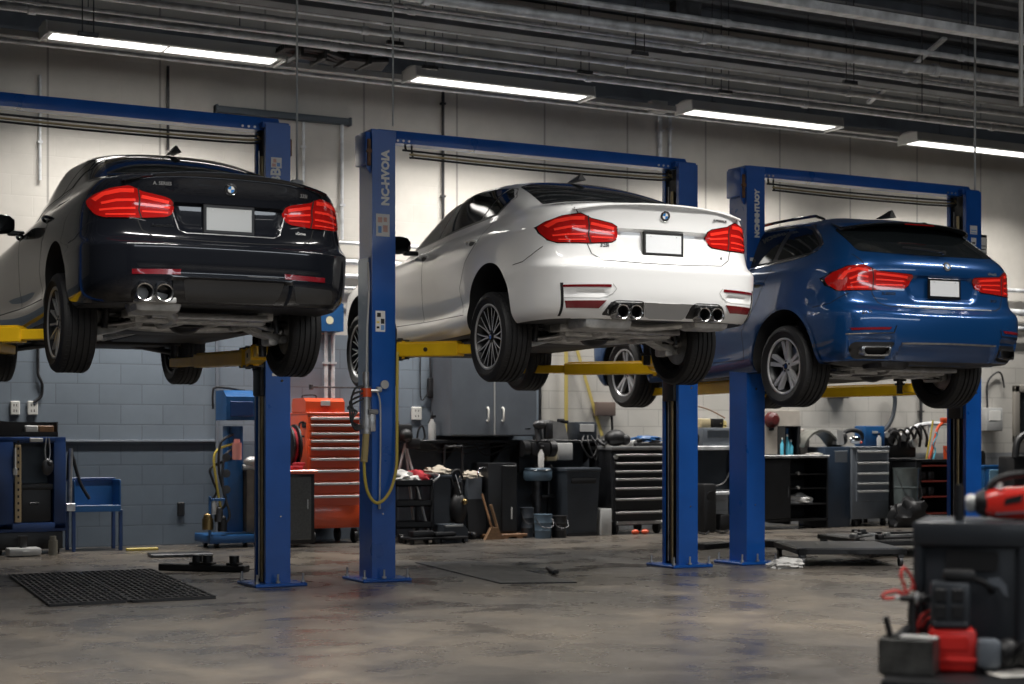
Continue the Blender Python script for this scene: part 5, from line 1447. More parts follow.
for sx in (-.4, .4): m.cyl((sx*w-.018, .1, .05), (sx*w+.018, .1, .05), .05, 14)
m.build('caster', M['black'], st)
m = MB(); m.box(-.01, .12, -.02, .0, zt-.05, zt-.01, .004); m.build('clip', M['lgrey'], st)
# hanging scissors-like tool
p = at(48, 460, YF-.19); q = thing('hanging_tool', 'silver-handled tool hanging in the blue station', 'tool', (p.x, YF-.17, p.z))
m = MB()
for s in (-1, 1): m.tube([(s*.012, 0, .22), (s*.025, 0, .08), (s*.01, 0, -.02)], .007, 6, smooth=4)
m.build('handles', M['steel'], q)
m = MB(); m.ball((0, 0, -.07), .065, 14, (.9, .4, 1.3)); m.ball((.02, -.02, -.03), .03, 10); m.build('head', M['dsteel'], q)
p = at(15, 462, YF-.17); m = MB(); m.cyl((0,0,0), (0,0,.22), .012, 8); m.box(-.02,.02,-.01,.01,-.05,.02,.004); tag(m.build('screwdriver', M['lgrey'], None, (p.x, YF-.17, p.z-.08)), 'pale screwdriver hanging beside the tan strip', 'screwdriver')
# tray with books on top
cx, w, zt2, zb2 = span(-4, 58, 426, YF-.1, 437)
m = MB(); m.box(-w/2, w/2, 0, .3, 0, .012); m.box(-w/2, w/2, 0, .012, 0, .05); m.box(-w/2, -w/2+.012, 0, .3, 0, .10); m.box(w/2-.012, w/2, 0, .3, 0, .15); m.box(-w/2, w/2, .29, .3, 0, .15)
tag(m.build('sheet_tray', M['blackm'], None, (cx, YF-.1, zt+.002)), 'black metal tray on top of the blue station', 'tray')
for px0, px1, mt, lb in ((25, 38, M['lgrey'], 'white-labelled parts box in the black tray'), (39, 54, M['wood'], 'orange-brown parts box in the black tray')):
    a, b_ = at(px0, 430, YF-.08), at(px1, 430, YF-.08); m = MB(); m.box(0, b_.x-a.x, 0, .15, 0, .10, .008); m.box(.01, b_.x-a.x-.01, -.003, 0, .03, .07); tag(m.build('parts_box', mt, None, (a.x, YF-.08, zt+.015)), lb, 'box')
p = at(2, 426, YF); m = MB(); m.prism([(-.15, 0), (.10, 0), (.22, .06), (.22, .12), (-.15, .16)], -.06, .10, 'Y'); tag(m.build('battery_pack', M['black'], None, (p.x, YF+.02, zt+.015)), 'black angular tool case at the far left of the tray', 'case')
# grey scale on the floor
cx, w, zt3, _ = span(8, 40, 539, YF-.35)
sb = thing('floor_scale', 'light grey box on the floor with a short stem, in front of the blue station', 'floor box', (cx, YF-.42, 0))
m = MB(); m.box(-w/2, w/2, 0, .22, .01, .085, .015); m.box(-w*.1, w*.12, -.006, 0, .03, .06, .003); m.build('body', M['lgrey'], sb)
m = MB(); m.cyl((0, .12, .08), (0, .12, .20), .03, 12, .045); m.build('stem', M['dsteel'], sb)
p = at(53, 541, YF-.3); m = MB(); m.cyl((0,0,0), (0,0,.15), .045, 14); m.cyl((0,0,.15), (0,0,.19), .03, 12); tag(m.build('oil_jar', mat('smoky_jar', (.16,.15,.12), .3), None, (p.x, YF-.3, 0)), 'small smoky jar on the floor under the blue station', 'jar')
# outlets
def outlet(px0, px1, py0, py1, label, mt=M['white'], Y=WY, name='wall_outlet'):
    a, b_ = at(px0, py1, Y), at(px1, py0, Y); W, H = b_.x-a.x, b_.z-a.z
    r = thing(name, label, 'outlet', ((a.x+b_.x)/2, Y, a.z))
    m = MB(); m.box(-W/2, W/2, -.03, 0, 0, H, .008); m.build('box', mt, r)
    m = MB()
    for zz in (.30, .70):
        for xx in (-.14, .14): m.box(xx*W-.004, xx*W+.004, -.0315, -.029, H*zz-.012, H*zz+.012)
    m.build('sockets', M['black'], r)
outlet(10, 19.5, 401, 415, 'left one of the two white outlets above the blue station')
outlet(27, 37.5, 401, 415, 'right one of the two white outlets above the blue station')
outlet(177, 184, 502, 516, 'small dark outlet low on the block wall', M['black'])
outlet(411, 421, 407, 420, 'cream outlet right of the middle lift post')
p = [at(*q, WY-.03) for q in ((38, 280), (38, 360), (38.5, 375), (42, 384), (41, 396), (34, 402))]; m = MB(); m.tube([v-p[0] for v in p], .016, 8, smooth=5); tag(m.build('power_cord', M['dsteel'], None, p[0]), 'dark cord running down the wall to the white outlets', 'cord')
m = MB(); a, b_ = at(318, 331, WY-.2), at(342, 301, WY-.2); W, H = b_.x-a.x, b_.z-a.z
r = thing('reel_box', 'blue wall box with a round yellow mark between the black and white cars', 'box', (a.x, WY-.25, a.z))
m.prism([(0, .1), (0, H*.9), (W*.6, H), (W, H*.9), (W, 0), (W*.1, 0)], 0, .25, 'Y'); m.build('body', M['cobalt'], r)
m = MB(); m.cyl((W*.42, -.004, H*.35), (W*.42, 0, H*.35), .045, 16); m.build('round_mark', mat('cream_mark', (.7,.65,.45), .5), r)
m = MB(); a = at(312, 387, YF+.4); b_ = at(365, 388, YF+.4); m.cyl((0,0,0), (b_.x-a.x, 0, 0), .010, 8); m.box(-.03, .01, -.02, .02, -.03, .03, .005); m.box(b_.x-a.x-.01, b_.x-a.x+.03, -.02, .02, -.03, .03, .005); tag(m.build('cable_rail', M['dsteel'], None, a), 'thin horizontal rail on the wall above the orange tool box', 'rail')

# --- shelf under the wall cabinet
cx, w, zt, _ = span(395, 612, 440, YF+.25)
sh = thing('wall_shelf', 'long black wall shelf under the grey cabinet, cables hanging below', 'shelf', (cx, YF+.25, zt))
m = MB(); m.box(-w/2, w/2, 0, .42, -.035, 0, .005); m.build('board', M['blackm'], sh)
for i in range(5):
    x = -w/2+.15+i*(w-.3)/4; m = MB(); m.prism([(.02, -.035), (.42, -.035), (.42, -.28), (.40, -.28)], x-.01, x+.01, 'X'); m.build('bracket', M['blackm'], sh)
for i in range(4):
    m = MB(); xx = -w/2+.2+i*.28; m.tube([(xx, .05, -.05), (xx+.15, .04, -.12-.02*i), (xx+.42, .05, -.10), (xx+.75, .05, -.05)], .010, 6, smooth=6); m.build('cable', M['black'], sh)
SHZ = zt
# dark lower wall panel behind the equipment
tr = MB(); a = at(398, 450, WY-.02); b_ = at(600, 450, WY-.02); tr.box(a.x, b_.x, WY-.03, WY, 0, SHZ-.03); tag(tr.build('trim_30', mat('dark_wainscot', (.085,.10,.12), .55, var=.15)), kind='structure')
# --- grey wall cabinet
a, b_ = at(451, 436, YF+.15), at(537, 357, YF+.15); W = b_.x-a.x; H = b_.z-a.z
wc = thing('wall_cabinet', 'grey double-door cabinet mounted on the wall behind the white car', 'cabinet', ((a.x+b_.x)/2, YF+.15, a.z))
m = MB(); m.box(-W/2, W/2, .02, WY-YF-.15, 0, H, .008); m.build('body', M['grey'], wc)
for s in (-1, 1):
    m = MB(); m.box(s*.012, s*(W/2-.004), -.004, .02, .01, H-.01, .006); d = m.build('door', M['grey'], wc)
    m = MB(); m.tube([(s*.10, -.004, H*.19), (s*.10, -.04, H*.20), (s*.10, -.04, H*.34), (s*.10, -.004, H*.35)], .012, 8, smooth=3); m.build('handle', M['white'], d)
m = MB(); m.box(-.009, .009, -.003, .018, .01, H-.01); m.build('center_strip', M['lgrey'], wc)
m = MB(); m.box(W*.36, W*.42, -.006, -.003, H*.09, H*.10); m.build('nameplate', M['chrome'], wc)
# small wall electrics between post and cabinet
r = thing('wire_box', 'small dark wire box with looping cable beside the grey wall cabinet', 'wire box', tuple(at(431, 388, WY)))
m = MB(); m.box(-.06, .06, -.07, 0, -.12, .12, .02); m.build('body', M['dsteel'], r)
m = MB(); m.tube([(-.02, -.04, .10), (-.03, -.04, .35), (-.02, -.02, .55)], .010, 6, smooth=4); m.tube([(-.05, -.04, -.05), (-.14, -.03, -.14), (-.15, -.02, .2), (-.14, -.02, .5)], .008, 6, smooth=5); m.tube([(.02, -.04, -.12), (.0, -.05, -.3), (-.06, -.05, -.42)], .008, 6, smooth=4); m.build('cable', M['dsteel'], r)
def bottle(px, py0, py1, Y, rad, mt, label, z=None, name='spray_bottle', cap=M['black'], cat='bottle'):
    a, b_ = at(px, py1, Y), at(px, py0, Y); H = b_.z-a.z; z = a.z if z is None else z
    r = thing(name, label, cat, (a.x, Y, z))
    m = MB(); m.lathe([(.001, 0), (rad, 0), (rad, H*.62), (rad*.45, H*.78), (rad*.42, H*.84), (.001, H*.84)], 20); m.build('body', mt, r)
    m = MB(); m.cyl((0,0,H*.84), (0,0,H*.94), rad*.4, 10); m.box(-rad*.35, rad*1.1, -.012, .012, H*.90, H, .005); m.build('cap', cap, r)
bottle(432, 414, 439, YF+.4, .045, M['lgrey'], 'white spray bottle standing on the shelf left of the wall cabinet', SHZ)
p = at(421, 425, YF+.4); m = MB(); m.tube([(-.05,0,.0),(-.03,0,.12),(.02,0,.16),(.05,0,.05),(.03,0,0)], .012, 6, smooth=5); tag(m.build('cable_loop', M['black'], None, (p.x, YF+.4, SHZ)), 'small loop of black cable on the shelf by the spray bottle', 'cable')

# --- utility cart with rags
cx, w, zt, _ = span(396, 432, 481, YF-.3)
uc = thing('utility_cart', 'black three-tier utility cart piled with rags beside the middle lift post', 'cart', (cx, YF-.3, 0))
for zz in (.16, .40, zt-.06):
    m = MB(); m.box(-w/2, w/2, 0, .42, zz, zz+.015); m.box(-w/2, w/2, 0, .012, zz, zz+.07); m.box(-w/2, w/2, .41, .42, zz, zz+.07); m.box(-w/2, -w/2+.012, 0, .42, zz, zz+.07); m.box(w/2-.012, w/2, 0, .42, zz, zz+.07); m.build('tray', M['blackm'], uc)
for sx in (-1, 1):
    for yy in (.02, .40):
        m = MB(); m.box(sx*w/2-.018, sx*w/2+.018, yy-.018, yy+.018, .09, zt+.02, .004); m.build('leg', M['blackm'], uc)
casters(uc, w, .42, .045, .02)
m = MB(); m.tube([(w/2+.01, .02, zt-.02), (w/2+.10, .02, zt+.06), (w/2+.10, .40, zt+.06), (w/2+.01, .40, zt-.02)], .012, 8, smooth=3); m.build('push_bar', M['steel'], uc)
def crumple(name, label, cat, loc, sx, sy, sz, mt, seed=0, group=None):
    rnd = random.Random(seed); bm = bmesh.new(); bmesh.ops.create_icosphere(bm, subdivisions=3, radius=1)
    ph = [rnd.uniform(0, 6) for _ in range(6)]
    for v in bm.verts:
        c = v.co; k = 1+.22*sin(5*c.x+ph[0])*cos(6*c.y+ph[1])+.14*sin(11*c.z+ph[2]+4*c.x)+.10*sin(13*c.y+ph[3])
        v.co = Vector((c.x*k*sx, c.y*k*sy, max(-.6, c.z*k)*sz+.6*sz))
    m = MB(); bm.verts.index_update(); m.add([v.co.copy() for v in bm.verts], [tuple(v.index for v in f.verts) for f in bm.faces]); bm.free()
    return tag(m.build(name, mt, None, loc, smooth=60), label, cat, group)
crumple('shop_rag', 'white crumpled rag at the left of the utility cart top', 'rag', (cx-.08, YF-.12, zt-.03), .13, .12, .09, M['cloth'], 1)
crumple('shop_rag', 'red crumpled rag heaped on the utility cart top', 'rag', (cx+.12, YF-.10, zt-.03), .14, .12, .09, M['clothr'], 2)
crumple('shop_rag', 'small pale rag hanging over the front of the utility cart', 'rag', (cx+.02, YF-.24, zt-.04), .08, .06, .06, M['cloth'], 3)
# camera-like tripod work light behind the cart
p = at(402, 440, YF+.1); wl_ = thing('work_light', 'black tripod work light with chrome legs behind the utility cart', 'work light', (p.x, YF+.12, 0))
m = MB(); m.box(-.10, .12, -.06, .06, p.z-.02, p.z+.18, .03); m.ball((.03, -.06, p.z+.05), .08, 12); m.box(-.14, -.04, -.05, .03, p.z+.10, p.z+.22, .02); m.box(.05, .22, -.05, .03, p.z-.10, p.z+.02, .02); m.build('lamp_head', M['black'], wl_)
for x1, y1 in ((.34, -.06), (.22, .10), (-.22, .02)):
    m = MB(); m.cyl((.05, 0, p.z-.04), (x1, y1, .0), .014, 10); m.build('leg', M['lgrey'], wl_)
# --- bins and dollies right of the cart
def bin_(px0, px1, pyt, Y, d, label, mt, name='grey_bin', lid=True, cat='bin', taper=.9):
    cx, w, zt, _ = span(px0, px1, pyt, Y)
    r = thing(name, label, cat, (cx, Y, 0)); b = w/2; bt = b*taper
    m = MB(); z0 = .03; d0 = d*(1-taper)/2
    vs = [(-bt, d0, z0), (bt, d0, z0), (bt, d-d0, z0), (-bt, d-d0, z0), (-b, 0, zt), (b, 0, zt), (b, d, zt), (-b, d, zt)]
    m.add(vs, [(0,3,2,1),(0,1,5,4),(1,2,6,5),(2,3,7,6),(3,0,4,7),(4,5,6,7)]); m.build('body', mt, r)
    if lid: m = MB(); m.box(-b-.012, b+.012, -.015, d+.015, zt-.02, zt+.025, .012); m.build('lid', mt, r)
    m = MB(); m.cyl((-bt*.95, d-.04, .04), (bt*.95, d-.04, .04), .04, 12); m.build('wheel_axle', M['black'], r)
    m = MB(); m.box(-bt, bt, .02, .06, 0, .045); m.build('foot', M['black'], r)
    return r, cx, w, zt
_, cx, w, zt = bin_(434, 451, 477, YF-.05, .35, 'grey bin with a white crumpled cloth on it, right of the utility cart', M['dgrey'])
crumple('shop_rag', 'cream crumpled cloth on the grey bin by the utility cart', 'rag', (cx, YF+.08, zt+.02), .15, .12, .06, mat('cream_cloth', (.42,.37,.30), .9, var=.1), 4)
m = MB(); m.cyl((0, 0, 0), (.07, 0, -.22), .012, 8); tag(m.build('chrome_handle', M['chrome'], None, (cx+.14, YF-.10, zt+.03)), 'bright chrome handle leaning on the grey bin', 'handle')
_, cx, w, zt = bin_(468, 482, 478, YF, .30, 'blue-grey tall bin with white cloth, left of the broom', M['grey'], lid=False)
crumple('shop_rag', 'pale cloth draped on the blue-grey bin left of the broom', 'rag', (cx, YF+.10, zt-.02), .13, .10, .06, mat('cream_cloth', (0,0,0)), 5)
m = MB(); m.tube([(0, 0, 0), (.02, 0, .10), (.14, 0, .10), (.15, 0, -.12)], .012, 8, smooth=3); tag(m.build('chrome_handle', M['chrome'], None, (cx+.02, YF-.03, zt+.0)), 'bent bright handle on top of the blue-grey bin', 'handle')
# pump on a dolly
p = fl(461, 536); pd = thing('pump_cart', 'black pump on a hand truck with a small yellow gauge between two grey bins', 'pump cart', (at(460, 500, YF-.1).x, YF-.1, 0))
m = MB(); m.tube([(-.10, .2, .10), (-.10, .2, 1.0), (-.06, .2, 1.06), (.10, .2, 1.06), (.13, .2, 1.0), (.13, .2, .10)], .014, 8, smooth=3); m.box(-.14, .16, .0, .26, .06, .09, .005); m.build('frame', M['blackm'], pd)
m = MB(); m.ball((0, .05, .36), .12, 14, (.9, .8, 1.5)); m.cyl((0, .05, .50), (0, .05, .66), .05, 12); m.tube([(-.05, .05, .6), (-.09, .05, .74), (.0, .05, .80), (.06, .05, .70)], .014, 8, smooth=5); m.build('pump', M['black'], pd)
m = MB(); m.ball((.03, -.06, .44), .035, 10); m.build('gauge', M['brass'], pd)
for s in (-1, 1): m = MB(); m.cyl((.01+s*.15, .2, .08), (.01+s*.19, .2, .08), .08, 16); m.build('wheel', M['rubber'], pd)
bx = MB(); a = at(440, 520, YF-.35); bx.prism([(0, 0), (.30, 0), (.30, .14), (.24, .20), (0, .20)], 0, .25, 'Y'); bx.box(.02, .24, -.004, 0, .175, .195, .002, mi=1)
tag(bx.build('low_charger', [M['dgrey'], M['lgrey']], None, (a.x, YF-.45, 0)), 'low dark grey charger box on the floor before the grey bin', 'charger')
for k, (px, h) in enumerate(((424, .07), (446, .05))):
    p = at(px, 536, YF-.5); m = MB(); m.box(-.22, .22, 0, .28, .05, .075, .01); m.box(-.16, .10, .05, .2, .075, .075+h, .02)
    for sx in (-.18, .18):
        for yy in (.04, .24): m.cyl((sx-.012, yy, .03), (sx+.012, yy, .03), .03, 10)
    tag(m.build('small_dolly', M['blackm'], None, (p.x, YF-.62-.0, 0)), ['low black dolly on the floor in front of the utility cart', 'low black dolly on the floor in front of the grey bin'][k], 'dolly')
# --- tall black cabinet on a wooden base with broom and round thing
cx, w, zt, _ = span(489, 518, 463, YF-.1)
tc_ = thing('tall_cabinet', 'tall narrow black cabinet standing on a wooden pallet', 'cabinet', (cx, YF-.1, .06))
m = MB(); m.box(-w/2, w/2, .02, .45, 0, zt-.06, .012); m.build('body', M['blackm'], tc_)
m = MB(); m.box(-w*.05, w*.47, .0, .022, .02, zt-.09, .006); d = m.build('door', M['blackm'], tc_)
m = MB(); m.box(w*.25, w*.29, -.02, .0, .16, .30, .006); m.build('handle', M['lgrey'], d)
m = MB(); m.box(-w/2-.06, w/2+.10, -.05, .50, .02, .055, .006)
for xx in (-w/2, 0, w/2): m.box(xx-.04, xx+.04, -.05, .50, 0, .022)
tag(m.build('wooden_pallet', M['wood'], None, (cx, YF-.1, 0)), 'low wooden pallet under the tall black cabinet', 'pallet')
p = at(480, 500, YF-.05); rd_ = thing('round_creeper', 'black round-ended creeper board leaning by the tall black cabinet', 'creeper', (p.x, YF-.05, 0))
m = MB(); pts = [(.14*cos(t), .42+.14*sin(t)) for t in [PI*i/12 for i in range(13)]]+[(-.14, .05), (.14, .05)]; m.prism(pts, 0, .06, 'Y', M=RX(-.12)); m.build('board', M['black'], rd_)
for s in (-1, 1): m = MB(); m.ball((s*.10, -.03, .05), .035, 10); m.build('wheel', M['rubber'], rd_)
br = thing('broom', 'wooden-handled broom leaning between bin and tall black cabinet', 'broom', (at(489, 520, YF-.16).x, YF-.2, 0))
m = MB(); m.cyl((.02, 0, .12), (-.05, .12, .52), .013, 8); m.build('handle', M['wood'], br)
m = MB(); m.tube([(.0, 0, .40), (.05, 0, .25), (.10, 0, .08)], .018, 8, smooth=4); m.prism([(-.08, 0), (.16, 0), (.08, .14), (0, .14)], -.03, .03, 'Y'); m.build('head', mat('straw', (.18,.10,.05), .8, var=.3, scale=40), br)
# --- pedestal grinder and buckets
p = at(543, 500, YF); pg = thing('bench_grinder', 'black and grey pedestal grinder standing right of the tall black cabinet', 'grinder', (p.x, YF+.05, 0)); zt = at(543, 432, YF).z
m = MB(); m.cyl((0, .1, .05), (0, .1, .85), .06, 16); m.box(-.18, .18, -.05, .28, 0, .05, .01); m.build('pedestal', M['dsteel'], pg)
m = MB(); m.lathe([(.001, 0), (.15, 0), (.17, .03), (.17, .12), (.15, .15), (.001, .15)], 24, c=(0, .08, .66)); m.build('tray', mat('slate_blue', (.08,.12,.16), .4), pg)
m = MB(); m.lathe([(.168, .118), (.176, .125), (.168, .132)], 24, c=(0, .08, .66)); m.build('tray_rim', M['chrome'], pg)
m = MB(); m.box(-.13, .13, -.02, .2, .95, 1.12, .03)
for s in (-1, 1): m.cyl((s*.14, .08, 1.04), (s*.22, .08, 1.04), .10, 18); 
m.build('motor', M['black'], pg)
m = MB(); m.cyl((-.05, -.03, 1.12), (-.05, .02, 1.30), .03, 10); m.ball((-.02, .0, 1.32), .07, 10, (1.3, .8, .8)); m.box(.05, .16, -.02, .05, 1.15, 1.35, .02); m.build('lamp', M['dsteel'], pg)
bottle(541, 455, 477, YF+.02, .035, M['cloth'], 'white spray bottle standing on the tray of the pedestal grinder', .812)
def drum(px0, px1, pyt, pyb, Y, label, mt, name='bucket', cat='bucket', z=None, ribs=2):
    cx, w, zt, zb = span(px0, px1, pyt, Y, pyb)
    if z is not None: zt += z-zb; zb = z
    H = zt-zb; r = thing(name, label, cat, (cx, Y, zb)); R = w/2
    prof = [(.001, 0), (R*.88, 0)]
    for i in range(ribs): q = (i+1)/(ribs+1); prof += [(R*(.88+.1*q), H*q-.01), (R*(.93+.1*q), H*q), (R*(.88+.1*q), H*q+.01)]
    prof += [(R, H-.01), (R*1.03, H), (R*.9, H), (.001, H-.01)]
    m = MB(); m.lathe(prof, 24); m.build('body', mt, r)
    m = MB(); m.tube([(R, 0, H*.9), (R*.8, -R*.9, H*.55), (0, -R*1.15, H*.45), (-R*.8, -R*.9, H*.55), (-R, 0, H*.9)], .006, 6, smooth=5); m.build('bail', M['dsteel'], r)
    return r
drum(535, 551, 508, 532, YF-.25, 'slate grey bucket on the floor in front of the grinder', mat('slate_blue', (0,0,0)), z=0)
drum(552, 566, 511, 533, YF-.25, 'black bucket on the floor beside the trash bin', M['black'], z=0)
drum(521, 533, 500, 530, YF-.05, 'dark plastic pail between tall black cabinet and grinder', M['dgrey'], z=0)
bx = MB(); a = at(520, 470, YF+.4); bx.box(0, .28, 0, .25, 0, .22, .01); tag(bx.build('wall_box', M['dgrey'], None, (a.x, WY-.28, .75)), 'dark grey box on the wall right of the tall black cabinet', 'box')
# shelf-top items
def item_box(px0, px1, py0, py1, Y, d, mt, name, label, cat, z=None, bev=.012, face=None):
    a, b_ = at(px0, py1, Y), at(px1, py0, Y); W, H = b_.x-a.x, b_.z-a.z
    r = thing(name, label, cat, ((a.x+b_.x)/2, Y, a.z if z is None else z))
    m = MB(); m.box(-W/2, W/2, 0, d, 0, H, bev); m.build('body', mt, r)
    if face:
        m = MB(); m.box(-W*.36, W*.36, -.005, .002, H*.45, H*.88, .003); m.build('panel', face, r)
    return r, W, H
m = MB(); a = at(543, 441, YF+.35); m.prism([(0, 0), (.36, 0), (.30, .20), (.10, .24), (-.02, .14)], 0, .25, 'Y'); tag(m.build('tool_bag', mat('grey_canvas', (.16,.16,.16), .9, var=.2), None, (a.x, YF+.35, SHZ)), 'grey canvas tool bag on the shelf right of the wall cabinet', 'bag')
item_box(558, 573, 443, 460, YF+.15, .2, M['lgrey'], 'parts_bin', 'white plastic parts bin hanging at the shelf front', 'bin', None)
item_box(547, 557, 449, 461, YF+.12, .12, mat('cream_plastic', (.55,.46,.28), .5), 'switch_box', 'cream switch box under the shelf by the white bin', 'switch box', None, face=M['lgrey'])
r, W, H = item_box(577, 597, 428, 446, YF+.3, .25, M['dgrey'], 'battery_charger', 'dark grey battery charger with a light display and hanging cables', 'charger', SHZ, face=M['lgrey'])
for i in range(3):
    m = MB(); m.tube([(-.05+.05*i, -.01, .05), (-.12+.10*i, -.08, -.06), (.0+.06*i, -.10, -.22-.03*i), (.12, -.06, -.08), (.16, -.02, .06)], .010, 6, smooth=6); m.build('cable', M['black'], r)
m = MB(); m.cyl((0,0,0), (0,0,.22), .02, 10); m.box(-.05, .05, -.02, .02, .16, .26, .015); m.box(-.02, .10, -.02, .02, .20, .24, .01); tag(m.build('spray_gun', M['black'], None, (at(565, 440, YF+.4).x, YF+.5, SHZ)), 'black spray gun standing on the shelf behind the white bin', 'spray gun')
m = MB(); m.cyl((0,0,0), (0,0,.30), .025, 10); m.cyl((.06,0,.24), (.20,0,.10), .04, 10); m.ball((.0,0,.32), .05, 10); tag(m.build('bench_drill', M['dsteel'], None, (at(557, 470, YF).x, YF+.2, SHZ-.65)), 'small dark drill stand under the shelf left of the trash bin', 'drill')
m = MB(); m.box(-.16, .16, -.0, .3, .0, .04, .01); m.box(-.02,.02,.1,.14,-.5,0); tag(m.build('small_shelf', M['blackm'], None, (at(560, 470, YF).x, YF+.15, SHZ-.69)), 'small black bracket shelf left of the trash bin', 'shelf')
# --- trash bin
r, cx, w, zt = bin_(567, 600, 470, YF-.15, .50, 'dark grey wheeled trash bin in front of the shelf', M['dgrey'], name='trash_bin', taper=.86)
m = MB(); m.box(-w*.38, w*.38, -.012, .012, zt-.16, zt-.09, .012); m.build('grip', M['black'], r)
item_box(601, 612, 505, 532, YF-.15, .30, M['lgrey'], 'floor_box', 'narrow pale box on the floor between trash bin and black tool chest', 'box', 0)
# --- black tool chest
cx, w, zt, _ = span(612, 664, 450, YF-.1)
bc = chest('tool_chest', 'black roller tool chest with bright drawer handles behind the middle lift', 'tool chest', cx, YF-.1, w, .55, zt, M['blackm'], M['blackm'], [.10,.10,.095,.11,.13,.16,.19], base=.16, drawer_x=(-.90,.97), mhand=mat('dull_handle', (.30,.29,.28), .42, .4))
m = MB(); m.box(-w/2-.01, w/2+.01, -.02, .57, zt, zt+.045, .01); m.build('worktop', mat('scuffed_alu', (.30,.30,.30), .4, .6, var=.25, scale=8), bc)
m = MB(); m.box(-w*.42, w*.46, -.01, .01, .12, .16, .004); m.build('kick_rail', M['steel'], bc)
m = MB(); m.cyl((-w*.43, -.012, zt-.08), (-w*.43, .0, zt-.08), .03, 16); m.build('lock', M['lgrey'], bc)
for k, xx in enumerate((-.08, .06)): m = MB(); m.ball((0, 0, .03), .035, 10, (1.5, 1, .9)); tag(m.build('lug_cap', M['orange'], None, (cx+xx, YF-.16, .0)), ['left orange cap on the floor under the black tool chest', 'right orange cap on the floor under the black tool chest'][k], 'cap')
TZ = zt+.046
m = MB(); m.ball((0, 0, .10), .12, 16, (1.2, 1, .85)); m.ball((.10, -.06, .08), .07, 12); m.tube([(-.12, 0, .05), (-.2, -.05, .02), (-.26, 0, .08)], .02, 8, smooth=4); tag(m.build('polisher', M['black'], None, (cx-.20, YF+.1, TZ)), 'black rounded power polisher on the black tool chest, left', 'polisher')
m = MB(); m.prism([(-.05, 0), (.16, 0), (.05, .08), (-.02, .06)], 0, .10, 'Y'); tag(m.build('white_wedge', M['lgrey'], None, (cx+.02, YF+.0, TZ)), 'pale wedge-shaped tool on the black tool chest, centre', 'tool')
crumple('blue_cloth', 'blue folded cloth on the black tool chest, right', 'cloth', (cx+.26, YF+.12, TZ+.05), .20, .12, .05, M['cobalt'], 8)
m = MB(); m.box(-.22, .22, 0, .12, 0, .04, .01); m.box(-.18, -.10, .02, .1, .04, .09, .02); m.box(.02, .16, .02, .1, .04, .07, .02); tag(m.build('tool_tray', M['dsteel'], None, (cx+.22, YF-.04, TZ)), 'dark tray of small tools at the front of the black tool chest top', 'tray')
# brown box on the wall with cable
r, W, H = item_box(597, 616, 402, 416, WY-.12, .12, mat('brown_box', (.13,.095,.08), .5), 'junction_box', 'brown metal junction box on the pale block wall', 'junction box')
m = MB(); m.tube([(W*.40, .06, .02), (W*.42, .05, -.20), (W*.40, .05, -.36)], .016, 8, smooth=4); m.build('cable', M['black'], r)
# yellow straps
a, b_ = at(566, 436, WY-.06), at(566, 350, WY-.06); m = MB(); m.box(-.026, .026, -.006, 0, 0, b_.z-a.z+.6, .002); tag(m.build('yellow_strap', mat('dull_yellow_strap', (.42,.33,.09), .7), None, a), 'flat yellow strap hanging straight down the pale block wall', 'strap')
a, b_ = at(602, 436, WY-.06), at(577, 350, WY-.06); d = b_-a; m = MB(); m.box(-.022, .022, -.006, 0, 0, d.length*1.3, .002, M=Matrix.Rotation(math.atan2(d.x, d.z), 4, 'Y')); tag(m.build('yellow_strap', mat('dull_yellow_strap', (0,0,0)), None, a), 'yellow strap hanging at a slant behind the brown wall box', 'strap')
# --- bench between the posts of lifts B and C
cx, w, zt, _ = span(690, 760, 446, YF)
wb = thing('workbench', 'grey steel workbench seen between middle and right lift posts', 'workbench', (cx, YF, 0))
m = MB(); m.box(-w/2, w/2, 0, .65, zt-.05, zt, .006); m.build('top', M['galv'], wb)
for zz in (.45,): m = MB(); m.box(-w/2, w/2, .0, .6, zz, zz+.04, .006); m.build('shelf', M['galv'], wb)
for sx in (-1, 1):
    for yy in (.04, .60): m = MB(); m.box(sx*(w/2-.03)-.025, sx*(w/2-.03)+.025, yy-.02, yy+.02, 0, zt-.05, .003); m.build('leg', M['dgrey'], wb)
m = MB(); m.box(-w/2, w/2, .60, .62, .49, zt-.05); m.build('back_panel', M['dgrey'], wb)
item_box(703, 733, 428, 446, YF+.08, .3, M['grey'], 'steel_parts_box', 'grey steel parts box on the bench between middle and right lift', 'parts box', zt+.001, face=M['dgrey'])
zz = zt+at(715, 428, YF).z-at(715, 446, YF).z
item_box(701, 711, 418, 427, YF+.12, .1, mat('cream_plastic', (0,0,0)), 'cream_carton', 'cream carton on top of the grey steel parts box', 'carton', zz+.005)
item_box(713, 724, 418, 427, YF+.12, .1, M['black'], 'black_carton', 'black carton on top of the grey steel parts box', 'carton', zz+.005)
crumple('yellow_rag', 'pale yellow cloth on top of the grey steel parts box', 'rag', (at(729, 425, YF).x, YF+.18, zz), .07, .07, .07, mat('yellow_cloth', (.55,.45,.18), .9), 9)
p = at(697, 440, YF-.1); v = thing('shop_light', 'black hanging shop lamp with pale face beside the middle lift right post', 'lamp', (p.x, YF+.1, zt))
m = MB(); m.box(-.08, .16, -.05, .1, 0, .16, .04); m.build('body', M['black'], v)
m = MB(); m.cyl((-.07, -.06, .10), (-.07, -.03, .10), .07, 18); m.build('face', M['lgrey'], v)
m = MB(); m.box(-.10, .09, 0, .22, 0, .6, .03); m.cyl((0, -.01, .45), (0, 0, .45), .06, 16); tag(m.build('shop_vacuum', M['black'], None, (at(703, 480, YF-.1).x, YF-.02-.25, .0)), 'black upright case standing by the bench between the lifts', 'case')
item_box(721, 733, 511, 527, YF-.0, .3, M['black'], 'black_box', 'black box on the floor under the bench between the lifts', 'box', 0)
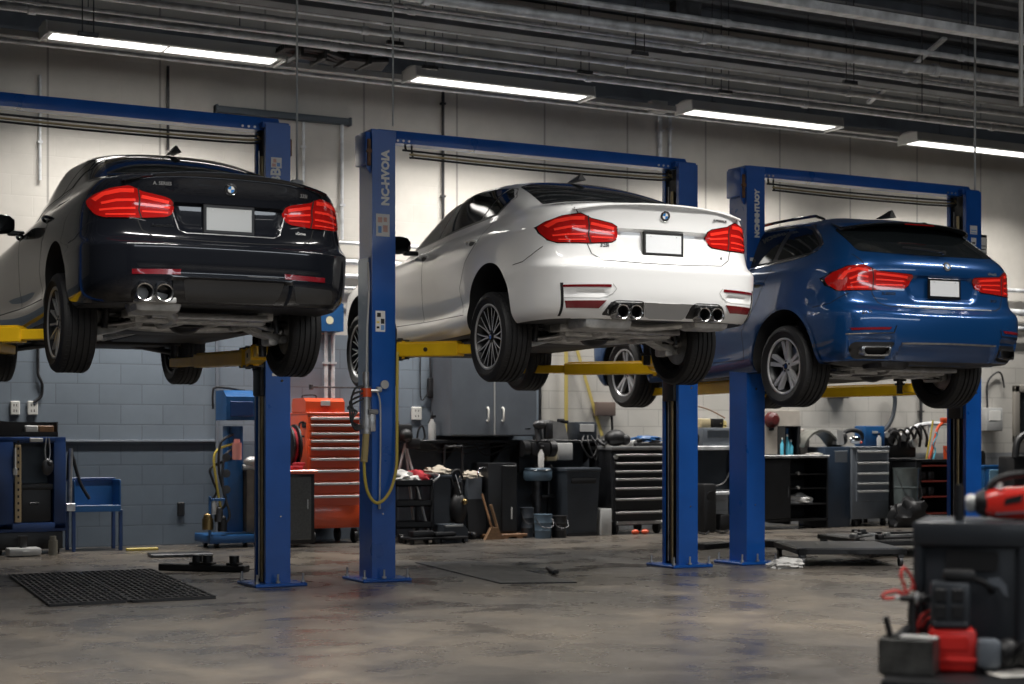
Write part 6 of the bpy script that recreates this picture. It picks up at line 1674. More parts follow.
p0, p1 = at(697, 487, YF-.1), at(730, 472, YF-.1); m = MB(); m.tube([(0,0,0), (.2,0,.0), (.4,0,.04), (p1.x-p0.x,0,p1.z-p0.z)], .012, 6, smooth=5); tag(m.build('cable', M['black'], None, p0), 'black cable drooping across the bench between the lifts', 'cable')
p0, p1 = at(697, 406, WY-.05), at(725, 418, WY-.05); m = MB(); m.tube([(0,0,0), (.2,0,-.05), (p1.x-p0.x,0,p1.z-p0.z)], .008, 6, smooth=5); tag(m.build('extension_lead', M['wood'], None, p0), 'thin orange-brown cord on the wall between the lifts', 'cord')
# --- black cabinet with open shelves, pegboard and bottles
cx, w, zt, _ = span(762, 828, 458, YF-.15)
oc2 = thing('shelf_cabinet', 'black cabinet with a door and open shelves holding white rags', 'cabinet', (cx, YF-.15, 0)); xd = -w/2+w*.42
m = MB(); m.box(-w/2, w/2, .46, .48, .08, zt); m.box(-w/2, -w/2+.015, 0, .48, .06, zt); m.box(w/2-.02, w/2, 0, .48, .0, zt); m.box(xd-.01, xd+.01, 0, .46, .06, zt); m.box(-w/2, w/2, 0, .48, .10, .13)
m.build('body', M['blackm'], oc2)
m = MB(); m.box(-w/2-.015, w/2+.015, -.02, .50, zt, zt+.035, .006); m.build('worktop', mat('scuffed_alu', (0,0,0)), oc2)
m = MB(); m.box(-w/2+.01, xd-.012, -.015, .0, .14, zt-.02, .006); d = m.build('door', M['blackm'], oc2)
m = MB(); m.cyl((xd-.05, -.03, zt*.45), (xd-.05, -.03, zt*.60), .008, 8); m.build('handle', M['dsteel'], d)
for f in (.34, .56, .76):
    m = MB(); m.box(xd+.01, w/2-.02, .01, .45, zt*f, zt*f+.015); m.build('shelf', M['dsteel'], oc2)
    if f > .5: k = MB(); k.cyl((xd+.14, .0, zt*f+.02), (xd+.14, .05, zt*f+.02), .02, 10); k.build('clip', M['lgrey'], oc2)
crumple('rag_heap', 'heap of white rags on the lowest open shelf of the black cabinet', 'rags', (cx+.12, YF-.02, zt*.34+.016), .20, .12, .07, M['cloth'], 10)
CZ2 = zt+.036
a, b_ = at(763, 410, WY-.03), at(800, 458, WY-.03); m = MB(); m.box(0, b_.x-a.x, 0, .02, -(a.z-CZ2), 0, .004); tag(m.build('backboard', mat('beige_board', (.42,.38,.33), .6, var=.08), None, (a.x, WY-.03, a.z)), 'beige board on the wall above the black shelf cabinet', 'board')
r = thing('alarm_bell', 'dark red round bell on the beige board', 'bell', tuple(at(771, 420, WY-.03)))
m = MB(); m.lathe([(.001, -.10), (.06, -.095), (.10, -.06), (.11, 0), (.001, 0)], 24, 'Y'); m.build('dome', mat('dark_red', (.08,.01,.01), .4), r)
m = MB(); m.box(-.04, .04, -.02, 0, -.14, -.09, .005); m.build('base', M['black'], r)
a, b_ = at(785, 426, YF+.1), at(801, 456, YF+.1); W, H = b_.x-a.x, a.z-CZ2
r = thing('bottle_rack', 'blue-lined rack of bottles on the black shelf cabinet', 'rack', ((a.x+b_.x)/2, YF+.1, CZ2))
m = MB(); m.box(-W/2, -W/2+.012, 0, .16, 0, H); m.box(W/2-.05, W/2, 0, .16, 0, H, .01); m.box(-W/2, W/2, .15, .16, 0, H); m.box(-W/2, W/2, 0, .16, H-.012, H); m.build('frame', M['blackm'], r)
m = MB(); m.box(-W*.45, W*.1, .13, .148, .02, H-.03); m.build('lining', M['cobalt'], r)
TEAL = mat('teal_bottle', (.10,.45,.60), .25, 0, .4)
for i, (dx, hh) in enumerate(((-.09, .20), (-.02, .24), (.04, .17))):
    q = thing('teal_bottle', ['left teal bottle in the blue-lined rack', 'tallest, middle teal bottle in the blue-lined rack', 'right teal bottle in the blue-lined rack'][i], 'bottle', ((a.x+b_.x)/2+dx-.03, YF+.16, CZ2))
    m = MB(); m.lathe([(.001, 0), (.032, 0), (.032, hh*.7), (.014, hh*.85), (.014, hh), (.001, hh)], 16); m.build('body', TEAL, q)
    m = MB(); m.cyl((0,0,hh), (0,0,hh+.025), .015, 10); m.build('cap', M['white'], q)
for k, (px, w_, h_, lb) in enumerate(((804, .10, .34, 'tall pale carton behind the bottle rack'), (809, .10, .22, 'medium pale carton right of the bottle rack'), (815, .12, .08, 'low white carton at the right end of the black shelf cabinet'))):
    m = MB(); m.box(-w_/2, w_/2, 0, .12, 0, h_, .008); tag(m.build('carton', mat('mixed_carton', (.40,.36,.33), .6, var=.5, scale=14), None, (at(px, 450, YF+.2).x, YF+.25, CZ2)), lb, 'carton')
crumple('paper_sheets', 'white papers lying on the black shelf cabinet', 'papers', (at(818, 456, YF).x, YF+.05, CZ2), .16, .10, .018, M['paper'], 12)
# --- dark blue-grey side box and grey drawer chest
cx, w, zt, _ = span(853, 890, 447, YF-.15)
gc = chest('drawer_cabinet', 'grey five-drawer workshop cabinet with pale handles behind the blue vehicle', 'cabinet', cx, YF-.15, w, .60, zt, M['grey'], M['grey'], [.15,.14,.13,.10,.17], base=.10, drawer_x=(-.80,.90), mhand=M['lgrey'])
cx2, w2, zt2, _ = span(829, 852, 447, YF-.1)
m = MB(); m.box(-w2/2-.05, w2/2-.01, 0, .55, .0, zt2, .01); m.box(-w2*.2, w2*.34, -.006, 0, zt2-.20, zt2-.05, .003, mi=1)
tag(m.build('blue_locker', [mat('navy_enamel', (.02,.035,.06), .4, 0, .2), M['grey']], None, (cx2-.02, YF-.1, 0)), 'dark navy locker with a grey notice, left of the grey drawer cabinet', 'locker')
GZ = zt+.009
p = at(868, 440, YF); q = at(887, 423, YF); m = MB(); m.box(-.17, .17, 0, .22, 0, .27, .015); r = m.build('blue_case', M['cobalt'], None, ((p.x+q.x)/2, YF+.05, GZ)); tag(r, 'bright blue case on top of the grey drawer cabinet', 'case')
m = MB(); m.box(-.05, .05, -.006, 0, .17, .20, .003); m.build('latch', M['lgrey'], r)
bottle(879, 434, 447, YF-.05, .03, M['lgrey'], 'small white bottle standing before the blue case', GZ)
# silver car panel and headlamp on the navy locker
p = at(820, 445, YF); r = thing('car_trim_panel', 'silver curved car trim panel lying on the navy locker', 'car part', (at(830, 446, YF).x, YF+.0, GZ))
m = MB(); sec = []
for i in range(14):
    t = i/13; x = -.42+.62*t; z = .02+.20*sin(PI*min(1, t*1.05))**.7
    sec.append((x, z))
m.prism(sec+[(x, z-.03) for x, z in reversed(sec)], .0, .30, 'Y'); m.build('panel', mat('silver_trim', (.33,.33,.30), .35, .7, var=.2), r)
m = MB(); m.prism([(.12, .02), (.22, .02), (.20, .20), (.10, .22)], -.02, .1, 'Y'); m.build('white_corner', M['lgrey'], r)
p = at(857, 440, YF); r = thing('headlamp_unit', 'black car headlamp unit with a bright lens beside the blue case', 'car part', (p.x-.02, YF-.0, GZ))
m = MB(); m.tube([(-.20, .1, .02), (-.14, .1, .16), (.0, .1, .21), (.16, .1, .18), (.24, .1, .04)], .03, 10, smooth=5); m.ball((-.14, .1, .10), .09, 12, (.8, .7, 1)); m.build('housing', M['black'], r)
m = MB(); m.ball((.05, .06, .08), .07, 12, (1.5, .6, .8)); m.build('lens', M['chrome'], r)
m = MB(); m.ball((.02, .05, .11), .02, 8); m.ball((.12, .04, .05), .02, 8); m.build('orange_bulb', M['orange'], r)
# electrical box on the wall
r, W, H = item_box(832, 850, 386, 398, WY-.12, .12, mat('taupe_box', (.14,.13,.12), .5), 'electrical_box', 'small taupe electrical box on the wall below the blue vehicle', 'electrical box', face=M['grey'])
# curved cable from above
p = [at(*q, WY-.10) for q in ((892, 386), (895, 400), (893, 415), (888, 426), (880, 433))]; m = MB(); m.tube([v-p[0] for v in p], .03, 10, smooth=5); tag(m.build('flexible_duct', M['dgrey'], None, p[0]), 'grey flexible duct curving down behind the blue case', 'duct')
# --- engine on a stand
p = at(905, 460, YF); zt = at(905, 458, YF).z
cxx, w, zt, _ = span(890, 911, 458, YF+.02)
r = thing('engine_bench', 'black bench carrying the engine near the right lift', 'bench', (cxx, YF, 0))
m = MB(); m.box(-w/2, w/2, 0, .6, zt-.04, zt, .006); m.build('top', M['blackm'], r)
for sx in (-1, 1):
    for yy in (.05, .55): m = MB(); m.box(sx*(w/2-.03)-.02, sx*(w/2-.03)+.02, yy-.02, yy+.02, 0, zt-.04); m.build('leg', M['blackm'], r)
m = MB(); m.box(-w/2, w/2, .56, .58, .1, zt-.04); m.build('back_panel', M['dgrey'], r)
e = thing('car_engine', 'black and chrome car engine with hoses on the bench near the right lift', 'engine', (at(907, 455, YF).x, YF+.12, zt))
m = MB(); m.box(-.25, .28, 0, .3, .0, .22, .03); m.box(-.18, .20, .02, .28, .22, .34, .03); m.build('block', M['black'], e)
rn = random.Random(3)
for i in range(7):
    x, z = rn.uniform(-.3, .3), rn.uniform(.05, .36); m = MB(); m.cyl((x, -.06, z), (x, .02, z), rn.uniform(.03, .07), 14); m.build('pulley', M['dsteel'] if i % 2 else M['alu'], e)
for i in range(5):
    x = -.25+.12*i; m = MB(); m.tube([(x, 0, .25), (x+.05, -.07, .36+.02*i), (x+.18, -.05, .30), (x+.22, 0, .15)], .018, 8, smooth=5); m.build('hose', M['black'] if i % 2 else M['dsteel'], e)
drum(896, 916, 470, 528, YF-.25, 'smoky grey canister on a hand truck left of the red-shelved rack', M['clear'], name='gas_canister', cat='canister', z=.0)
crumple('black_bag', 'black plastic sack on the floor before the grey canister', 'sack', (at(903, 520, YF-.4).x, YF-.5, 0), .28, .15, .22, M['black'], 14)
# --- rack with red shelves
cx, w, zt, _ = span(916, 950, 460, YF-.2)
rk = thing('parts_rack', 'black rack with thin red shelves left of the right lift post', 'rack', (cx, YF-.2, 0))
m = MB(); m.box(-w/2, -w/2+.10, 0, .5, 0, zt, .006); m.box(w/2-.03, w/2, 0, .5, 0, zt, .004); m.box(-w/2, w/2, .48, .5, 0, zt); m.box(-w/2, w/2, 0, .5, zt-.03, zt+.01, .004); m.build('frame', M['blackm'], rk)
for f in (.16, .42, .66, .90): m = MB(); m.box(-w/2+.1, w/2-.03, .0, .47, zt*f, zt*f+.02); m.build('shelf', mat('dark_red_shelf', (.22,.03,.02), .5), rk)
for i in range(5):
    m = MB(); m.box(-.05, .05, 0, .2, 0, .12, .015); m.cyl((0, -.01, .06), (0, 0, .06), .035, 10); tag(m.build('spare_part', M['dsteel'], None, (cx-.10+.15*(i % 2), YF-.12, zt*(.16, .42, .42, .66, .66)[i]+.021)), ['lowest dark spare part in the red-shelved rack', 'left dark spare part on the middle red shelf', 'right dark spare part on the middle red shelf', 'left dark spare part on the upper red shelf', 'right dark spare part on the upper red shelf'][i], 'spare part')
drum(944, 949.5, 446, 459, YF-.1, 'orange bottle standing on the red-shelved rack', M['orange'], name='orange_bottle', cat='bottle', z=zt+.011, ribs=0)
p = at(935, 458, YF); m = MB(); m.tube([(-.10, 0, 0), (0, 0, .28), (.05, 0, .42), (.16, 0, .50), (.26, 0, .50)], .02, 8, smooth=5); m.box(.12, .26, -.02, .04, .50, .56, .01); tag(m.build('orange_jack', M['orange'], None, (p.x, YF+.0, zt+.011)), 'orange angled jack handle on the red-shelved rack', 'jack handle')
m = MB(); m.tube([(-.02, 0, 0), (.02, 0, .12), (-.02, 0, .20), (.05, 0, .32), (.03, 0, .36)], .012, 6, smooth=6); tag(m.build('blue_hose', TEAL, None, (p.x-.06, YF-.05, zt+.011)), 'teal hose coiled on the red-shelved rack', 'hose')
m = MB(); m.cyl((0, 0, 0), (.12, 0, .52), .013, 8); tag(m.build('yellow_rod', M['hoseY'], None, (p.x-.20, YF-.05, zt+.011)), 'thin yellow rod leaning on the red-shelved rack', 'rod')
a = at(905, 428, WY-.15); m = MB(); m.tube([(-.05,0,-.10), (.20,0,.02), (.45,0,.06), (.80,0,.06)], .03, 8, smooth=4); m.cyl((.45,0,.06), (.45,0,-.40), .02, 8); tag(m.build('wall_bracket', M['galv'], None, a), 'grey bent pipe bracket on the wall above the engine', 'bracket')
# --- right of lift C
cx, w, zt, _ = span(984, 1006, 465, YF-.4)
r = thing('blue_crate', 'blue crate with a pale blue label right of the right lift', 'crate', (cx, YF-.4, 0)); 
m = MB(); m.box(-w/2, w/2, 0, .4, 0, zt, .02); m.box(-w/2-.015, w/2+.015, -.012, .41, zt-.05, zt, .01); m.build('body', M['cobalt'], r)
m = MB(); m.box(-w*.30, w*.34, -.018, -.010, zt*.55, zt*.92, .003); m.build('label_panel', mat('pale_blue', (.25,.48,.66), .5), r)
r, W, H = item_box(987, 1003, 408, 431, WY-.15, .15, M['lgrey'], 'distribution_box', 'pale electrical distribution box right of the right lift', 'electrical box', face=M['white'])
m = MB(); m.tube([(-.05, .1, H), (-.05, .1, H+.35), (.1, .1, H+.5), (.22, .1, H+.5), (.28, .1, H+.3)], .014, 8, smooth=4); m.build('conduit', M['dsteel'], r)
r = thing('metal_chair', 'black metal chair frame standing behind the blue crate', 'chair', (at(1000, 470, YF-.1).x, YF, 0))
for x_ in (-.20, .20):
    for y_ in (0, .4): m = MB(); m.cyl((x_, y_, 0), (x_, y_, .95 if y_ else .45), .014, 8); m.build('leg', M['blackm'], r)
m = MB(); m.box(-.22, .22, -.02, .42, .45, .48, .01); m.build('seat', M['black'], r)
m = MB(); m.box(-.20, .20, .39, .42, .70, .98, .01); m.build('backrest', M['black'], r)
r = thing('machine_guard', 'dark rounded machine guard behind the red impact wrench', 'machine guard', (at(1022, 470, YF-.6).x, YF-.75, 0))
m = MB(); m.tube([(-.28, 0, .9), (-.22, 0, 1.14), (0, 0, 1.22), (.22, 0, 1.14), (.28, 0, .9)], .05, 10, smooth=4); m.box(-.3, .3, 0, .3, .0, .92, .03); m.build('body', M['black'], r)
a, b_ = at(1012, 442, WY), at(1040, 386, WY); W, H = b_.x-a.x, b_.z-a.z
wn = MB(); t_ = .10; wn.box(0, W, -.06, 0, 0, t_, .01); wn.box(0, W, -.06, 0, H-t_, H, .01); wn.box(0, t_, -.06, 0, 0, H, .01); wn.box(W-t_, W, -.06, 0, 0, H, .01)
f = wn.build('window_1', mat('window_frame_beige', (.26,.24,.21), .5), None, a); tag(f, kind='structure')
wn = MB(); wn.box(t_, W-t_, -.02, -.01, t_, H-t_); wn.build('pane', mat('dark_pane', (.015,.017,.018), .06, 0, .6), f)
# --- floor: mats, rods, plates
def mat_piece(pts, label, name='drain_mat'):
    P = [fl(*q) for q in pts]; c = sum(P, Vector())/len(P)
    r = thing(name, label, 'floor mat', tuple(c))
    u = (P[1]-P[0]); v = (P[3]-P[0]); 
    m = MB(); m.prism([(p.x-c.x, p.y-c.y) for p in P], .001, .012, 'Z'); m.build('base', M['blackm'], r)
    m = MB(); nu, nv = 16, 12; o = P[0]-c
    for i in range(nu+1):
        a = o+u*(i/nu); b = a+v; d = (b-a).normalized()*1; s = Vector((-d.y, d.x, 0))*.008
        m.add([tuple(q+Vector((0,0,z))) for q in (a-s, a+s, b+s, b-s) for z in (.012, .022)], [(0,2,4,6),(1,7,5,3),(0,1,3,2),(2,3,5,4),(4,5,7,6),(6,7,1,0)])
    for i in range(nv+1):
        a = o+v*(i/nv); b = a+u; d = (b-a).normalized(); s = Vector((-d.y, d.x, 0))*.008
        m.add([tuple(q+Vector((0,0,z))) for q in (a-s, a+s, b+s, b-s) for z in (.012, .021)], [(0,2,4,6),(1,7,5,3),(0,1,3,2),(2,3,5,4),(4,5,7,6),(6,7,1,0)])
    m.build('grating', M['black'], r)
mat_piece([(10, 577), (50, 607), (126, 603), (77, 574)], 'black rubber grid mat on the floor, left one of the pair')
mat_piece([(83, 574), (133, 603), (216, 599), (152, 571)], 'black rubber grid mat on the floor, right one of the pair')
def floorbar(px0, py0, px1, py1, w, h, mt, name, label, cat, z=0.):
    a, b_ = fl(px0, py0), fl(px1, py1); d = b_-a; m = MB(); m.box(0, d.length, -w/2, w/2, 0, h, min(.008, h*.3))
    return tag(m.build(name, mt, None, (a.x, a.y, z), math.atan2(d.y, d.x)), label, cat), d.length
floorbar(126, 551, 158, 550, .05, .03, M['hoseY'], 'yellow_bar', 'short yellow bar on the floor near the wall', 'bar')
floorbar(149, 557, 211, 555.5, .30, .035, M['dsteel'], 'steel_plate', 'flat grey steel plate on the floor behind the black mats', 'plate')
o, L_ = floorbar(161, 570, 247, 572, .12, .06, M['blackm'], 'floor_jack_bar', 'long black jack bar on the floor running to the left lift base', 'bar')
for xx in (.35, .45, L_-.12): m = MB(); m.cyl((xx, 0, .06), (xx, 0, .14), .045, 12); m.box(xx-.06, xx+.06, -.05, .05, .055, .08, .01); m.build('clamp', M['black'], o)
P = [fl(*q) for q in ((415, 563), (480, 562), (577, 583), (500, 584))]; c = sum(P, Vector())/4; m = MB(); m.prism([(p.x-c.x, p.y-c.y) for p in P], 0, .010, 'Z')
o = tag(m.build('rubber_sheet', mat('wet_rubber', (.008,.009,.012), .4, var=.3, scale=4, rvar=.12), None, tuple(c)), 'thin dark rubber sheet lying on the floor under the white car', 'floor sheet')
floorbar(548, 571, 556, 575, .05, .03, M['black'], 'black_wedge', 'small black wedge at the end of the rubber sheet', 'wedge', .011)
# dollies and frames right
def frame_dolly(name, label, px, py, w, d, rz, seed):
    p = fl(px, py); r = thing(name, label, 'dolly', (p.x, p.y, 0), rz)
    m = MB(); z = .11
    m.box(-w/2, w/2, -d/2, -d/2+.09, z, z+.05, .006); m.box(-w/2, w/2, d/2-.09, d/2, z, z+.05, .006); m.box(-w/2, -w/2+.09, -d/2, d/2, z, z+.05, .006); m.box(w/2-.09, w/2, -d/2, d/2, z, z+.05, .006); m.box(-.05, .05, -d/2, d/2, z, z+.04, .006); m.build('frame', M['blackm'], r)
    for sx in (-1, 1):
        for sy in (-1, 1):
            k = MB(); x, y = sx*(w/2-.05), sy*(d/2-.05); k.cyl((x-.016, y, .045), (x+.016, y, .045), .045, 14); k.box(x-.03, x+.03, y-.03, y+.03, .08, .112, .004); k.build('caster', M['dsteel'], r)
    return r, p, z+.05
r, p, z = frame_dolly('wheeled_frame', 'low black wheeled frame on the floor right of the right lift left base', 838, 562, 1.0, 1.1, -.45, 1)
m = MB(); m.box(-.48, .48, -.5, .5, z-.02, z+.005, .004); m.build('deck', mat('navy_deck', (.012,.018,.028), .4, var=.3), r)
r, p, z = frame_dolly('wheeled_frame', 'second low black wheeled frame, farther right, with tools on it', 902, 552, 1.3, 1.2, -.2, 2)
m = MB(); m.box(-.62, .62, -.55, .55, z-.02, z+.005, .004); m.build('deck', M['black'], r)
rn = random.Random(5)
tools = [('spanner','steel spanner'),('socket_bar','socket bar'),('pry_bar','pry bar'),('black_clamp','black clamp'),('air_nozzle','air nozzle'),('steel_bracket','steel bracket')]
where = ['at the left end of the second wheeled frame','near the front edge of the second wheeled frame','across the middle of the second wheeled frame','at the back left of the second wheeled frame','at the back right of the second wheeled frame','at the right end of the second wheeled frame']
pos = [(-.50,-.10,.5),(-.20,-.42,-.1),(.05,-.05,.2),(-.35,.30,.9),(.25,.30,-.4),(.42,-.20,.3)]
for i, ((nm, lb), (dx, dy, rr_)) in enumerate(zip(tools, pos)):
    g = RZ(-.2) @ Vector((dx, dy, 0)); m = MB(); L_ = .25+.06*i
    m.box(-L_, L_, -.018, .018, 0, .022, .006); m.cyl((L_, 0, 0), (L_, 0, .03), .045, 12); m.box(-L_-.04, -L_+.03, -.035, .035, 0, .05, .01)
    tag(m.build(nm, M['steel'] if i in (0, 2, 5) else M['black'], None, (p.x+g.x, p.y+g.y, z+.006), rr_), lb+' '+where[i], 'tool')
crumple('paper_towel', 'crumpled white paper towel on the floor beside the right lift base', 'paper towel', tuple(fl(786, 568)), .17, .11, .055, M['cloth'], 21)
floorbar(697, 549, 726, 547, .22, .06, M['black'], 'floor_rail', 'black rail on the floor between middle and right lift bases', 'rail')
floorbar(762, 546, 818, 549, .20, .07, M['black'], 'floor_rail', 'black rail on the floor just right of the right lift left base', 'rail')
p = [fl(x, y, .012) for x, y in ((697, 532), (706, 534), (712, 529), (722, 533), (728, 530))]; m = MB(); m.tube([v-p[0] for v in p], .012, 6, smooth=5); tag(m.build('floor_cable', M['black'], None, p[0]), 'thin black cable on the floor under the bench between the lifts', 'cable')

# ------------------------------------------------------------------ foreground: charcoal machine on a cart, red impact wrench
ZC0 = 4.2; SC = ZC0/F
RZF = -YAW-radians(20)
def fp(px, py, d=0.):                    # a point d metres nearer than the machine's front
    zc = ZC0-d; xc = (px-512)/F*zc
    return Vector((xc*cos(YAW)+zc*sin(YAW), -xc*sin(YAW)+zc*cos(YAW), CH+(HZ-py)*zc/F))
A = fp(913, 521); ztop = A.z; zc = .585
cart = thing('tool_cart', 'black tool cart in the right foreground carrying the charcoal machine and a tray', 'cart', (A.x, A.y, 0), RZF)
cw_ = .62; x0c = -.045
m = MB(); m.box(x0c, x0c+cw_, -.33, .36, zc-.03, zc-.002, .010); m.build('top_tray', M['blackm'], cart)
m = MB(); m.box(x0c+.012, x0c+cw_-.012, -.315, .35, zc-.20, zc-.031, .01); m.build('drawer_box', M['blackm'], cart)
for i in range(3):
    q = MB(); x0 = x0c+.02+.195*i; q.box(x0, x0+.185, -.328, -.315, zc-.185, zc-.045, .006); dr = q.build('drawer', M['dgrey'], cart)
    q = MB(); q.box(x0+.03, x0+.155, -.342, -.328, zc-.08, zc-.065, .004); q.build('handle', M['blackm'], dr)
for sx, sy in ((x0c+.03, -.26), (x0c+cw_-.03, -.26), (x0c+.03, .33), (x0c+cw_-.03, .33)):
    q = MB(); q.box(sx-.018, sx+.018, sy-.018, sy+.018, .10, zc-.2, .004); q.build('leg', M['blackm'], cart)
    q = MB(); q.cyl((sx-.018, sy, .05), (sx+.018, sy, .05), .05, 16); q.build('caster', M['black'], cart)
m = MB(); m.box(x0c+.01, x0c+cw_-.01, -.28, .35, .12, .15, .006); m.build('lower_shelf', M['blackm'], cart)
m = MB(); m.box(x0c-.03, x0c+.02, -.10, -.03, zc-.03, zc+.022, .014); m.build('corner_bumper', M['black'], cart)
CM = mat('charcoal_housing', (.020,.024,.030), .42, 0, .1, var=.2, scale=5)
mc = thing('service_unit', 'large charcoal machine housing with a handle slot, on the foreground cart', 'machine', (A.x, A.y, zc), RZF)
Hm = ztop-zc; w_ = .29
m = MB()
m.box(.004, w_, .020, .30, 0, Hm-.04, .014); m.box(-.002, w_+.004, -.004, .31, Hm-.066, Hm, .012)
m.box(.0, .022, .0, .06, 0, Hm-.05, .008); m.box(w_-.030, w_+.002, .0, .06, 0, Hm-.05, .008)
m.build('housing', CM, mc)
m = MB(); m.prism(roundpoly([(.082, Hm-.128), (.212, Hm-.128), (.216, Hm-.075), (.084, Hm-.072)], .012), .012, .0225, 'Y'); m.build('handle_slot', M['black'], mc)
m = MB(); m.tube([(.085, .012, Hm-.150), (.10, -.012, Hm-.138), (.15, -.014, Hm-.145), (.185, -.012, Hm-.158), (.20, .01, Hm-.18)], .009, 8, smooth=4); m.build('carry_grip', M['black'], mc)
m = MB(); m.cyl((.113, .05, Hm-.005), (.113, .05, Hm+.092), .012, 20); m.cyl((.113, .05, Hm+.092), (.113, .05, Hm+.096), .010, 20); m.build('standpipe', M['blackm'], mc)
m = MB(); m.box(.04, .10, .03, .09, Hm, Hm+.002); m.box(.12, .17, .05, .09, Hm, Hm+.002); m.build('top_sticker', M['grey'], mc)
m = MB(); m.prism([(.185, Hm-.148), (.215, Hm-.142), (.235, Hm-.165), (.238, Hm-.195), (.226, Hm-.186), (.215, Hm-.168), (.190, Hm-.163)], .016, .0215, 'Y'); m.build('scuff_mark', M['grey'], mc)
# battery charger: black vented head on a red base, turned a little
D = .16
B0 = fp(931, 664, D); k_ = (ZC0-D)/F
cg = thing('battery_charger', 'black vented battery charger with a bright red base on the foreground cart', 'charger', (B0.x, B0.y, zc), RZF+.12)
cw = 38*k_; zr1 = fp(950, 629, D).z-zc; zr2 = fp(950, 583, D).z-zc
m = MB(); m.box(-.004, cw+.014, -.004, .10, 0, zr1, .010); m.box(-.007, cw+.017, -.008, .102, zr1*.20, zr1*.34, .004); m.box(.01, cw-.004, -.007, .0, zr1*.5, zr1*.85, .004); m.build('red_base', M['red'], cg)
m = MB(); m.box(.0, cw, .004, .10, zr1+.001, zr2, .010); m.box(.004, cw-.004, -.004, .006, zr1+.004, zr1+.018, .003); m.build('housing', CM, cg)
for i in range(2):
    for j in range(2):
        x0 = .008+i*(cw-.012)*.5; z0 = zr1+.026+j*.042
        m = MB(); m.box(x0, x0+(cw-.03)*.46, .000, .006, z0, z0+.034, .004); m.build('vent', M['black'], cg)
m = MB(); m.box(.03, cw+.015, .03, .09, zr2+.001, zr2+.030, .010); m.build('battery', M['black'], cg)
# cordless driver
q = fp(971, 661, D+.02)
imp = thing('cordless_driver', 'grey and black cordless driver lying beside the red charger base', 'driver', (q.x, q.y, zc), RZF+.2)
m = MB(); m.box(.012, .072, -.03, .03, .012, .085, .014); m.build('motor_case', M['grey'], imp)
m = MB(); m.lathe([(.001, .072), (.030, .072), (.036, .085), (.034, .10), (.026, .11), (.024, .15), (.001, .15)], 20, 'X', c=(0, 0, .050)); m.lathe([(.001, 0), (.018, 0), (.018, .04), (.012, .05)], 14, 'X', c=(.15, 0, .050)); m.build('chuck', M['black'], imp)
m = MB(); m.box(.02, .06, -.02, .02, 0, .02, .008); m.build('grip', M['black'], imp)
for k in range(3):
    m = MB(); m.tube([(.08+.02*k, -.04, .03), (.12, -.06, .085-.012*k), (.17+.02*k, -.04, .04), (.22, -.03, .055)], .006, 6, smooth=5); m.build('cable', M['black'], imp)
q = fp(1010, 668, D+.06); m = MB(); m.box(-.05, .09, -.05, .05, 0, .004, .002); tag(m.build('paper_label', M['paper'], None, (q.x, q.y, zc), -.3), 'white paper sheet on the foreground cart at bottom right', 'paper')
# nozzle with silver tip
q = fp(895, 598, .10); r = thing('air_gun', 'black air gun with a silver tip sticking out left of the machine', 'air gun', (q.x, q.y, q.z), RZF)
m = MB(); m.lathe([(.001, 0), (.006, .0), (.007, .012), (.001, .013)], 14, 'X'); m.build('tip', M['lgrey'], r)
m = MB(); m.lathe([(.006, .01), (.009, .02), (.010, .05), (.014, .055), (.014, .075), (.001, .08)], 14, 'X'); m.cyl((.07, 0, 0), (.10, .02, .0), .008, 10); m.build('barrel', M['black'], r)
m = MB(); m.lathe([(.015, .050), (.019, .055), (.015, .060)], 16, 'X'); m.build('collar', M['steel'], r)
m = MB(); m.tube([(.045, 0, -.008), (.042, .0, -.05), (.046, .0, -.10), (.044, .0, -(q.z-zc)+.006)], .011, 8, smooth=5); m.build('stand', M['black'], r)
RH = mat('red_hose', (.70,.05,.04), .4)
def rhose(pts, label):
    P = [fp(x, y, d) for x, y, d in pts]; m = MB(); m.tube([v-P[0] for v in P], .0042, 8, smooth=8)
    tag(m.build('red_hose', RH, None, P[0]), label, 'hose')
rhose([(914, 590, .0), (911, 577, .01), (904, 568, .03), (901, 575, .04), (905, 588, .03), (905, 594, .03), (896, 591, .05), (884, 594, .05), (883, 598, .04), (893, 598, .03), (908, 592, .02), (913, 584, .01)], 'bright red hose loop at the left side of the foreground machine')
rhose([(930, 611, .10), (922, 616, .11), (917, 628, .11), (919, 638, .10), (925, 650, .08)], 'outer bright red hose arc between tray and red charger base')
rhose([(931, 617, .08), (925, 621, .09), (921, 629, .09), (923, 637, .08), (928, 648, .06)], 'inner bright red hose arc between tray and red charger base')
# steel tray
a = fp(878, 668, .20)
ty = thing('steel_tray', 'open scuffed steel tray of tools at the left of the foreground cart', 'tray', (a.x, a.y, zc), RZF-.08)
W = .135; H = fp(880, 638, .20).z-zc
m = MB(); m.box(0, W, 0, .005, 0, H, .002); m.box(0, .005, 0, .13, 0, H, .002); m.box(W-.005, W, 0, .13, 0, H, .002); m.box(0, W, .125, .13, 0, H, .002); m.box(0, W, 0, .13, 0, .004); m.build('sides', mat('scuffed_steel', (.13,.13,.125), .45, .8, var=.4, scale=20), ty)
T_ = Matrix.Translation((a.x, a.y, zc)) @ RZ(RZF-.08)
q = T_ @ Vector((.035, .05, .006)); m = MB(); m.cyl((0, 0, 0), (-.030, 0, H+.035), .006, 10); m.cyl((-.020, 0, H), (-.034, 0, H+.045), .008, 10); tag(m.build('marker_pen', M['black'], None, q), 'black pen standing in the steel tray', 'pen')
q = T_ @ Vector((.03, .09, .02)); m = MB(); m.tube([(0, 0, H-.03), (.04, .0, H-.005), (.085, .0, H-.02)], .012, 8, smooth=4); m.cyl((.085, 0, H-.02), (.085, 0, -.014), .010, 10); tag(m.build('socket_wrench', M['black'], None, q), 'black rounded wrench resting in the steel tray', 'wrench')
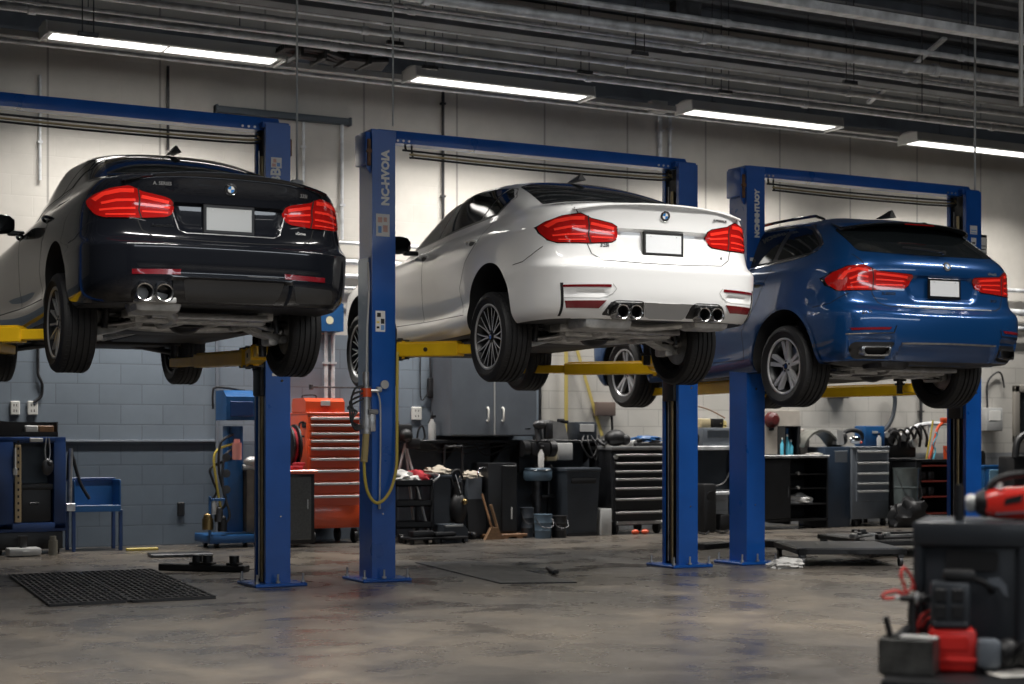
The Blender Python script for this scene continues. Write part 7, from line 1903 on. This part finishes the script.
q = T_ @ Vector((.05, .015, H)); m = MB(); m.box(0, .09, 0, .03, .0, .008, .003); tag(m.build('white_strip', M['cloth'], None, q, RZF-.2), 'white cloth strip lying over the edge of the steel tray', 'strip')
# red impact wrench on top of the machine
T0 = Matrix.Translation((A.x, A.y, ztop)) @ RZ(RZF)
q = T0 @ Vector((.125, .11, .0))
iw = thing('impact_wrench', 'red and black cordless impact wrench lying on top of the charcoal machine', 'impact wrench', (q.x, q.y, ztop+.001), RZF+.02)
T = TR(0, 0, .043) @ RY(radians(-1)) @ Matrix.Scale(.86, 4)
m = MB(); m.lathe([(.001, 0), (.020, .0), (.027, .006), (.029, .018), (.025, .030), (.001, .030)], 24, 'X', M=T); m.build('anvil', mat('pale_anvil', (.55,.55,.53), .35, .6), iw)
m = MB(); m.lathe([(.001, .028), (.030, .030), (.038, .040), (.044, .055), (.045, .066), (.001, .066)], 28, 'X', M=T); m.build('nose_cone', M['black'], iw)
m = MB()
secs = [(.062, .043, .040), (.080, .048, .046), (.12, .050, .050), (.17, .048, .052), (.20, .047, .050), (.225, .045, .046)]
vs = []; N = 20
for x, ry, rz_ in secs:
    for i in range(N):
        t = 2*PI*i/N; c, s_ = cos(t), sin(t); vs.append((x, ry*(abs(c)**.75)*(1 if c > 0 else -1), rz_*(abs(s_)**.75)*(1 if s_ > 0 else -1)))
fs = [(a_*N+i, a_*N+(i+1) % N, (a_+1)*N+(i+1) % N, (a_+1)*N+i) for a_ in range(len(secs)-1) for i in range(N)]+[tuple(range(N)), tuple(range((len(secs)-1)*N, len(secs)*N))]
m.add(vs, fs, M=T); m.build('red_body', mat('red_glossy', (.72,.03,.02), .25, 0, .5), iw)
m = MB(); m.prism([(.115, -.005), (.165, .006), (.170, .028), (.120, .016)], -.0525, -.046, 'Y', M=T); m.build('side_window', M['black'], iw)
m = MB(); m.prism([(.09, -.034), (.20, -.026), (.20, -.022), (.09, -.028)], -.0515, -.040, 'Y', M=T); m.build('pale_stripe', M['grey'], iw)
m = MB(); m.lathe([(.001, .215), (.050, .215), (.054, .225), (.054, .28), (.045, .30), (.001, .30)], 24, 'X', M=T); m.build('motor_cap', M['black'], iw)
m = MB(); m.tube([(.066, -.01, .034), (.085, -.01, .064), (.12, -.01, .082), (.18, -.01, .090), (.26, -.01, .086), (.34, -.01, .06)], .011, 10, smooth=6, M=T); m.build('handle', M['black'], iw)
m = MB(); m.box(.26, .36, -.045, .045, -.045, .03, .015, M=T); m.build('battery', M['black'], iw)
m = MB(); m.cyl(T @ Vector((.10, -.03, .045)), T @ Vector((.108, -.03, .062)), .006, 8); m.build('mode_switch', M['white'], iw)
PF = 200; PD = 550
# room lights outside the frame: rows of the same tube lights over the bays, and an added fill strip behind
def plain_fixture(x, y, z, label):
    fixture(x-1.2, x+1.2, y, z, label, grp='tube lights over the front bays')
EXTRA = [(2.2, 8.0), (7.2, 8.0), (12.2, 8.0), (0.0, 3.0), (5.0, 3.0), (10.0, 3.0), (3.0, -2.5), (9.0, -2.5)]
for i, (x, y) in enumerate(EXTRA):
    plain_fixture(x, y, 5.3, 'tube light over the front bays, outside the view')
    lamp(x-1.2, x+1.2, y, 5.3, PF if y > 7 else PF*.4)
# unseen area light added behind the camera: lights the car rears, gives line reflections
l = bpy.data.lights.new('fill_strip', 'AREA'); l.shape = 'RECTANGLE'; l.size = 24; l.size_y = 1.1; l.energy = PD; l.color = (.86,.93,1.0)
o = bpy.data.objects.new('fill_strip', l); COL.objects.link(o); o.location = (7, Y0R+.05, 4.6); o.rotation_euler = (radians(78), 0, 0)
cam = bpy.data.cameras.new('camera'); co = bpy.data.objects.new('camera', cam); COL.objects.link(co)
co.location = (0, 0, CH); co.rotation_euler = (radians(90), 0, -YAW)
cam.sensor_width = 36; cam.lens = F/1024*36; cam.shift_y = (HZ-342)/1024
cam.clip_start = .05; cam.clip_end = 100
cam.dof.use_dof = True; cam.dof.focus_distance = 11.3; cam.dof.aperture_fstop = 3.0
bpy.context.scene.camera = co
sc = bpy.context.scene
sc.view_settings.view_transform = 'Standard'; sc.view_settings.look = 'None'; sc.view_settings.gamma = 1; sc.view_settings.use_curve_mapping = False
sc.view_settings.exposure = 0.0
w = bpy.data.worlds.new('world'); sc.world = w; w.use_nodes = True
w.node_tree.nodes['Background'].inputs[0].default_value = (.55,.65,.8,1); w.node_tree.nodes['Background'].inputs[1].default_value = .15
def area(name, loc, rot, sx, sy, power, col=(1,.97,.92)):
    l = bpy.data.lights.new(name, 'AREA'); l.shape = 'RECTANGLE'; l.size = sx; l.size_y = sy; l.energy = power; l.color = col
    o = bpy.data.objects.new(name, l); COL.objects.link(o); o.location = loc; o.rotation_euler = rot
    return o
